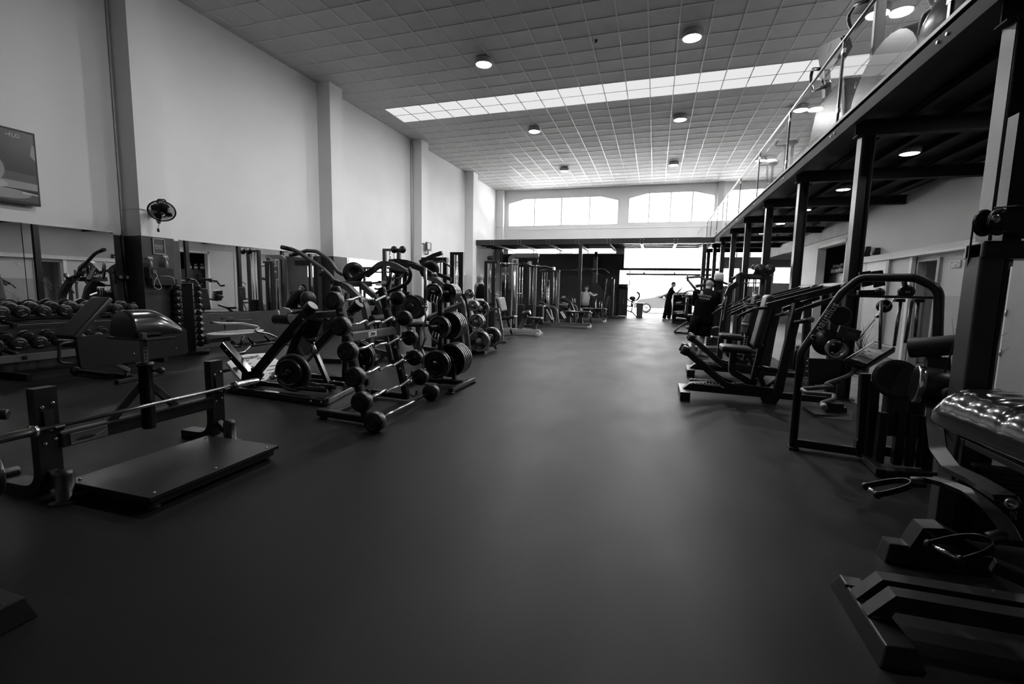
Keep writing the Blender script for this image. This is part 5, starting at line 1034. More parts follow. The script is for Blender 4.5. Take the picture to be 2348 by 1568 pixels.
# ================================================================ PRESS MACHINES WITH TWIN LEVERS
def press(dx, dy, lab):
    """authored for the nearer one; dx, dy move the copy"""
    t = thing('lever_press_machine', (1.2, 6.45, 0), lab, 'exercise machine', 'lever press machines along the mezzanine columns')
    f = obj('front_foot', mb().bar((.43, 6.15, .055), (.43, 6.75, .055), .12, .11, .006), 'frame', t)
    obj('neck', mb().strip([(.43, 6.42, .08), (.52, 6.42, .165), (.7, 6.42, .175)], (0, 1, 0), .1, .07, .03), 'frame', t)
    obj('base_rail', mb().bar((.5, 6.42, .13), (2.1, 6.42, .1), .09, .08, .008), 'frame', t)
    for y in (6.3, 6.56):
        q = obj('tread', mb().bar((.5, y, .2), (.86, y, .18), .09, .025, .003), 'frame', t)
        for k in range(9): obj('tread_rib', mb().box(.52 + .038 * k, .537 + .038 * k, y - .042, y + .042, .21, .218), 'mid', q)
    obj('rear_foot', mb().bar((2.1, 6.05, .05), (2.1, 6.8, .05), .1, .09), 'frame', t)
    obj('pivot_block', mb().bar((1.0, 6.42, .18), (1.5, 6.42, .15), .1, .1, .01), 'steel', t); obj('rubber_stop', mb().hexa([(1.36, 6.36, 0), (1.5, 6.36, 0), (1.5, 6.48, 0), (1.36, 6.48, 0), (1.32, 6.36, .08), (1.54, 6.36, .08), (1.54, 6.48, .08), (1.32, 6.48, .08)]), 'rubber', t)
    for y in (6.36, 6.7):
        a = obj('foot_lever', mb().strip([(.43, y, .6), (.82, y, .27), (.9, y, .21), (1.08, y + .02, .16)], (0, 1, 0), .05, .075, .08), 'frame', t)
        r = obj('lever_roller', mb().cyl((.39, y, .56), (.43, y, .66), .05, 18, .008), 'rubber', a); obj('roller_cap', mb().cyl((.425, y, .645), (.435, y, .672), .043, 18, .008), 'chrome', a)
    obj('seat', mb().pad((.84, 6.5, .665), (1.2, 6.5, .645), .34, .085, Z, .035), 'vinyl', t)
    obj('seat_post', mb().strip([(1.0, 6.5, .62), (.995, 6.5, .36), (1.24, 6.5, .22)], (0, 1, 0), .07, .08, .06), 'frame', t)
    obj('back_pad', mb().pad((1.245, 6.5, .69), (1.36, 6.5, 1.35), .3, .1, (1, 0, -.17), .045), 'vinyl', t)
    obj('back_post', mb().bar((1.24, 6.5, .15), (1.4, 6.5, 1.25), .07, .08), 'frame', t)
    for z in (.72, .45, .3): bolt(t, (1.25 + .1 * z, 6.455, z), (0, -1, 0), .012)
    obj('rear_post', mb().bar((1.5, 6.38, .1), (1.66, 6.38, 1.28), .09, .1), 'frame', t); obj('rear_post', mb().bar((1.62, 6.75, .1), (1.72, 6.75, 1.25), .07, .08), 'frame', t)
    obj('tie', mb().cyl((1.3, 6.5, .43), (1.56, 6.4, .41), .035, 14), 'steel', t); obj('brace', mb().cyl((1.36, 6.5, .14), (1.6, 6.4, .42), .022, 10), 'mid', t); obj('brace', mb().bar((1.28, 6.5, .42), (1.4, 6.5, .15), .05, .06), 'frame', t)
    for y, e in ((6.2, 0), (6.78, .02)):
        l = obj('top_lever', mb().bar((1.28, y, 1.215), (2.05, y, 1.46), .05, .075, .01), 'frame', t)
        if not e: obj('badge', mb().prism([V((1.62, y - .026, 1.32)) + V((.065 * math.cos(a * PI / 10), 0, .014 * math.sin(a * PI / 10) + .02 * math.cos(a * PI / 10))) for a in range(20)], (0, -.002, 0)), 'mid', l)
        obj('lower_link', mb().bar((1.6, y + .06, 1.16), (2.0, y + .06, 1.33), .04, .05), 'frame', t)
        h = obj('handle', mb().tube([(.975, y, 1.08), (1.16, y, 1.185), (1.33, y, 1.2), (1.34, y, 1.235)], .019, .04, 12), 'rubber', t); obj('handle_collar', mb().cyl((1.13, y, 1.168), (1.17, y, 1.19), .023, 12), 'mid', h)
    obj('bearing', mb().cyl((2.05, 6.1, 1.46), (2.05, 6.9, 1.46), .05, 18, .01), 'mid', t); obj('lever_post', mb().bar((2.1, 6.45, .05), (2.05, 6.45, 1.46), .09, .1), 'frame', t)
    p = obj('plate_peg', mb().cyl((1.62, 6.3, 1.03), (1.7, 6.02, 1.08), .026, 14), 'steel', t); obj('peg_cap', mb().lathe((1.7, 6.02, 1.08), (.27, -1, .17), [(.034, 0), (.034, .012), (.02, .016), (.001, .016)], 16), 'mid', p)
    for o in [t]: o.location.x += dx; o.location.y += dy
    return t
P1 = press(0, 0, 'nearer twin-lever press machine with its seat toward the aisle')
dup(P1, (1.4, 8.25, 0), (0, 0, -.03), 'farther twin-lever press machine standing just behind its nearer twin')
bt = thing('bottle', (1.72, 6.5, .42), 'dark drinks bottle hanging upright beside the rear post of the nearer press machine', 'bottle')
obj('body', mb().lathe((1.72, 6.5, .42), Z, [(.03, 0), (.042, .02), (.042, .18), (.035, .24), (.022, .28)], 16), 'steel', bt); obj('cap', mb().lathe((1.72, 6.5, .7), Z, [(.024, 0), (.022, .04)], 12), 'light', bt)
# ================================================================ AISLE MACHINES FARTHER DOWN THE RIGHT
t = thing('seated_machine', (1.2, 16.5, 0), 'seated machine with a tilted frame handle and low angled leg, beyond the trainer toward the counter', 'exercise machine')
obj('back_pad', mb().pad((1.034,16.4,1.18), (1.013,16.4,0.594), .3, .09, (1, 0, 0), .03), 'vinyl', t); obj('seat', mb().pad((0.713,16.4,0.495), (1.035,16.4,0.463), .34, .07), 'vinyl', t); obj('arm_rest', mb().pad((0.737,16.5,0.639), (1.001,16.5,0.663), .1, .05), 'vinyl', t)
obj('leg', mb().tube([(0.665,16.3,0.04), (0.854,16.4,0.234), (1.073,16.5,0.384)], .03, .05, 8), 'mid', t); obj('leg', mb().tube([(0.924,16.2,0.046), (1.237,16.2,0.06)], .03, .05, 8), 'mid', t); obj('post', mb().bar((1.35, 16.5, .04), (1.35, 16.5, 1.2), .1, .1), 'frame', t)
obj('hoop', mb().tube([(0.854,16.4,1.205), (1.157,16.4,1.197)], .022, 0, 8).tube([(0.908,16.5,1.308), (0.987,16.5,1.382), (1.151,16.5,1.415), (1.345,16.5,1.361)], .02, .1, 8), 'steel', t); obj('cord', mb().tube([(1.004,16.3,0.89), (0.97,16.3,1.005), (1.045,16.3,1.123)], .01, .05, 6), 'mid', t)
obj('base', mb().bar((.7, 16.35, .03), (1.6, 16.5, .04), .08, .06), 'frame', t)
t = thing('high_row_machine', (1.4, 18.8, 0), 'machine with a star-shaped handle end raised against the bright garage opening', 'exercise machine')
obj('arm', mb().tube([(1.123,18.5,1.908), (1.534,18.5,1.945), (1.763,18.6,1.821), (1.816,18.7,1.629)], .04, .3, 8), 'mid', t); obj('arm', mb().tube([(1.111,18.5,1.843), (1.442,18.5,1.441)], .045, 0, 8), 'mid', t); obj('bar', mb().tube([(1.042,18.4,1.872), (1.514,18.6,1.916)], .022, 0, 8).tube([(1.095,18.4,2.018), (1.115,18.4,1.775)], .03, 0, 8), 'steel', t)
obj('post', mb().bar((1.75, 18.8, .04), (1.75, 18.8, 1.9), .12, .12), 'frame', t); obj('head_pad', mb().pad((1.38,18.2,1.583), (1.677,18.2,1.636), .5, .12), 'vinyl', t); obj('base', mb().box(1.2, 2.0, 18.5, 19.1, 0, .08, .01), 'frame', t); obj('seat', mb().pad((1.2, 18.7, .5), (1.55, 18.7, .5), .34, .08), 'vinyl', t); obj('seat_post', mb().bar((1.4, 18.7, .05), (1.4, 18.7, .5), .08, .08), 'frame', t)
t = thing('white_topped_tower', (1.95, 12.2, 0), 'dark weight-stack tower with a white rounded cap beside the trainer head', 'exercise machine')
x = (1.441,12.2,1.652)[0]
obj('tower', mb().bar((x, 12.2, .05), (x, 12.2, (1.436,12.2,1.727)[2]), .13, .2), 'frame', t)
z = (1.438,12.2,1.697)[2]; obj('cap', mb().pad((x - .01, 12.1, z - .06), (x - .01, 12.1, z + .14), .2, .18, (0, 1, 0), .06), 'pale', t)
obj('arm', mb().bar((1.474,12,1.625), (1.616,12,1.568), .05, .05), 'steel', t); obj('bar', mb().cyl((1.433,12,1.4), (1.613,12,1.404), .018, 8), 'steel', t)
obj('seat', mb().pad((1.245,11.2,0.381), (1.458,11.2,0.341), .3, .06), 'vinyl', t); obj('base', mb().box(x - .6, x + .4, 11.6, 12.4, 0, .1, .01), 'mid', t); obj('leg', mb().tube([(1.278,11.6,0.531), (1.384,11.6,0.572), (1.494,11.6,0.562)], .03, .05, 8), 'mid', t)
rods(t, [(x - .12, 12.1), (x - .16, 12.1)], .1, 1.5); stack(t, x - .14, 12.12, .12, .1, 10)
# curved frame machine with bright tape-like edge
t = thing('curved_frame_machine', (1.75, 10.3, 0), 'machine with a bowed dark frame lettered down its edge, just right of the trainer', 'exercise machine')
obj('frame', mb().strip([(1.295,10,-0.173), (1.289,10,0.29), (1.307,10,0.737), (1.343,10,1.241), (1.387,10,1.441), (1.516,10,1.554)], (0, 1, 0), .09, .1, .2), 'frame', t)
obj('edge_lettering', mb().strip([(1.293,9.94,0.828), (1.313,9.94,1.054), (1.34,9.94,1.304)], (0, 1, 0), .01, .022, .1), 'light', t)
obj('grip_cover', mb().pad((1.381,10,1.565), (1.371,10,1.428), .06, .06, (0, 1, 0)), 'pale', t)
obj('lever', mb().tube([(1.177,9.8,1.11), (1.244,9.8,1.131), (1.284,9.8,1.218), (1.29,9.8,1.291)], .02, .06, 8), 'brushed', t); obj('lever', mb().tube([(1.107,10,0.932), (1.207,10,1.023), (1.329,10,1.103)], .025, .06, 8), 'steel', t)
obj('inner_post', mb().bar((1.563,10.3,1.712), ((1.576,10.3,0.663)[0], 10.3, .03), .05, .07), 'mid', t)
obj('base', mb().bar((1.286,10,-0.032), (2.1, 10.2, .05), .09, .09), 'frame', t); obj('seat', mb().pad((1.28,9.9,0.591), (1.352,9.9,0.557), .3, .06), 'vinyl', t)
for k in range(3): obj('grip', mb().tube([(1.335,9.7,1.1), (1.439,9.7,1.199)] if k == 0 else ([(1.418,9.6,1.129), (1.677,9.6,1.314)] if k == 1 else [(1.293,9.5,0.991), (1.481,9.5,1.11), (1.675,9.5,1.257), (1.829,9.5,1.313)]), .02, .05, 8), 'steel', t)
# dual pulley tower
t = thing('dual_pulley_tower', (2.0, 11.2, 0), 'tall black pulley tower topped by two large discs, in front of the bright windows', 'exercise machine')
TY = 11.0
for a, c in (((1.699,11,1.742), (1.692,11,0.961)), ((2.259,11,1.732), (2.231,11,1.308))): obj('post', mb().bar((a[0], TY, .03), a, .08, .1), 'frame', t)
obj('edge', mb().bar(((1.682,10.94,1.74)[0], 10.94, .1), (1.682,10.94,1.74), .02, .02), 'brushed', t)
obj('crossbeam', mb().bar((1.701,11,1.717), (2.267,11,1.716), .1, .12), 'frame', t); obj('inner_post', mb().bar(((2.158,11.1,1.668)[0], 11.1, .03), (2.157,11.1,1.685), .1, .08), 'mid', t); obj('inner_post', mb().bar(((1.857,11.1,1.664)[0], 11.1, .03), (1.856,11.1,1.681), .06, .06), 'frame', t)
for p in ((2.074,10.95,1.87), (2.257,10.95,1.867)):
    q = obj('pulley', mb().lathe(p, (0, -1, 0), [(.001, -.03), (.1, -.03), (.105, -.015), (.095, 0), (.105, .015), (.1, .03), (.001, .03)], 28), 'steel', t); bolt(q, V(p) + V((0, -.03, 0)), (0, -1, 0), .03, 'mid')
obj('small_pulley', mb().lathe((1.976,11.1,1.917), (0, -1, 0), [(.03, 0), (.05, 0), (.055, .02), (.05, .03)], 20), 'chrome', t)
obj('bracket', mb().prism([(1.928,10.93,1.734), (1.992,10.93,1.872), (2.245,10.93,1.922), (2.323,10.93,1.842), (2.229,10.93,1.737)], (0, .03, 0), .005), 'steel', t)
p = V((1.99,10.9,1.718)); obj('badge', mb().prism([p + V((.12 * math.cos(a * PI / 10), 0, .03 * math.sin(a * PI / 10))) for a in range(20)], (0, -.01, 0)), 'mid', t)
obj('lever', mb().bar((1.539,10.8,1.657), (1.717,10.9,1.796), .05, .06), 'steel', t); obj('cross_rod', mb().cyl((1.762,10.9,1.58), (2.081,10.9,1.585), .012, 8), 'mid', t)
rods(t, [((1.985,11,1.631)[0], 11.0), ((2.022,11,1.631)[0], 11.0)], .3, 1.75); stack(t, (2,11,1.631)[0], 11.0, .22, .12, 18)
obj('chain', mb().tube([(1.88,10.9,1.66), (1.87,10.9,1.586), (1.873,10.9,1.464)], .012, 0, 6), 'chrome', t); obj('base', mb().box(1.6, 2.35, 10.8, 11.4, 0, .08, .01), 'frame', t)
w = thing('water_bottle', (1.283,7.6,0.775), 'clear ribbed plastic water bottle standing between the two press machines', 'bottle')
p0 = V((1.283,7.6,0.775)); p1 = V((1.316,7.6,1.073)); a = (p1 - p0); L = a.length
rib = [(.042 + (.006 if k % 2 else 0), L * (.02 + .6 * k / 18)) for k in range(19)]
obj('body', mb().lathe(p0, a, [(.03, 0)] + rib + [(.04, L * .7), (.02, L * .86), (.02, L * .9)], 16), 'clearp', w); obj('cap', mb().lathe(p0 + a * .9, a, [(.022, 0), (.022, L * .08), (.001, L * .08)], 12), 'pale', w); obj('label', mb().lathe(p0 + a * .34, a, [(.05, 0), (.05, L * .18)], 16), 'light', w)

# ================================================================ SELECTORISED CRUNCH MACHINE WITH NOTICE
t = thing('abdominal_machine', (1.75, 4.4, 0), 'dark crunch machine with a rounded tubular arch frame and a taped AVISO notice on its pad', 'exercise machine')
arch = [(1.243, 4.58, .0), (1.241, 4.58, .86), (1.488,4.55,1.373), (1.595,4.5,1.508), (1.883,4.3,1.504), (1.998,4.22,1.421), (2.015,4.2,1.068), (2.05, 4.2, .02)]
obj('arch', mb().tube(arch, .032, .13, 14), 'frame', t)
a, c = V((1.319,4.55,1.02)), V((1.48,4.55,1.338)); d = (c - a).normalized()
text('lettering', 'nautilus', (a + c) / 2 + V((-.01, -.034, 0)), d, d.cross(V((0, 1, 0))) * -1 if d.cross(V((0, 1, 0))).z < 0 else d.cross(V((0, 1, 0))), .085, 'letter', t)
obj('logo_ring', mb().lathe((1.31,4.54,1.001), (0, -1, 0), [(.012, 0), (.022, 0), (.022, .003), (.012, .003), (.012, 0)], 18), 'letter', t)
obj('foot', mb().box(1.2, 1.28, 4.52, 4.62, 0, .02, .004), 'frame', t)
obj('base_rail', mb().bar((1.25, 4.57, .06), (1.8, 4.47, .06), .06, .07), 'frame', t); obj('base_rail', mb().bar((1.74, 4.5, .04), (1.7, 4.05, .04), .07, .05), 'frame', t); obj('base_rail', mb().bar((1.7, 4.08, .035), (2.1, 4.18, .035), .07, .05), 'frame', t); obj('base_rail', mb().bar((1.8, 4.46, .1), (2.1, 4.4, .1), .05, .08), 'frame', t)
obj('top_tie', mb().bar((1.53,4.55,1.358), (1.996,4.25,1.356), .03, .02), 'frame', t)
obj('front_post', mb().bar((1.678,4.45,0.731), (1.71, 4.45, .03), .06, .07), 'frame', t); obj('front_post', mb().bar((1.726,4.4,0.681), (1.75, 4.4, .03), .06, .07), 'frame', t); obj('post_block', mb().box(1.66, 1.72, 4.42, 4.48, .1, .17), 'rubber', t)
for x in (700, 820, 900, 980): p = V((1.773,4.3,0.304)) if x == 700 else (V((1.893,4.3,0.305)) if x == 820 else (V((1.967,4.3,0.349)) if x == 900 else V((2.043,4.3,0.405)))); obj('rear_post', mb().bar((p.x, 4.3, .04), (p.x, 4.3, .45), .06, .06), 'frame', t)
obj('stack_cover', mb().box(1.8, 2.05, 4.3, 4.42, .26, .62, .02), 'steel', t)
for k in range(12): obj('stack_hole', mb().cyl((1.92 + .0 * k, 4.299, .3 + .027 * k), (1.92, 4.295, .3 + .027 * k), .006, 8), 'mid', t)
S_ = [((1.698,4.35,1.328), (1.723,4.35,0.944)), ((1.825,4.35,1.337), (1.815,4.35,0.973)), ((1.914,4.3,1.334), (1.922,4.3,1.054)), ((1.885,4.32,1.333), (1.873,4.32,1.003))]
for p, q in S_: obj('guide_rod', mb().cyl(p, q, .012, 10), 'brushed', t)
for p in ((1.812,4.34,1.331), (1.91,4.29,1.331)): obj('rod_clamp', mb().cbox(p, (.06, .05, .025), .004), 'steel', t)
for p, r in (((1.742,4.4,1.281), .05), ((1.86,4.36,1.398), .052)):
    q = obj('pulley', mb().lathe(V(p) + V((0, .02, 0)), (0, -1, 0), [(.001, 0), (r, 0), (r * .86, .014), (r, .03), (r * .7, .034), (.001, .034)], 28), 'rubber', t); bolt(q, V(p) + V((0, -.014, 0)), (0, -1, 0), .016)
obj('pulley_bracket', mb().bar((1.835,4.36,1.476), (1.86,4.36,1.398), .05, .02), 'frame', t); obj('pulley_bracket', mb().bar((1.734,4.38,1.281), (1.687,4.38,1.191), .045, .02), 'frame', t); bolt(t, V((1.698,4.36,1.21)), (0, -1, 0), .014)
obj('belt', mb().bar((1.851,4.37,1.453), (1.754,4.39,1.264), .02, .006, .001), 'brushed', t); obj('belt', mb().bar((1.678,4.38,1.178), (1.593,4.4,1.01), .02, .006, .001), 'light', t)
for q in (((1.661,4.72,1.56), (1.742,4.72,1.574), (1.771,4.72,1.453), (1.697,4.72,1.433)), ((1.744,4.7,1.567), (1.822,4.7,1.578), (1.854,4.7,1.452), (1.777,4.7,1.43))): obj('counterweight', mb().prism(q, (.01, .05, 0), .003), 'steel', t)
obj('arm_assembly', mb().bar((1.586,4.5,1.378), (1.741,4.5,1.387), .05, .05).ball((1.728,4.48,1.387), .04, 8), 'steel', t)
obj('stack_top', mb().cyl((1.518,4.6,1.186), V((1.518,4.6,1.186)) + V((0, .04, 0)), .085, 28, .01), 'steel', t)
obj('cam', mb().lathe(V((1.429,4.5,0.96)) + V((0, .05, 0)), (-.5, -1, .1), [(.001, 0), (.11, 0), (.11, .02), (.1, .025), (.1, .04), (.11, .045), (.11, .065), (.001, .065)], 30), 'steel', t)
obj('guard', mb().lathe((1.47,4.48,0.914), (-.3, -1, .1), [(.05, 0), (.082, 0), (.085, .03), (.05, .03), (.05, 0)], 26), 'brushed', t); bolt(t, V((1.426,4.42,0.956)), (0, -1, 0), .014); bolt(t, V((1.426,4.42,0.888)), (0, -1, 0), .012); bolt(t, V((1.486,4.42,0.904)), (0, -1, 0), .012)
obj('side_plate', mb().prism([(1.308,4.6,0.812), (1.544,4.55,0.821), (1.584,4.55,0.733), (1.54,4.55,0.613), (1.327,4.6,0.574)], (0, .02, 0), .003), 'frame', t)
for y in (720, 760, 800, 850): bolt(t, V((1.304,4.6,0.785)) + V((0, 0, -(y - 720) * .00115)), (0, -1, 0), .01)
bx = [V(p) for p in ((1.442,4.42,1.019), (1.582,4.38,0.993), (1.601,4.38,1.079), (1.465,4.42,1.113))]
q = obj('head_block', mb().prism(bx, (.02, .1, .0), .008), 'rubber', t); obj('block_label', mb().prism([bx[0].lerp(bx[1], a).lerp(bx[3].lerp(bx[2], a), c) + V((0, -.003, 0)) for a, c in ((.4, .35), (.85, .35), (.85, .7), (.4, .7))], (0, .002, 0)), 'mid', q)
# curved crunch pad and notice
cor = [V(p) for p in ((1.555,4.42,0.848), (1.646,4.35,0.819), (1.839,4.42,0.96), (1.744,4.5,0.981))]
n = (cor[1] - cor[0]).cross(cor[3] - cor[0]).normalized(); n = n if n.z > 0 else -n
def on(a, c, e=.003): return cor[0].lerp(cor[1], a).lerp(cor[3].lerp(cor[2], a), c) + n * e
obj('pad', mb().hexa([on(a, c, e) for e in (-.07, -.002) for a, c in ((-.28, -.16), (1.06, -.12), (1.12, 1.05), (-.2, 1.12))], .02), 'vinyl', t)
nt = thing('notice', cor[0], 'white paper notice headed AVISO taped to the pad of the crunch machine', 'notice')
obj('sheet', mb().prism(cor, n * .002), 'paper', nt)
obj('banner', mb().prism([on(.06, .68), on(.94, .68), on(.94, .93), on(.06, .93)], n * .001), 'dado', nt)
rt, up = cor[1] - cor[0], cor[3] - cor[0]
text('lettering', 'AVISO', on(.5, .79) + n * .001, rt, up, .034, 'letter', nt, .001)
for s, a, c in (('EQUIPAMENTO', .66, .53), ('EM', .66, .38), ('MANUTENÇÃO', .6, .23), ('!', .8, .08)): text('lettering', s, on(a, c), rt, up, .015, 'ink', nt, .001)
cc = on(.2, .42); r1, u1 = rt.normalized(), n.cross(rt.normalized())
obj('symbol', mb().tube([cc + (r1 * math.cos(k * PI / 10) + u1 * math.sin(k * PI / 10)) * .017 for k in range(20)], .002, 0, 6, True).bar(cc - r1 * .012 + u1 * .012, cc + r1 * .012 - u1 * .012, .003, .002, .0005, n).bar(cc - r1 * .006 - u1 * .01, cc - r1 * .0 + u1 * .01, .004, .002, .0005, n), 'ink', nt)
obj('tape', mb().cbox(on(.4, .02), (.03, .02, .002), .0005, .4), 'pale', nt)
bd = V((1.812,4.25,0.728)); obj('side_disc', mb().cyl(bd, bd + V((.03, .09, -.01)), .15, 44, .012), 'steel', t); obj('disc_groove', mb().lathe(bd, (-.3, -1, .1), [(.1, 0), (.12, .003), (.13, .003), (.14, 0)], 40), 'frame', t)
obj('handle', mb().tube([(1.604,4.4,0.771), (1.529,4.35,0.713), (1.351,4.3,0.64), (1.409,4.28,0.63), (1.189,4.3,0.59), (1.201,4.2,0.58), (1.365,4.1,0.597), (1.342,4.05,0.571), (1.249,4,0.545), (1.256,3.95,0.523)], .017, .03, 12), 'mid', t); obj('grip_cap', mb().cyl((1.253,3.97,0.538), (1.252,3.93,0.525), .021, 16), 'light', t)
fm = thing('foot_block', (2.1, 5.9, 0), 'flat dark footrest with a square block on the floor behind the crunch machine', 'footrest')
obj('plate', mb().hexa([(1.776,5.851,0), (2.147,5.866,0), (2.25, 6.2, 0), (1.75, 6.2, 0), (1.776,5.863,0.04), (2.159,5.911,0.04), (2.25, 6.2, .04), (1.75, 6.2, .04)], .004), 'steel', fm); obj('block', mb().box(1.92, 2.1, 6.0, 6.1, .03, .15, .01), 'frame', fm)

# ================================================================ LEG MACHINE IN THE RIGHT FOREGROUND
t = thing('leg_curl_machine', (1.5, 2.8, 0), 'large dark leg machine in the right foreground with a quilted glossy seat and foam rollers', 'exercise machine')
obj('front_foot', mb().hexa([(.86, 1.9, 0), (1.02, 1.93, 0), (1.0, 2.42, 0), (.86, 2.42, 0), (.885, 1.93, .075), (.99, 1.95, .075), (.97, 2.39, .075), (.885, 2.39, .075)], .006), 'frame', t); obj('foot_band', mb().box(.88, .98, 2.3, 2.306, .02, .081), 'rubber', t)
for y in (2.235, 2.125): obj('base_rail', mb().strip([(.915, y, .06), (.975, y, .15), (2.2, y, .155)], (0, 1, 0), .066, .07), 'frame', t)
for y in (2.235, 2.125): obj('weld', mb().box(.9, .93, y - .036, y + .036, .076, .084, .003), 'mid', t)
obj('second_foot', mb().hexa([(1.2, 2.72, 0), (1.65, 2.74, 0), (1.65, 2.83, 0), (1.2, 2.83, 0), (1.22, 2.735, .1), (1.65, 2.75, .1), (1.65, 2.82, .1), (1.22, 2.82, .1)], .006), 'frame', t); obj('foot_step', mb().strip([(1.32, 2.78, .06), (1.37, 2.78, .19), (1.43, 2.79, .19), (1.6, 2.8, .1)], (0, 1, 0), .1, .06), 'frame', t)
obj('stack_post', mb().box(1.55, 1.63, 3.04, 3.12, 0, .36, .006), 'dim', t); obj('stack_post', mb().box(1.64, 1.72, 3.06, 3.14, 0, .6, .006), 'steel', t)
b = mb()
for k in range(16): b.box(1.72, 2.02, 3.05, 3.2, .04 + .026 * k, .063 + .026 * k, .003)
obj('weight_stack', b, 'steel', t); obj('stack_cap', mb().prism([(1.68, 3.02, .462), (2.0, 3.02, .462), (2.05, 3.1, .462), (2.05, 3.25, .462), (1.7, 3.25, .462), (1.66, 3.1, .462)], (0, 0, .02), .004), 'mid', t); obj('selector', mb().cyl((1.76, 3.08, .48), (1.76, 3.08, .56), .022, 12), 'rubber', t)
numerals(t, '60', (1.881,3.04,0.231), (1, 0, 0), .032, 'light'); numerals(t, '75', (1.884,3.04,0.207), (1, 0, 0), .032, 'light')
# tower
obj('tower_post', mb().box(1.63, 1.735, 3.1, 3.24, 0, 1.655, .012), 'dim', t); obj('tower_post', mb().box(2.1, 2.2, 3.1, 3.24, 0, 1.655, .012), 'frame', t)
obj('tower_top', mb().box(1.63, 2.2, 3.09, 3.25, 1.565, 1.66, .012), 'frame', t); obj('tower_inner', mb().box(1.735, 1.75, 3.1, 3.24, .3, 1.57), 'steel', t)
for x in (1.785, 2.02): r = obj('guide_rod', mb().cyl((x, 3.17, .46), (x, 3.17, 1.57), .013, 14), 'chrome', t); obj('rod_collar', mb().cyl((x, 3.17, 1.53), (x, 3.17, 1.57), .02, 14), 'brushed', r)
for x, z, r in ((1.665, 1.755, .07), (1.88, 1.8, .07)):
    for d in (-.02, .02): obj('pulley', mb().lathe((x + d, 3.12 - d, z), (.5, -1, 0), [(.001, -.01), (r * .9, -.01), (r, -.004), (r * .94, 0), (r, .004), (r * .9, .012), (.001, .012)], 36), 'rubber', t)
obj('pulley_bracket', mb().prism([(1.62, 3.05, 1.74), (1.63, 3.05, 1.79), (1.7, 3.05, 1.795), (1.95, 3.05, 1.795), (1.95, 3.05, 1.66), (1.78, 3.05, 1.665)], (0, .03, 0), .004), 'frame', t); obj('axle', mb().lathe((1.645, 3.05, 1.764), (.2, -1, 0), [(.022, 0), (.022, .004), (.012, .008), (.001, .008)], 20), 'brushed', t)
obj('pulley_post', mb().box(1.72, 1.8, 3.12, 3.2, 1.65, 2.3), 'frame', t)
obj('cable', mb().tube([(1.6, 3.14, 1.74), (1.655,3.25,1.403), (1.698,3.35,1.149), (1.66, 3.4, .75)], .005, 0, 8), 'ink', t); obj('cable', mb().tube([(1.66, 3.1, 1.828), (2.0, 3.0, 1.83)], .004, 0, 6), 'ink', t)
# seat
sa, sb = V((1.325, 2.84, .745)), V((1.4, 2.0, .735)); R = []
N = 46
for k in range(N + 1):
    f = k / N; c = sa.lerp(sb, f); e = min(1, (min(f, 1 - f) * 9 + .2) ** .5); q = abs(math.sin(PI * f * 8)) ** .35; g = (.86 + .14 * q) * e
    R.append([c + V((.02 + .21 + .225 * math.copysign(abs(math.cos(a)) ** .6, math.cos(a)) * (.92 + .08 * e), .06 * math.cos(a), 0.03 + (.155 * g if math.sin(a) > 0 else .06) * math.copysign(abs(math.sin(a)) ** .75, math.sin(a)) )) for a in [2 * PI * i / 32 for i in range(32)]])
obj('seat', mb().loft(R, True), 'gvinyl', t, 'quilted glossy seat pad'); obj('seat_plate', mb().box(1.45, 1.85, 2.05, 2.7, .66, .69, .004), 'steel', t); obj('seat_post', mb().bar((1.7, 2.5, .1), (1.68, 2.5, .67), .09, .1), 'steel', t)
# rollers and arms
rr = obj('knee_roller', mb().cyl((1.595,3.62,1.028), (1.794,3.5,1.077), .062, 28, .006), 'foam', t); obj('roller_cap', mb().lathe(V((1.595,3.62,1.028)), V((1.595,3.62,1.028)) - V((1.794,3.5,1.077)), [(.06, 0), (.06, .003), (.05, .004), (.001, .002)], 28), 'mid', rr)
obj('roller_arm', mb().bar((1.714,3.55,0.986), (1.7,3.45,0.721), .12, .05, .01), 'frame', t)
dc = V((1.579,3.45,0.825)); obj('cam_drum', mb().cyl(dc, dc + V((.13, -.03, -.01)), .112, 36, .012), 'rubber', t)
obj('chrome_ring', mb().lathe(dc + V((-.012, .003, 0)), (1, -.23, -.08), [(.1, .0), (.114, .0), (.117, .004), (.117, .03), (.113, .034), (.1, .034), (.1, 0)], 48), 'chrome', t)
obj('cam_plate', mb().cyl(V((1.759,3.5,0.828)), V((1.759,3.5,0.828)) + V((.03, -.01, 0)), .1, 30, .006), 'steel', t)
q = obj('ankle_roller', mb().cyl((1.659,3.42,0.796), (1.68,3.3,0.795), .042, 24, .004), 'foam', t)
e = V((1.68,3.3,0.795)); d = (e - V((1.659,3.42,0.796))).normalized(); obj('roller_cap', mb().lathe(e, d, [(.041, 0), (.041, .003), (.014, .004), (.013, .001), (.001, .001)], 24), 'mid', q)
obj('drive_arm', mb().strip([(1.652,3.4,0.775), (1.6,3.25,0.621), (1.565,3.12,0.506), (1.545,2.95,0.463), (1.541,2.75,0.479), (1.512,2.5,0.493)], (.75, -.55, .3), .075, .03, .12), 'frame', t)
obj('lower_arm', mb().strip([(1.433,2.9,0.407), (1.475,2.8,0.423), (1.511,2.7,0.424), (1.537,2.6,0.392), (1.561,2.55,0.341), (1.571,2.52,0.298)], (.75, -.55, .3), .06, .028, .12), 'frame', t)
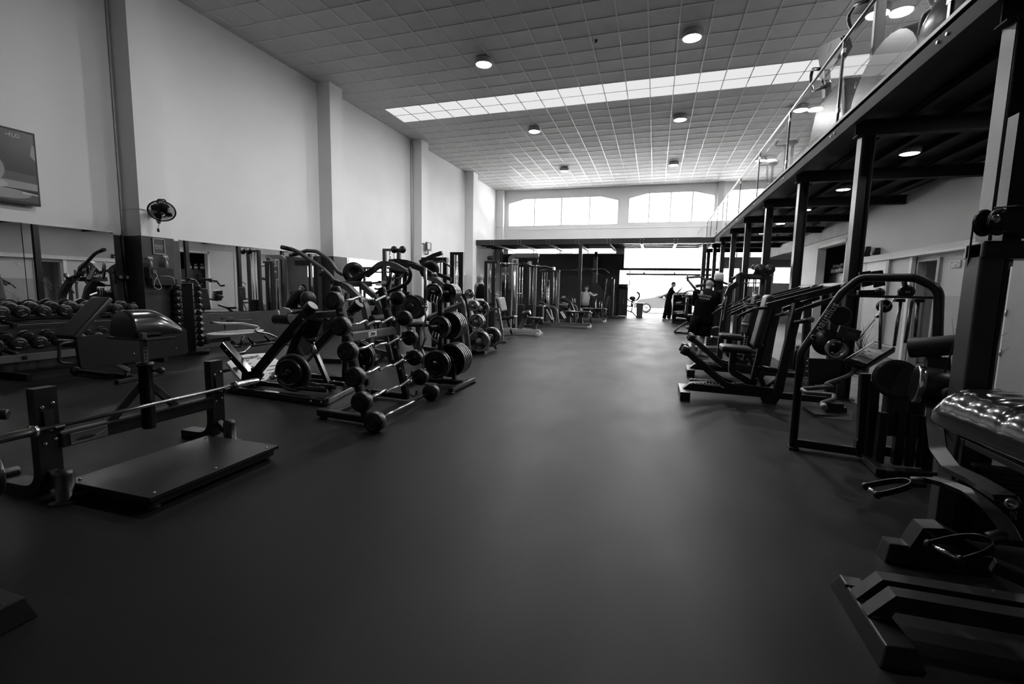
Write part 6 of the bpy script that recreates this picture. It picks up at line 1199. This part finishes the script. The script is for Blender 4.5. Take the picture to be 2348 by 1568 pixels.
obj('pivot', mb().lathe((1.505,2.45,0.488), (-.6, -1, .2), [(.001, -.1), (.022, -.1), (.022, .0), (.019, .008), (.015, .008), (.013, .003), (.001, .003)], 26), 'brushed', t); obj('pivot_housing', mb().cyl(V((1.536,2.5,0.471)), V((1.536,2.5,0.471)) + V((.06, .1, -.02)), .03, 24, .006), 'frame', t)
for A, a0, a1, m1, m2, n2 in (((1.402,2.92,0.38), (1.365,2.93,0.371), (1.365,2.93,0.371), (1.201,3.02,0.288), (1.221,2.92,0.281), 0), ((1.55,2.55,0.299), (1.502,2.55,0.274), (1.502,2.55,0.274), (1.319,2.62,0.181), (1.388,2.5,0.181), 1)):
    h = obj('swivel', mb().cyl(V(A) + (V(A) - V(a0)) * .6, V(a0), .03, 18, .008), 'rubber', t)
    s0, s1, e0, e1 = V(a0), V(a0), V(m1), V(m2); mid = (e0 + e1) / 2; ax = (s0 - mid).normalized(); sd = (e1 - e0) / 2
    L_ = (s0 - mid).length; loop = [mid - sd * (math.copysign(abs(math.cos(q)) ** .8, math.cos(q))) + ax * L_ * math.sin(q) ** .75 for q in [PI * i / 28 for i in range(29)]]
    g = obj('stirrup', mb().strip(loop, ax.cross(sd.normalized()), .034, .005), 'steel', h)
    obj('grip', mb().cyl(e0, e1, .012, 16), 'chrome', h); ed = (e1 - e0).normalized()
    for p, s in ((e0, -1), (e1, 1)): obj('grip_end', mb().lathe(p - ed * s * .012, ed * s, [(.019, 0), (.021, .006), (.021, .018), (.016, .022), (.007, .022), (.006, .018), (.001, .018)], 20), 'rubber', h)
obj('strut', mb().bar((1.5, 2.5, .18), (2.1, 2.3, .02), .05, .06), 'frame', t)
# dry reeds in pots by the grey wall
for k, (p, lab) in enumerate((((3.343,6.6,0.909), 'tuft of dry reeds by the grey wall between the arch machine and the pulley tower'), ((3.378,9.5,0.799), 'tuft of dry reeds at the foot of the steel column by the sliding doors'))):
    p = V(p); base = V((p.x + .1, p.y, 0)); t = thing('reed_plant', base, lab, 'plant', 'dry reed plants'); b = mb()
    for i in range(34):
        a = random.uniform(-.9, .9); r = random.uniform(.05, .3); h = p.z + random.uniform(-.25, .22)
        b.tube([base + V((random.uniform(-.05, .05), random.uniform(-.05, .05), .35)), base + V((a * r * .35, random.uniform(-.2, .2), h * .75)), base + V((a * r, random.uniform(-.4, .4), h))], .004, .3, 4, taper=.0015)
    obj('stems', b, 'leaf', t); obj('pot', mb().lathe(base, Z, [(.12, 0), (.15, .02), (.17, .36), (.15, .37), (.14, .33), (.001, .33)], 20), 'frame', t)

# ================================================================ CARDIO MACHINES BEHIND THE GLASS
MZ = 3.7
t = thing('stair_climber', (2.75, 6.7, MZ), 'cardio machine with a domed hood, tall mast and loop handle behind the near balustrade glass', 'exercise machine')
R = []
for k in range(9):
    x = 2.45 + .09 * k; e = 1 - .12 * abs(k - 4) / 4
    R.append([(x, 6.95 + 1.05 * e * math.cos(a), MZ + (.78 * e * math.sin(a) if math.sin(a) > 0 else 0)) for a in [2 * PI * i / 28 for i in range(28)]])
obj('hood', mb().loft(R, True), 'frame', t); obj('base', mb().box(2.5, 3.1, 5.8, 8.0, MZ, MZ + .1, .02), 'steel', t)
obj('mast', mb().bar((2.6, 7.55, MZ + .5), (2.6, 7.6, MZ + 1.75), .09, .12, .02), 'mid', t)
obj('loop_handle', mb().tube([(2.5,7.735,5.259), (2.5,8.184,5.45), (2.5,8.45,5.427), (2.5,8.335,5.252), (2.5,8.196,5.105), (2.5,7.841,5.085)], .025, .15, 10), 'rubber', t)
t = thing('elliptical', (2.7, 5.7, MZ), 'cardio machine showing crossed bent tubes behind the nearest balustrade glass', 'exercise machine')
obj('tube', mb().tube([(2.5,6.18,3.928), (2.5,6.168,4.162), (2.5,6.107,4.248), (2.5,5.967,4.226), (2.5,5.75,4.176)], .03, .2, 10), 'mid', t); obj('tube', mb().tube([(2.5,6.064,4.368), (2.5,5.969,4.236), (2.5,5.71,3.912)], .03, .05, 10), 'mid', t)
obj('housing', mb().ball((2.6, 5.75, MZ + .25), .45, 12, (.5, 1, .7)), 'frame', t); obj('base', mb().box(2.45, 3.0, 4.8, 6.6, MZ, MZ + .08, .02), 'steel', t); obj('drop_tube', mb().tube([(2.5,6.18,3.928), (2.5, 6.2, MZ + .05)], .03, 0, 10), 'mid', t)
t = thing('treadmill', (2.8, 9.0, MZ), 'treadmill whose dark console and bent handles rise above the mezzanine handrail', 'exercise machine')
cn = [V(p) for p in ((2.5,9.949,5.711), (2.5,9.629,5.195), (2.5,8.891,4.936), (2.5,8.491,5.028), (2.5,8.688,5.283))]
obj('console', mb().prism(cn, (.12, 0, 0), .02), 'ink', t); e = sum(cn, V()) / 5 + V((-.004, .1, .12))
obj('emblem', mb().prism([e + V((0, .12 * math.cos(a * PI / 8), .035 * math.sin(a * PI / 8) - .02 * math.cos(a * PI / 8))) for a in range(16)], (.003, 0, 0)), 'mid', t)
obj('handle', mb().tube([(2.5,9.579,5.189), (2.5,10.04,5.386), (2.5,10.12,5.308), (2.5,10.1,5.155), (2.5,9.917,4.968), (2.5,9.183,4.756)], .028, .1, 10), 'rubber', t)
obj('upright', mb().bar((2.55,9.691,5.155), (2.55,9.27,4.801), .08, .08), 'mid', t); obj('upright', mb().bar((2.56, 9.0, MZ + .2), (2.56, 9.5, MZ + 1.4), .1, .14, .02), 'mid', t)
obj('motor_cover', mb().hexa([(2.45, 8.0, MZ), (3.2, 8.0, MZ), (3.2, 9.9, MZ), (2.45, 9.9, MZ), (2.5, 8.4, MZ + .9), (3.15, 8.4, MZ + .9), (3.15, 9.6, MZ + .9), (2.5, 9.6, MZ + .9)], .06), 'frame', t)
c = V((2.47,7.727,4.193)); obj('badge', mb().lathe((2.455, c.y, c.z), (-1, 0, 0), [(.03, 0), (.04, 0), (.04, .003), (.03, .003), (.03, 0)], 24).bar((2.45, c.y - .01, c.z - .015), (2.45, c.y + .01, c.z + .015), .004, .01), 'light', t)
for k, y in enumerate((11.9, 13.7)):
    t = thing('exercise_bike', (2.75, y, MZ), ['stationary bike behind the middle of the balustrade, nearer of two', 'stationary bike farther along behind the balustrade, nearly lost in the glare'][k], 'exercise machine', 'stationary bikes on the mezzanine')
    obj('saddle', mb().ball((2.7, y, MZ + .95), .16, 10, (.7, 1.2, .35)), 'vinyl', t); obj('seat_post', mb().bar((2.7, y, MZ + .1), (2.7, y, MZ + .92), .05, .06), 'mid', t)
    obj('flywheel', mb().lathe((2.68, y + .5, MZ + .35), (1, 0, 0), [(.05, 0), (.24, 0), (.25, .02), (.24, .04), (.05, .04)], 28), 'mid', t)
    obj('frame', mb().tube([(2.7, y - .4, MZ + .05), (2.7, y, MZ + .3), (2.7, y + .5, MZ + .35), (2.7, y + .62, MZ + 1.05)], .03, .1, 8).tube([(2.45, y - .4, MZ + .03), (2.95, y - .4, MZ + .03)], .03, 0, 8).tube([(2.45, y + .7, MZ + .03), (2.95, y + .7, MZ + .03)], .03, 0, 8), 'mid', t)
    obj('handlebar', mb().tube([(2.5, y + .4, MZ + 1.12), (2.48, y + .65, MZ + 1.08), (2.92, y + .65, MZ + 1.08), (2.9, y + .4, MZ + 1.12)], .02, .08, 8), 'rubber', t)

# ================================================================ PEOPLE
def finger_chains(J, E, w, palm, out, side, s):
    d = V(out).normalized(); sd = V(side).normalized()
    for k, (o, L) in enumerate(((-.028, .068), (-.01, .078), (.01, .074), (.028, .058))):
        a, b, c = '%sf%d' % (s, k), '%sg%d' % (s, k), '%sh%d' % (s, k); nrm = d.cross(sd)
        J[a] = (V(palm) + d * .03 + sd * o, .011); J[b] = (V(palm) + d * (.03 + L * .55) + sd * o * 1.1 + nrm * .008, .0095); J[c] = (V(palm) + d * (.03 + L * .9) + sd * o + nrm * .03, .008)
        E += [(palm_name(s), a), (a, b), (b, c)]
    J[s + 't0'] = (V(palm) - d * .012 - sd * .036, .011); J[s + 't1'] = (V(palm) + d * .02 - sd * .052 + d.cross(sd) * .015, .0095); E += [(palm_name(s), s + 't0'), (s + 't0', s + 't1')]
def palm_name(s): return s + 'palm'
def skin_mesh(J, E, root):
    names = list(J); ix = {n: i for i, n in enumerate(names)}
    me = bpy.data.meshes.new('body'); me.from_pydata([tuple(V(J[n][0])) for n in names], [(ix[a], ix[b]) for a, b in E], [])
    o = bpy.data.objects.new('body', me); COL.objects.link(o)
    m = o.modifiers.new('s', 'SKIN'); m.use_smooth_shade = True
    lay = me.skin_vertices[0] if me.skin_vertices else None
    if lay is None:
        bm = bmesh.new(); bm.from_mesh(me); bm.verts.layers.skin.verify(); bm.to_mesh(me); bm.free(); lay = me.skin_vertices[0]
    for n in names:
        r = J[n][1]; lay.data[ix[n]].radius = (r, r) if not isinstance(r, tuple) else r
        lay.data[ix[n]].use_root = n == root
    q = o.modifiers.new('u', 'SUBSURF'); q.levels = 2; q.render_levels = 2
    bpy.context.view_layer.update(); r = bpy.data.meshes.new_from_object(o.evaluated_get(bpy.context.evaluated_depsgraph_get()))
    bpy.data.objects.remove(o); return r
def person(loc, lab, J, fwd, skin, head_tilt=(0, 0, -.1)):
    """J: joints in world space; returns the root, with one continuous body mesh (head features joined in)"""
    t = thing('person', loc, lab, 'person'); J = {k: (V(p), r) for k, (p, r) in J.items()}
    E = [('pelvis', 'belly'), ('belly', 'chest'), ('chest', 'neck'), ('neck', 'skull')]
    for s in 'LR':
        E += [('chest', s + 'sh'), (s + 'sh', s + 'el'), (s + 'el', s + 'wr'), (s + 'wr', s + 'palm'), ('pelvis', s + 'hip'), (s + 'hip', s + 'kn'), (s + 'kn', s + 'an'), (s + 'an', s + 'toe')]
        d = J[s + 'palm'][0] - J[s + 'wr'][0]; side = d.cross(Z if abs(d.normalized().z) < .9 else V(fwd))
        finger_chains(J, E, J[s + 'wr'][0], J[s + 'palm'][0], d, side if s == 'L' else -side, s)
    me = skin_mesh(J, E, 'pelvis'); bm = bmesh.new(); bm.from_mesh(me)
    f = (V(fwd).normalized() + V(head_tilt)).normalized(); sd = f.cross(Z).normalized(); up = sd.cross(f); rot = M((sd, f, up)).transposed()
    h = J['skull'][0]; b = MB(); b.bm.free(); b.bm = bm
    b.ball(h, .1, 12, (.76, .95, 1.15), rot).ball(h + f * .035 - up * .06, .066, 8, (.85, .95, .85), rot)
    b.ball(h + f * .1 - up * .02, .02, 6, (.7, 1, 1.2), rot).ball(h + f * .088 - up * .065, .022, 6, (1.2, .5, .45), rot)
    for s in (-1, 1): b.ball(h + sd * .078 * s - f * .005 - up * .015, .03, 6, (.35, .7, 1.1), rot).ball(h + f * .083 + sd * .032 * s + up * .012, .014, 6, (1.2, .6, .8), rot)
    o = obj('body', b, skin, t)
    for p in o.data.polygons: p.use_smooth = True
    return t, h, f, sd, up, rot
def rings(b, data, sd, n=20):
    """elliptical rings: (centre, half width, half depth, forward)"""
    sd = V(sd).normalized(); return b.loft([[V(c) + sd * w * math.cos(2 * PI * k / n) + V(f).normalized() * d * math.sin(2 * PI * k / n) for k in range(n)] for c, w, d, f in data], True)
def shoe(t, an, toe, m='steel', sole='sole'):
    an, toe = V(an), V(toe); d = V((toe.x - an.x, toe.y - an.y, 0)).normalized(); p = V((an.x, an.y, 0)); s = d.cross(Z)
    R = []
    for f, w, h in ((-.08, .028, .05), (-.07, .038, .085), (.0, .042, .1), (.08, .046, .075), (.15, .048, .055), (.19, .036, .04), (.205, .012, .025)):
        R.append([p + d * f + s * w * math.cos(a) + Z * (.02 + (h - .02) * max(0, math.sin(a))) for a in [2 * PI * k / 14 for k in range(14)]])
    q = obj('shoe', mb().loft(R, True), m, t)
    R = [[p + d * f + s * w * x + Z * z for x, z in ((-1, 0), (1, 0), (1, .024), (-1, .024))] for f, w in ((-.085, .026), (-.06, .042), (.06, .05), (.15, .05), (.2, .03))]
    obj('sole', mb().loft(R, False), sole, q)
def cap_hair(t, h, f, sd, up, rot, name, m, brim=False):
    b = mb(); R = []
    for k in range(7):
        a = k / 6 * PI / 2 * .98; R.append([h + rot @ V((.084 * math.cos(a) * math.cos(q), .102 * math.cos(a) * math.sin(q), .03 + .098 * math.sin(a))) for q in [2 * PI * i / 20 for i in range(20)]])
    b.loft(R, True)
    if brim: b.loft([[h + rot @ V((.075 * math.cos(q), .085 + .075 * max(0, math.sin(q)) , .035 + z - .25 * .05 * math.sin(q))) for q in [PI * i / 10 for i in range(11)]] for z in (0, .006)], False)
    return obj(name, b, m, t)

# the trainer
by = 10.5
J = {'pelvis': ((.985, by + .05, .93), .1), 'belly': ((1.0, by + .03, 1.08), .11), 'chest': ((1.03, by + .05, 1.27), .12), 'neck': ((1.06, by + .12, 1.44), .055), 'skull': ((1.1, by + .18, 1.555), .075),
 'Lsh': ((.84, by + .03, 1.35), .06), 'Lel': ((.83, by + .2, 1.1), .043), 'Lwr': ((1.06, by + .36, 1.08), .03), 'Lpalm': ((1.14, by + .4, 1.09), .032), 'Rsh': ((1.215, by + .08, 1.32), .06), 'Rel': ((1.25, by + .12, 1.08), .045), 'Rwr': ((1.36, by + .32, 1.05), .031), 'Rpalm': ((1.4, by + .4, 1.07), .032),
 'Lhip': ((.89, by + .03, .88), .085), 'Lkn': ((.835, by + .1, .46), .06), 'Lan': ((.845, by + .12, .09), .04), 'Ltoe': ((.99, by + .22, .035), .032), 'Rhip': ((1.07, by + .05, .88), .085), 'Rkn': ((1.0, by - .02, .45), .06), 'Ran': ((.945, by - .12, .09), .042), 'Rtoe': ((1.12, by - .06, .035), .032)}
t, h, f, sd, up, rot = person((1.0, by, 0), 'person in black PERSONAL TRAINER shirt, shorts and cap, back to the viewer, head bowed', J, (.75, 1, 0), 'skin', (0, 0, -.75))
side = V((1, -.18, -.05)); fw = V((.18, 1, 0))
b = mb(); rings(b, [((.985, by + .04, .68), .215, .15, fw), ((.985, by + .04, .8), .21, .15, fw), ((1.0, by + .03, 1.0), .2, .145, fw), ((1.015, by + .03, 1.15), .21, .14, fw), ((1.03, by + .04, 1.28), .225, .13, fw), ((1.04, by + .07, 1.37), .19, .105, fw), ((1.05, by + .1, 1.42), .1, .075, fw), ((1.055, by + .12, 1.45), .066, .062, fw)], side)
b.tube([J['Lsh'][0], V(J['Lsh'][0]).lerp(V(J['Lel'][0]), .45), V(J['Lsh'][0]).lerp(V(J['Lel'][0]), .95)], .085, 0, 16, taper=.072).tube([J['Rsh'][0], V(J['Rsh'][0]).lerp(V(J['Rel'][0]), .5), V(J['Rsh'][0]).lerp(V(J['Rel'][0]), .98)], .085, 0, 16, taper=.074).ball(J['Lsh'][0], .085, 8).ball(J['Rsh'][0], .087, 8)
s = obj('shirt', b, 'cloth', t)
o = V((1.0, by - .108, 1.3)); rv = V((1, -.16, -.12))
text('lettering', 'PERSONAL', o + V((-.02, -.0, .0)), rv, Z, .058, 'letter', s); text('lettering', 'TRAINER', o + V((-.025, -.0, -.058)), rv, Z, .056, 'letter', s); text('lettering', 'FITNESS CLUB', o + V((-.03, -.003, -.105)), rv, Z, .022, 'mid', s)
b = mb(); rings(b, [((.98, by + .04, .9), .19, .14, fw), ((.98, by + .04, .7), .195, .14, fw)], side)
for k in 'LR':
    a, c = V(J[k + 'hip'][0]), V(J[k + 'kn'][0]); dx = -.015 if k == 'L' else .02
    rings(b, [(a, .12, .13, fw), (a.lerp(c, .5) + V((dx, 0, 0)), .12, .125, fw), (a.lerp(c, .98) + V((dx, 0, 0)), .118, .115, fw)], side)
obj('shorts', b, 'cloth', t); cap_hair(t, h, f, sd, up, rot, 'cap', 'cloth', True)
shoe(t, J['Lan'][0], J['Ltoe'][0]); shoe(t, J['Ran'][0], J['Rtoe'][0])
obj('phone', mb().cbox(V(J['Rpalm'][0]) + V((-.03, .0, .03)), (.075, .15, .009), .003, .4), 'ink', t)

# the man in the doorway light
by = 23.2
J = {'pelvis': ((.62, by, 1.0), .1), 'belly': ((.65, by, 1.15), .105), 'chest': ((.69, by, 1.38), .12), 'neck': ((.755, by, 1.57), .05), 'skull': ((.8, by, 1.71), .075),
 'Lsh': ((.72, by + .17, 1.48), .058), 'Lel': ((.92, by + .2, 1.26), .042), 'Lwr': ((1.08, by + .12, 1.44), .03), 'Lpalm': ((1.13, by + .1, 1.5), .032), 'Rsh': ((.7, by - .17, 1.48), .06), 'Rel': ((.86, by - .2, 1.24), .045), 'Rwr': ((1.08, by - .14, 1.42), .031), 'Rpalm': ((1.14, by - .12, 1.5), .034),
 'Lhip': ((.63, by + .09, .95), .09), 'Lkn': ((.72, by + .1, .53), .065), 'Lan': ((.68, by + .1, .1), .045), 'Ltoe': ((.85, by + .1, .04), .034), 'Rhip': ((.61, by - .09, .95), .09), 'Rkn': ((.54, by - .1, .53), .065), 'Ran': ((.47, by - .08, .1), .045), 'Rtoe': ((.64, by - .12, .04), .034)}
t, h, f, sd, up, rot = person((.6, by, 0), 'person in dark clothes standing by the counter, fist raised, against the bright garage opening', J, (1, -.1, 0), 'skin', (0, 0, -.1))
fw, side = V((1, 0, 0)), V((0, 1, 0)); b = mb()
rings(b, [((.62, by, .93), .185, .125, fw), ((.64, by, 1.1), .18, .125, fw), ((.68, by, 1.3), .2, .13, fw), ((.71, by, 1.45), .185, .11, fw), ((.745, by, 1.54), .08, .07, fw), ((.755, by, 1.58), .06, .06, fw)], side)
for k in 'LR': b.tube([J[k + 'sh'][0], V(J[k + 'sh'][0]).lerp(V(J[k + 'el'][0]), .75)], .08, 0, 14, taper=.065).ball(J[k + 'sh'][0], .08, 8)
obj('shirt', b, 'cloth', t); b = mb(); rings(b, [((.62, by, 1.02), .18, .125, fw), ((.62, by, .85), .19, .13, fw)], side)
for k in 'LR':
    a, c, e = V(J[k + 'hip'][0]), V(J[k + 'kn'][0]), V(J[k + 'an'][0]); rings(b, [(a, .11, .125, fw), (c, .095, .1, fw), (c.lerp(e, .6), .09, .095, fw), (e + V((0, 0, .02)), .085, .09, fw)], side)
obj('trousers', b, 'cloth', t); cap_hair(t, h, f, sd, up, rot, 'hair', 'hair')
for k in 'LR': shoe(t, J[k + 'an'][0], J[k + 'toe'][0], 'mid', 'pale')

# bare-armed man by the cable column
by = 14.5
J = {'pelvis': ((-5.5, by, .98), .1), 'belly': ((-5.5, by, 1.12), .105), 'chest': ((-5.48, by, 1.36), .125), 'neck': ((-5.5, by + .04, 1.58), .055), 'skull': ((-5.53, by + .06, 1.71), .075),
 'Lsh': ((-5.66, by - .03, 1.5), .066), 'Lel': ((-5.68, by - .02, 1.22), .05), 'Lwr': ((-5.76, by + .08, .98), .034), 'Lpalm': ((-5.78, by + .12, .9), .034), 'Rsh': ((-5.3, by + .02, 1.5), .066), 'Rel': ((-5.22, by + .1, 1.24), .05), 'Rwr': ((-5.1, by + .3, 1.15), .034), 'Rpalm': ((-5.06, by + .37, 1.14), .034),
 'Lhip': ((-5.6, by, .93), .095), 'Lkn': ((-5.6, by + .03, .52), .065), 'Lan': ((-5.6, by, .1), .045), 'Ltoe': ((-5.63, by + .18, .04), .034), 'Rhip': ((-5.4, by, .93), .095), 'Rkn': ((-5.38, by + .03, .52), .065), 'Ran': ((-5.37, by, .1), .045), 'Rtoe': ((-5.34, by + .18, .04), .034)}
t, h, f, sd, up, rot = person((-5.5, by, 0), 'bare-armed tattooed person in white shorts seen from behind, half hidden by the dark cable column', J, (-.5, 1, 0), 'tskin')
fw, side = V((0, 1, 0)), V((1, 0, 0)); b = mb(); rings(b, [((-5.5, by, .96), .17, .125, fw), ((-5.5, by, 1.15), .165, .12, fw), ((-5.48, by, 1.38), .17, .13, fw), ((-5.49, by, 1.5), .1, .1, fw)], side); obj('tank_top', b, 'cloth', t)
b = mb(); rings(b, [((-5.5, by, 1.02), .18, .13, fw), ((-5.5, by, .85), .2, .14, fw)], side)
for k in 'LR': a, c = V(J[k + 'hip'][0]), V(J[k + 'kn'][0]); rings(b, [(a, .12, .13, fw), (c + V((0, 0, .05)), .12, .12, fw)], side)
obj('shorts', b, 'wcloth', t); b = mb(); b.ball(h + f * .05 - up * .085, .066, 8, (.95, .8, .7), rot); obj('beard', b, 'hair', t)
for k in 'LR': shoe(t, J[k + 'an'][0], J[k + 'toe'][0])
# seated figure deep in the shade
by = 21.9; bx = -3.1
J = {'pelvis': ((bx, by, .68), .11), 'belly': ((bx, by, .84), .11), 'chest': ((bx + .02, by, 1.1), .125), 'neck': ((bx + .03, by, 1.32), .05), 'skull': ((bx + .04, by + .02, 1.46), .075),
 'Lsh': ((bx - .17, by, 1.22), .06), 'Lel': ((bx - .22, by + .15, .98), .045), 'Lwr': ((bx - .1, by + .35, .9), .031), 'Lpalm': ((bx - .08, by + .42, .9), .032), 'Rsh': ((bx + .2, by, 1.22), .06), 'Rel': ((bx + .32, by + .1, 1.12), .045), 'Rwr': ((bx + .42, by + .32, 1.15), .031), 'Rpalm': ((bx + .45, by + .4, 1.16), .032),
 'Lhip': ((bx - .1, by + .05, .63), .095), 'Lkn': ((bx - .14, by + .45, .58), .065), 'Lan': ((bx - .14, by + .48, .1), .045), 'Ltoe': ((bx - .14, by + .65, .04), .034), 'Rhip': ((bx + .1, by + .05, .63), .095), 'Rkn': ((bx + .14, by + .45, .58), .065), 'Ran': ((bx + .14, by + .48, .1), .045), 'Rtoe': ((bx + .14, by + .65, .04), .034)}
t, h, f, sd, up, rot = person((bx, by, 0), 'person in a pale shirt seated with back to the viewer, dim beyond the middle steel column', J, (.2, 1, 0), 'skin')
b = mb(); rings(b, [((bx, by, .64), .19, .15, fw), ((bx, by, .85), .18, .13, fw), ((bx + .02, by, 1.1), .2, .13, fw), ((bx + .02, by, 1.22), .16, .1, fw), ((bx + .03, by, 1.3), .06, .06, fw)], side)
for k in 'LR': b.tube([J[k + 'sh'][0], V(J[k + 'sh'][0]).lerp(V(J[k + 'el'][0]), .8)], .08, 0, 14, taper=.066).ball(J[k + 'sh'][0], .08, 8)
obj('shirt', b, 'dado', t); b = mb(); rings(b, [((bx, by, .74), .18, .14, fw), ((bx, by, .6), .2, .15, fw)], side)
for k in 'LR': b.tube([J[k + 'hip'][0], J[k + 'kn'][0]], .11, 0, 14, taper=.09)
obj('shorts', b, 'cloth', t); cap_hair(t, h, f, sd, up, rot, 'hair', 'hair')
for k in 'LR': shoe(t, J[k + 'an'][0], J[k + 'toe'][0])
t = thing('stool', (bx, by, 0), 'low dark stool under the seated person in the shade', 'stool'); obj('seat', mb().cyl((bx, by, .5), (bx, by, .56), .18, 20, .015), 'vinyl', t); obj('post', mb().cyl((bx, by, .02), (bx, by, .5), .04, 12), 'steel', t); obj('base', mb().cyl((bx, by, 0), (bx, by, .03), .2, 20, .008), 'steel', t)
# cap-wearing man bent over a curl pad by the mirrors
by = 11.35; bx = -7.35
J = {'pelvis': ((bx, by - .02, .6), .11), 'belly': ((bx + .03, by + .1, .78), .11), 'chest': ((bx + .05, by + .27, 1.0), .125), 'neck': ((bx + .06, by + .42, 1.17), .052), 'skull': ((bx + .06, by + .53, 1.25), .075),
 'Lsh': ((bx - .13, by + .33, 1.08), .062), 'Lel': ((bx - .18, by + .55, .9), .046), 'Lwr': ((bx - .02, by + .62, 1.05), .032), 'Lpalm': ((bx + .03, by + .6, 1.11), .033), 'Rsh': ((bx + .24, by + .33, 1.08), .062), 'Rel': ((bx + .28, by + .55, .9), .046), 'Rwr': ((bx + .16, by + .62, 1.05), .032), 'Rpalm': ((bx + .12, by + .62, 1.11), .033),
 'Lhip': ((bx - .1, by + .03, .57), .1), 'Lkn': ((bx - .16, by + .46, .56), .07), 'Lan': ((bx - .16, by + .5, .1), .046), 'Ltoe': ((bx - .16, by + .67, .04), .034), 'Rhip': ((bx + .1, by + .03, .57), .1), 'Rkn': ((bx + .18, by + .46, .56), .07), 'Ran': ((bx + .18, by + .5, .1), .046), 'Rtoe': ((bx + .18, by + .67, .04), .034)}
t, h, f, sd, up, rot = person((bx, by, 0), 'person in black shirt and cap bent forward on a bench by the mirrors, seen in the reflection', J, (0, 1, 0), 'skin', (0, 0, -1.0))
fw = V((0, .75, -.65)); side = V((1, 0, 0)); b = mb()
rings(b, [((bx, by, .56), .19, .15, V((0, 1, -.2))), ((bx + .03, by + .1, .78), .18, .13, fw), ((bx + .05, by + .27, 1.0), .205, .13, fw), ((bx + .055, by + .36, 1.1), .15, .1, fw), ((bx + .06, by + .42, 1.17), .062, .06, fw)], side)
for k in 'LR': b.tube([J[k + 'sh'][0], V(J[k + 'sh'][0]).lerp(V(J[k + 'el'][0]), .8)], .082, 0, 14, taper=.068).ball(J[k + 'sh'][0], .083, 8)
obj('shirt', b, 'cloth', t); b = mb(); rings(b, [((bx, by - .02, .68), .19, .14, V((0, 1, 0))), ((bx, by - .02, .5), .2, .15, V((0, 1, 0)))], side)
for k in 'LR': b.tube([J[k + 'hip'][0], V(J[k + 'hip'][0]).lerp(V(J[k + 'kn'][0]), .85)], .115, 0, 14, taper=.1)
obj('shorts', b, 'cloth', t); cap_hair(t, h, f, sd, up, rot, 'cap', 'cloth', True)
for k in 'LR': shoe(t, J[k + 'an'][0], J[k + 'toe'][0])
t = thing('curl_bench', (bx + .05, by + .3, 0), 'small padded curl bench under the bent-over person by the mirrors', 'exercise bench')
obj('seat', mb().pad((bx, by - .2, .44), (bx, by + .2, .44), .36, .08, Z, .03), 'vinyl', t); obj('arm_pad', mb().pad((bx + .05, by + .5, .9), (bx + .05, by + .78, .6), .5, .08, Z, .03), 'vinyl', t); obj('post', mb().bar((bx, by, .03), (bx, by, .4), .08, .08), 'steel', t); obj('arm_post', mb().bar((bx + .05, by + .8, .03), (bx + .05, by + .72, .62), .08, .08), 'steel', t); obj('base', mb().bar((bx, by - .3, .03), (bx + .05, by + .95, .03), .08, .06), 'steel', t)

# ================================================================ LIGHT AND CAMERA
w = bpy.data.worlds.new('sky'); S.world = w; w.use_nodes = True
w.node_tree.nodes['Background'].inputs[0].default_value = (1, 1, 1, 1); w.node_tree.nodes['Background'].inputs[1].default_value = 2.0
def portal(name, c, sx, sz):
    l = bpy.data.lights.new(name, 'AREA'); l.shape = 'RECTANGLE'; l.size = sx; l.size_y = sz; l.cycles.is_portal = True
    o = bpy.data.objects.new(name, l); COL.objects.link(o); o.location = c; o.rotation_euler = (-PI / 2, 0, 0); return o
for i, (x0, x1, z0, z1) in enumerate(W + [(-1.65, 3, 0, 3.3), (3.15, 4.95, 3.1, 3.45), (3.15, 3.95, 1.68, 2.61), (4.15, 4.9, 1.68, 2.61), (5.42, 6.25, 1.86, 2.66)]):
    portal('daylight_%d' % i, ((x0 + x1) / 2, FY + .3, (z0 + z1) / 2), x1 - x0, z1 - z0)
cd = bpy.data.cameras.new('camera'); cam = bpy.data.objects.new('camera', cd); COL.objects.link(cam); S.camera = cam
cd.sensor_width = 36; cd.lens = 1069 / 2348 * 36; cd.clip_start = .05; cd.clip_end = 300
p, yw, rl = math.radians(6.5), math.radians(16.85), math.radians(1.14)
f = V((-math.sin(yw) * math.cos(p), math.cos(yw) * math.cos(p), -math.sin(p))); r = V((math.cos(yw), math.sin(yw), 0)); u = r.cross(f)
r2 = r * math.cos(rl) + u * math.sin(rl); u2 = -r * math.sin(rl) + u * math.cos(rl)
cam.matrix_world = M.Translation((0, 0, 1.36)) @ M((r2, u2, -f)).transposed().to_4x4()
S.view_settings.view_transform = 'Standard'; S.view_settings.look = 'None'; S.view_settings.gamma = 1; S.view_settings.use_curve_mapping = False
S.view_settings.exposure = 1.75
S.cycles.max_bounces = 8; S.cycles.diffuse_bounces = 4; S.cycles.glossy_bounces = 4; S.cycles.transparent_max_bounces = 12
S.cycles.sample_clamp_indirect = 8; S.cycles.caustics_reflective = False; S.cycles.caustics_refractive = False
S.cycles.use_denoising = True
sl = bpy.data.lights.new('sun', 'SUN'); sl.energy = 190; sl.angle = .01; so = bpy.data.objects.new('sun', sl); COL.objects.link(so); so.location = (0, -10, 30)
so.rotation_euler = (math.radians(64), 0, math.radians(4))
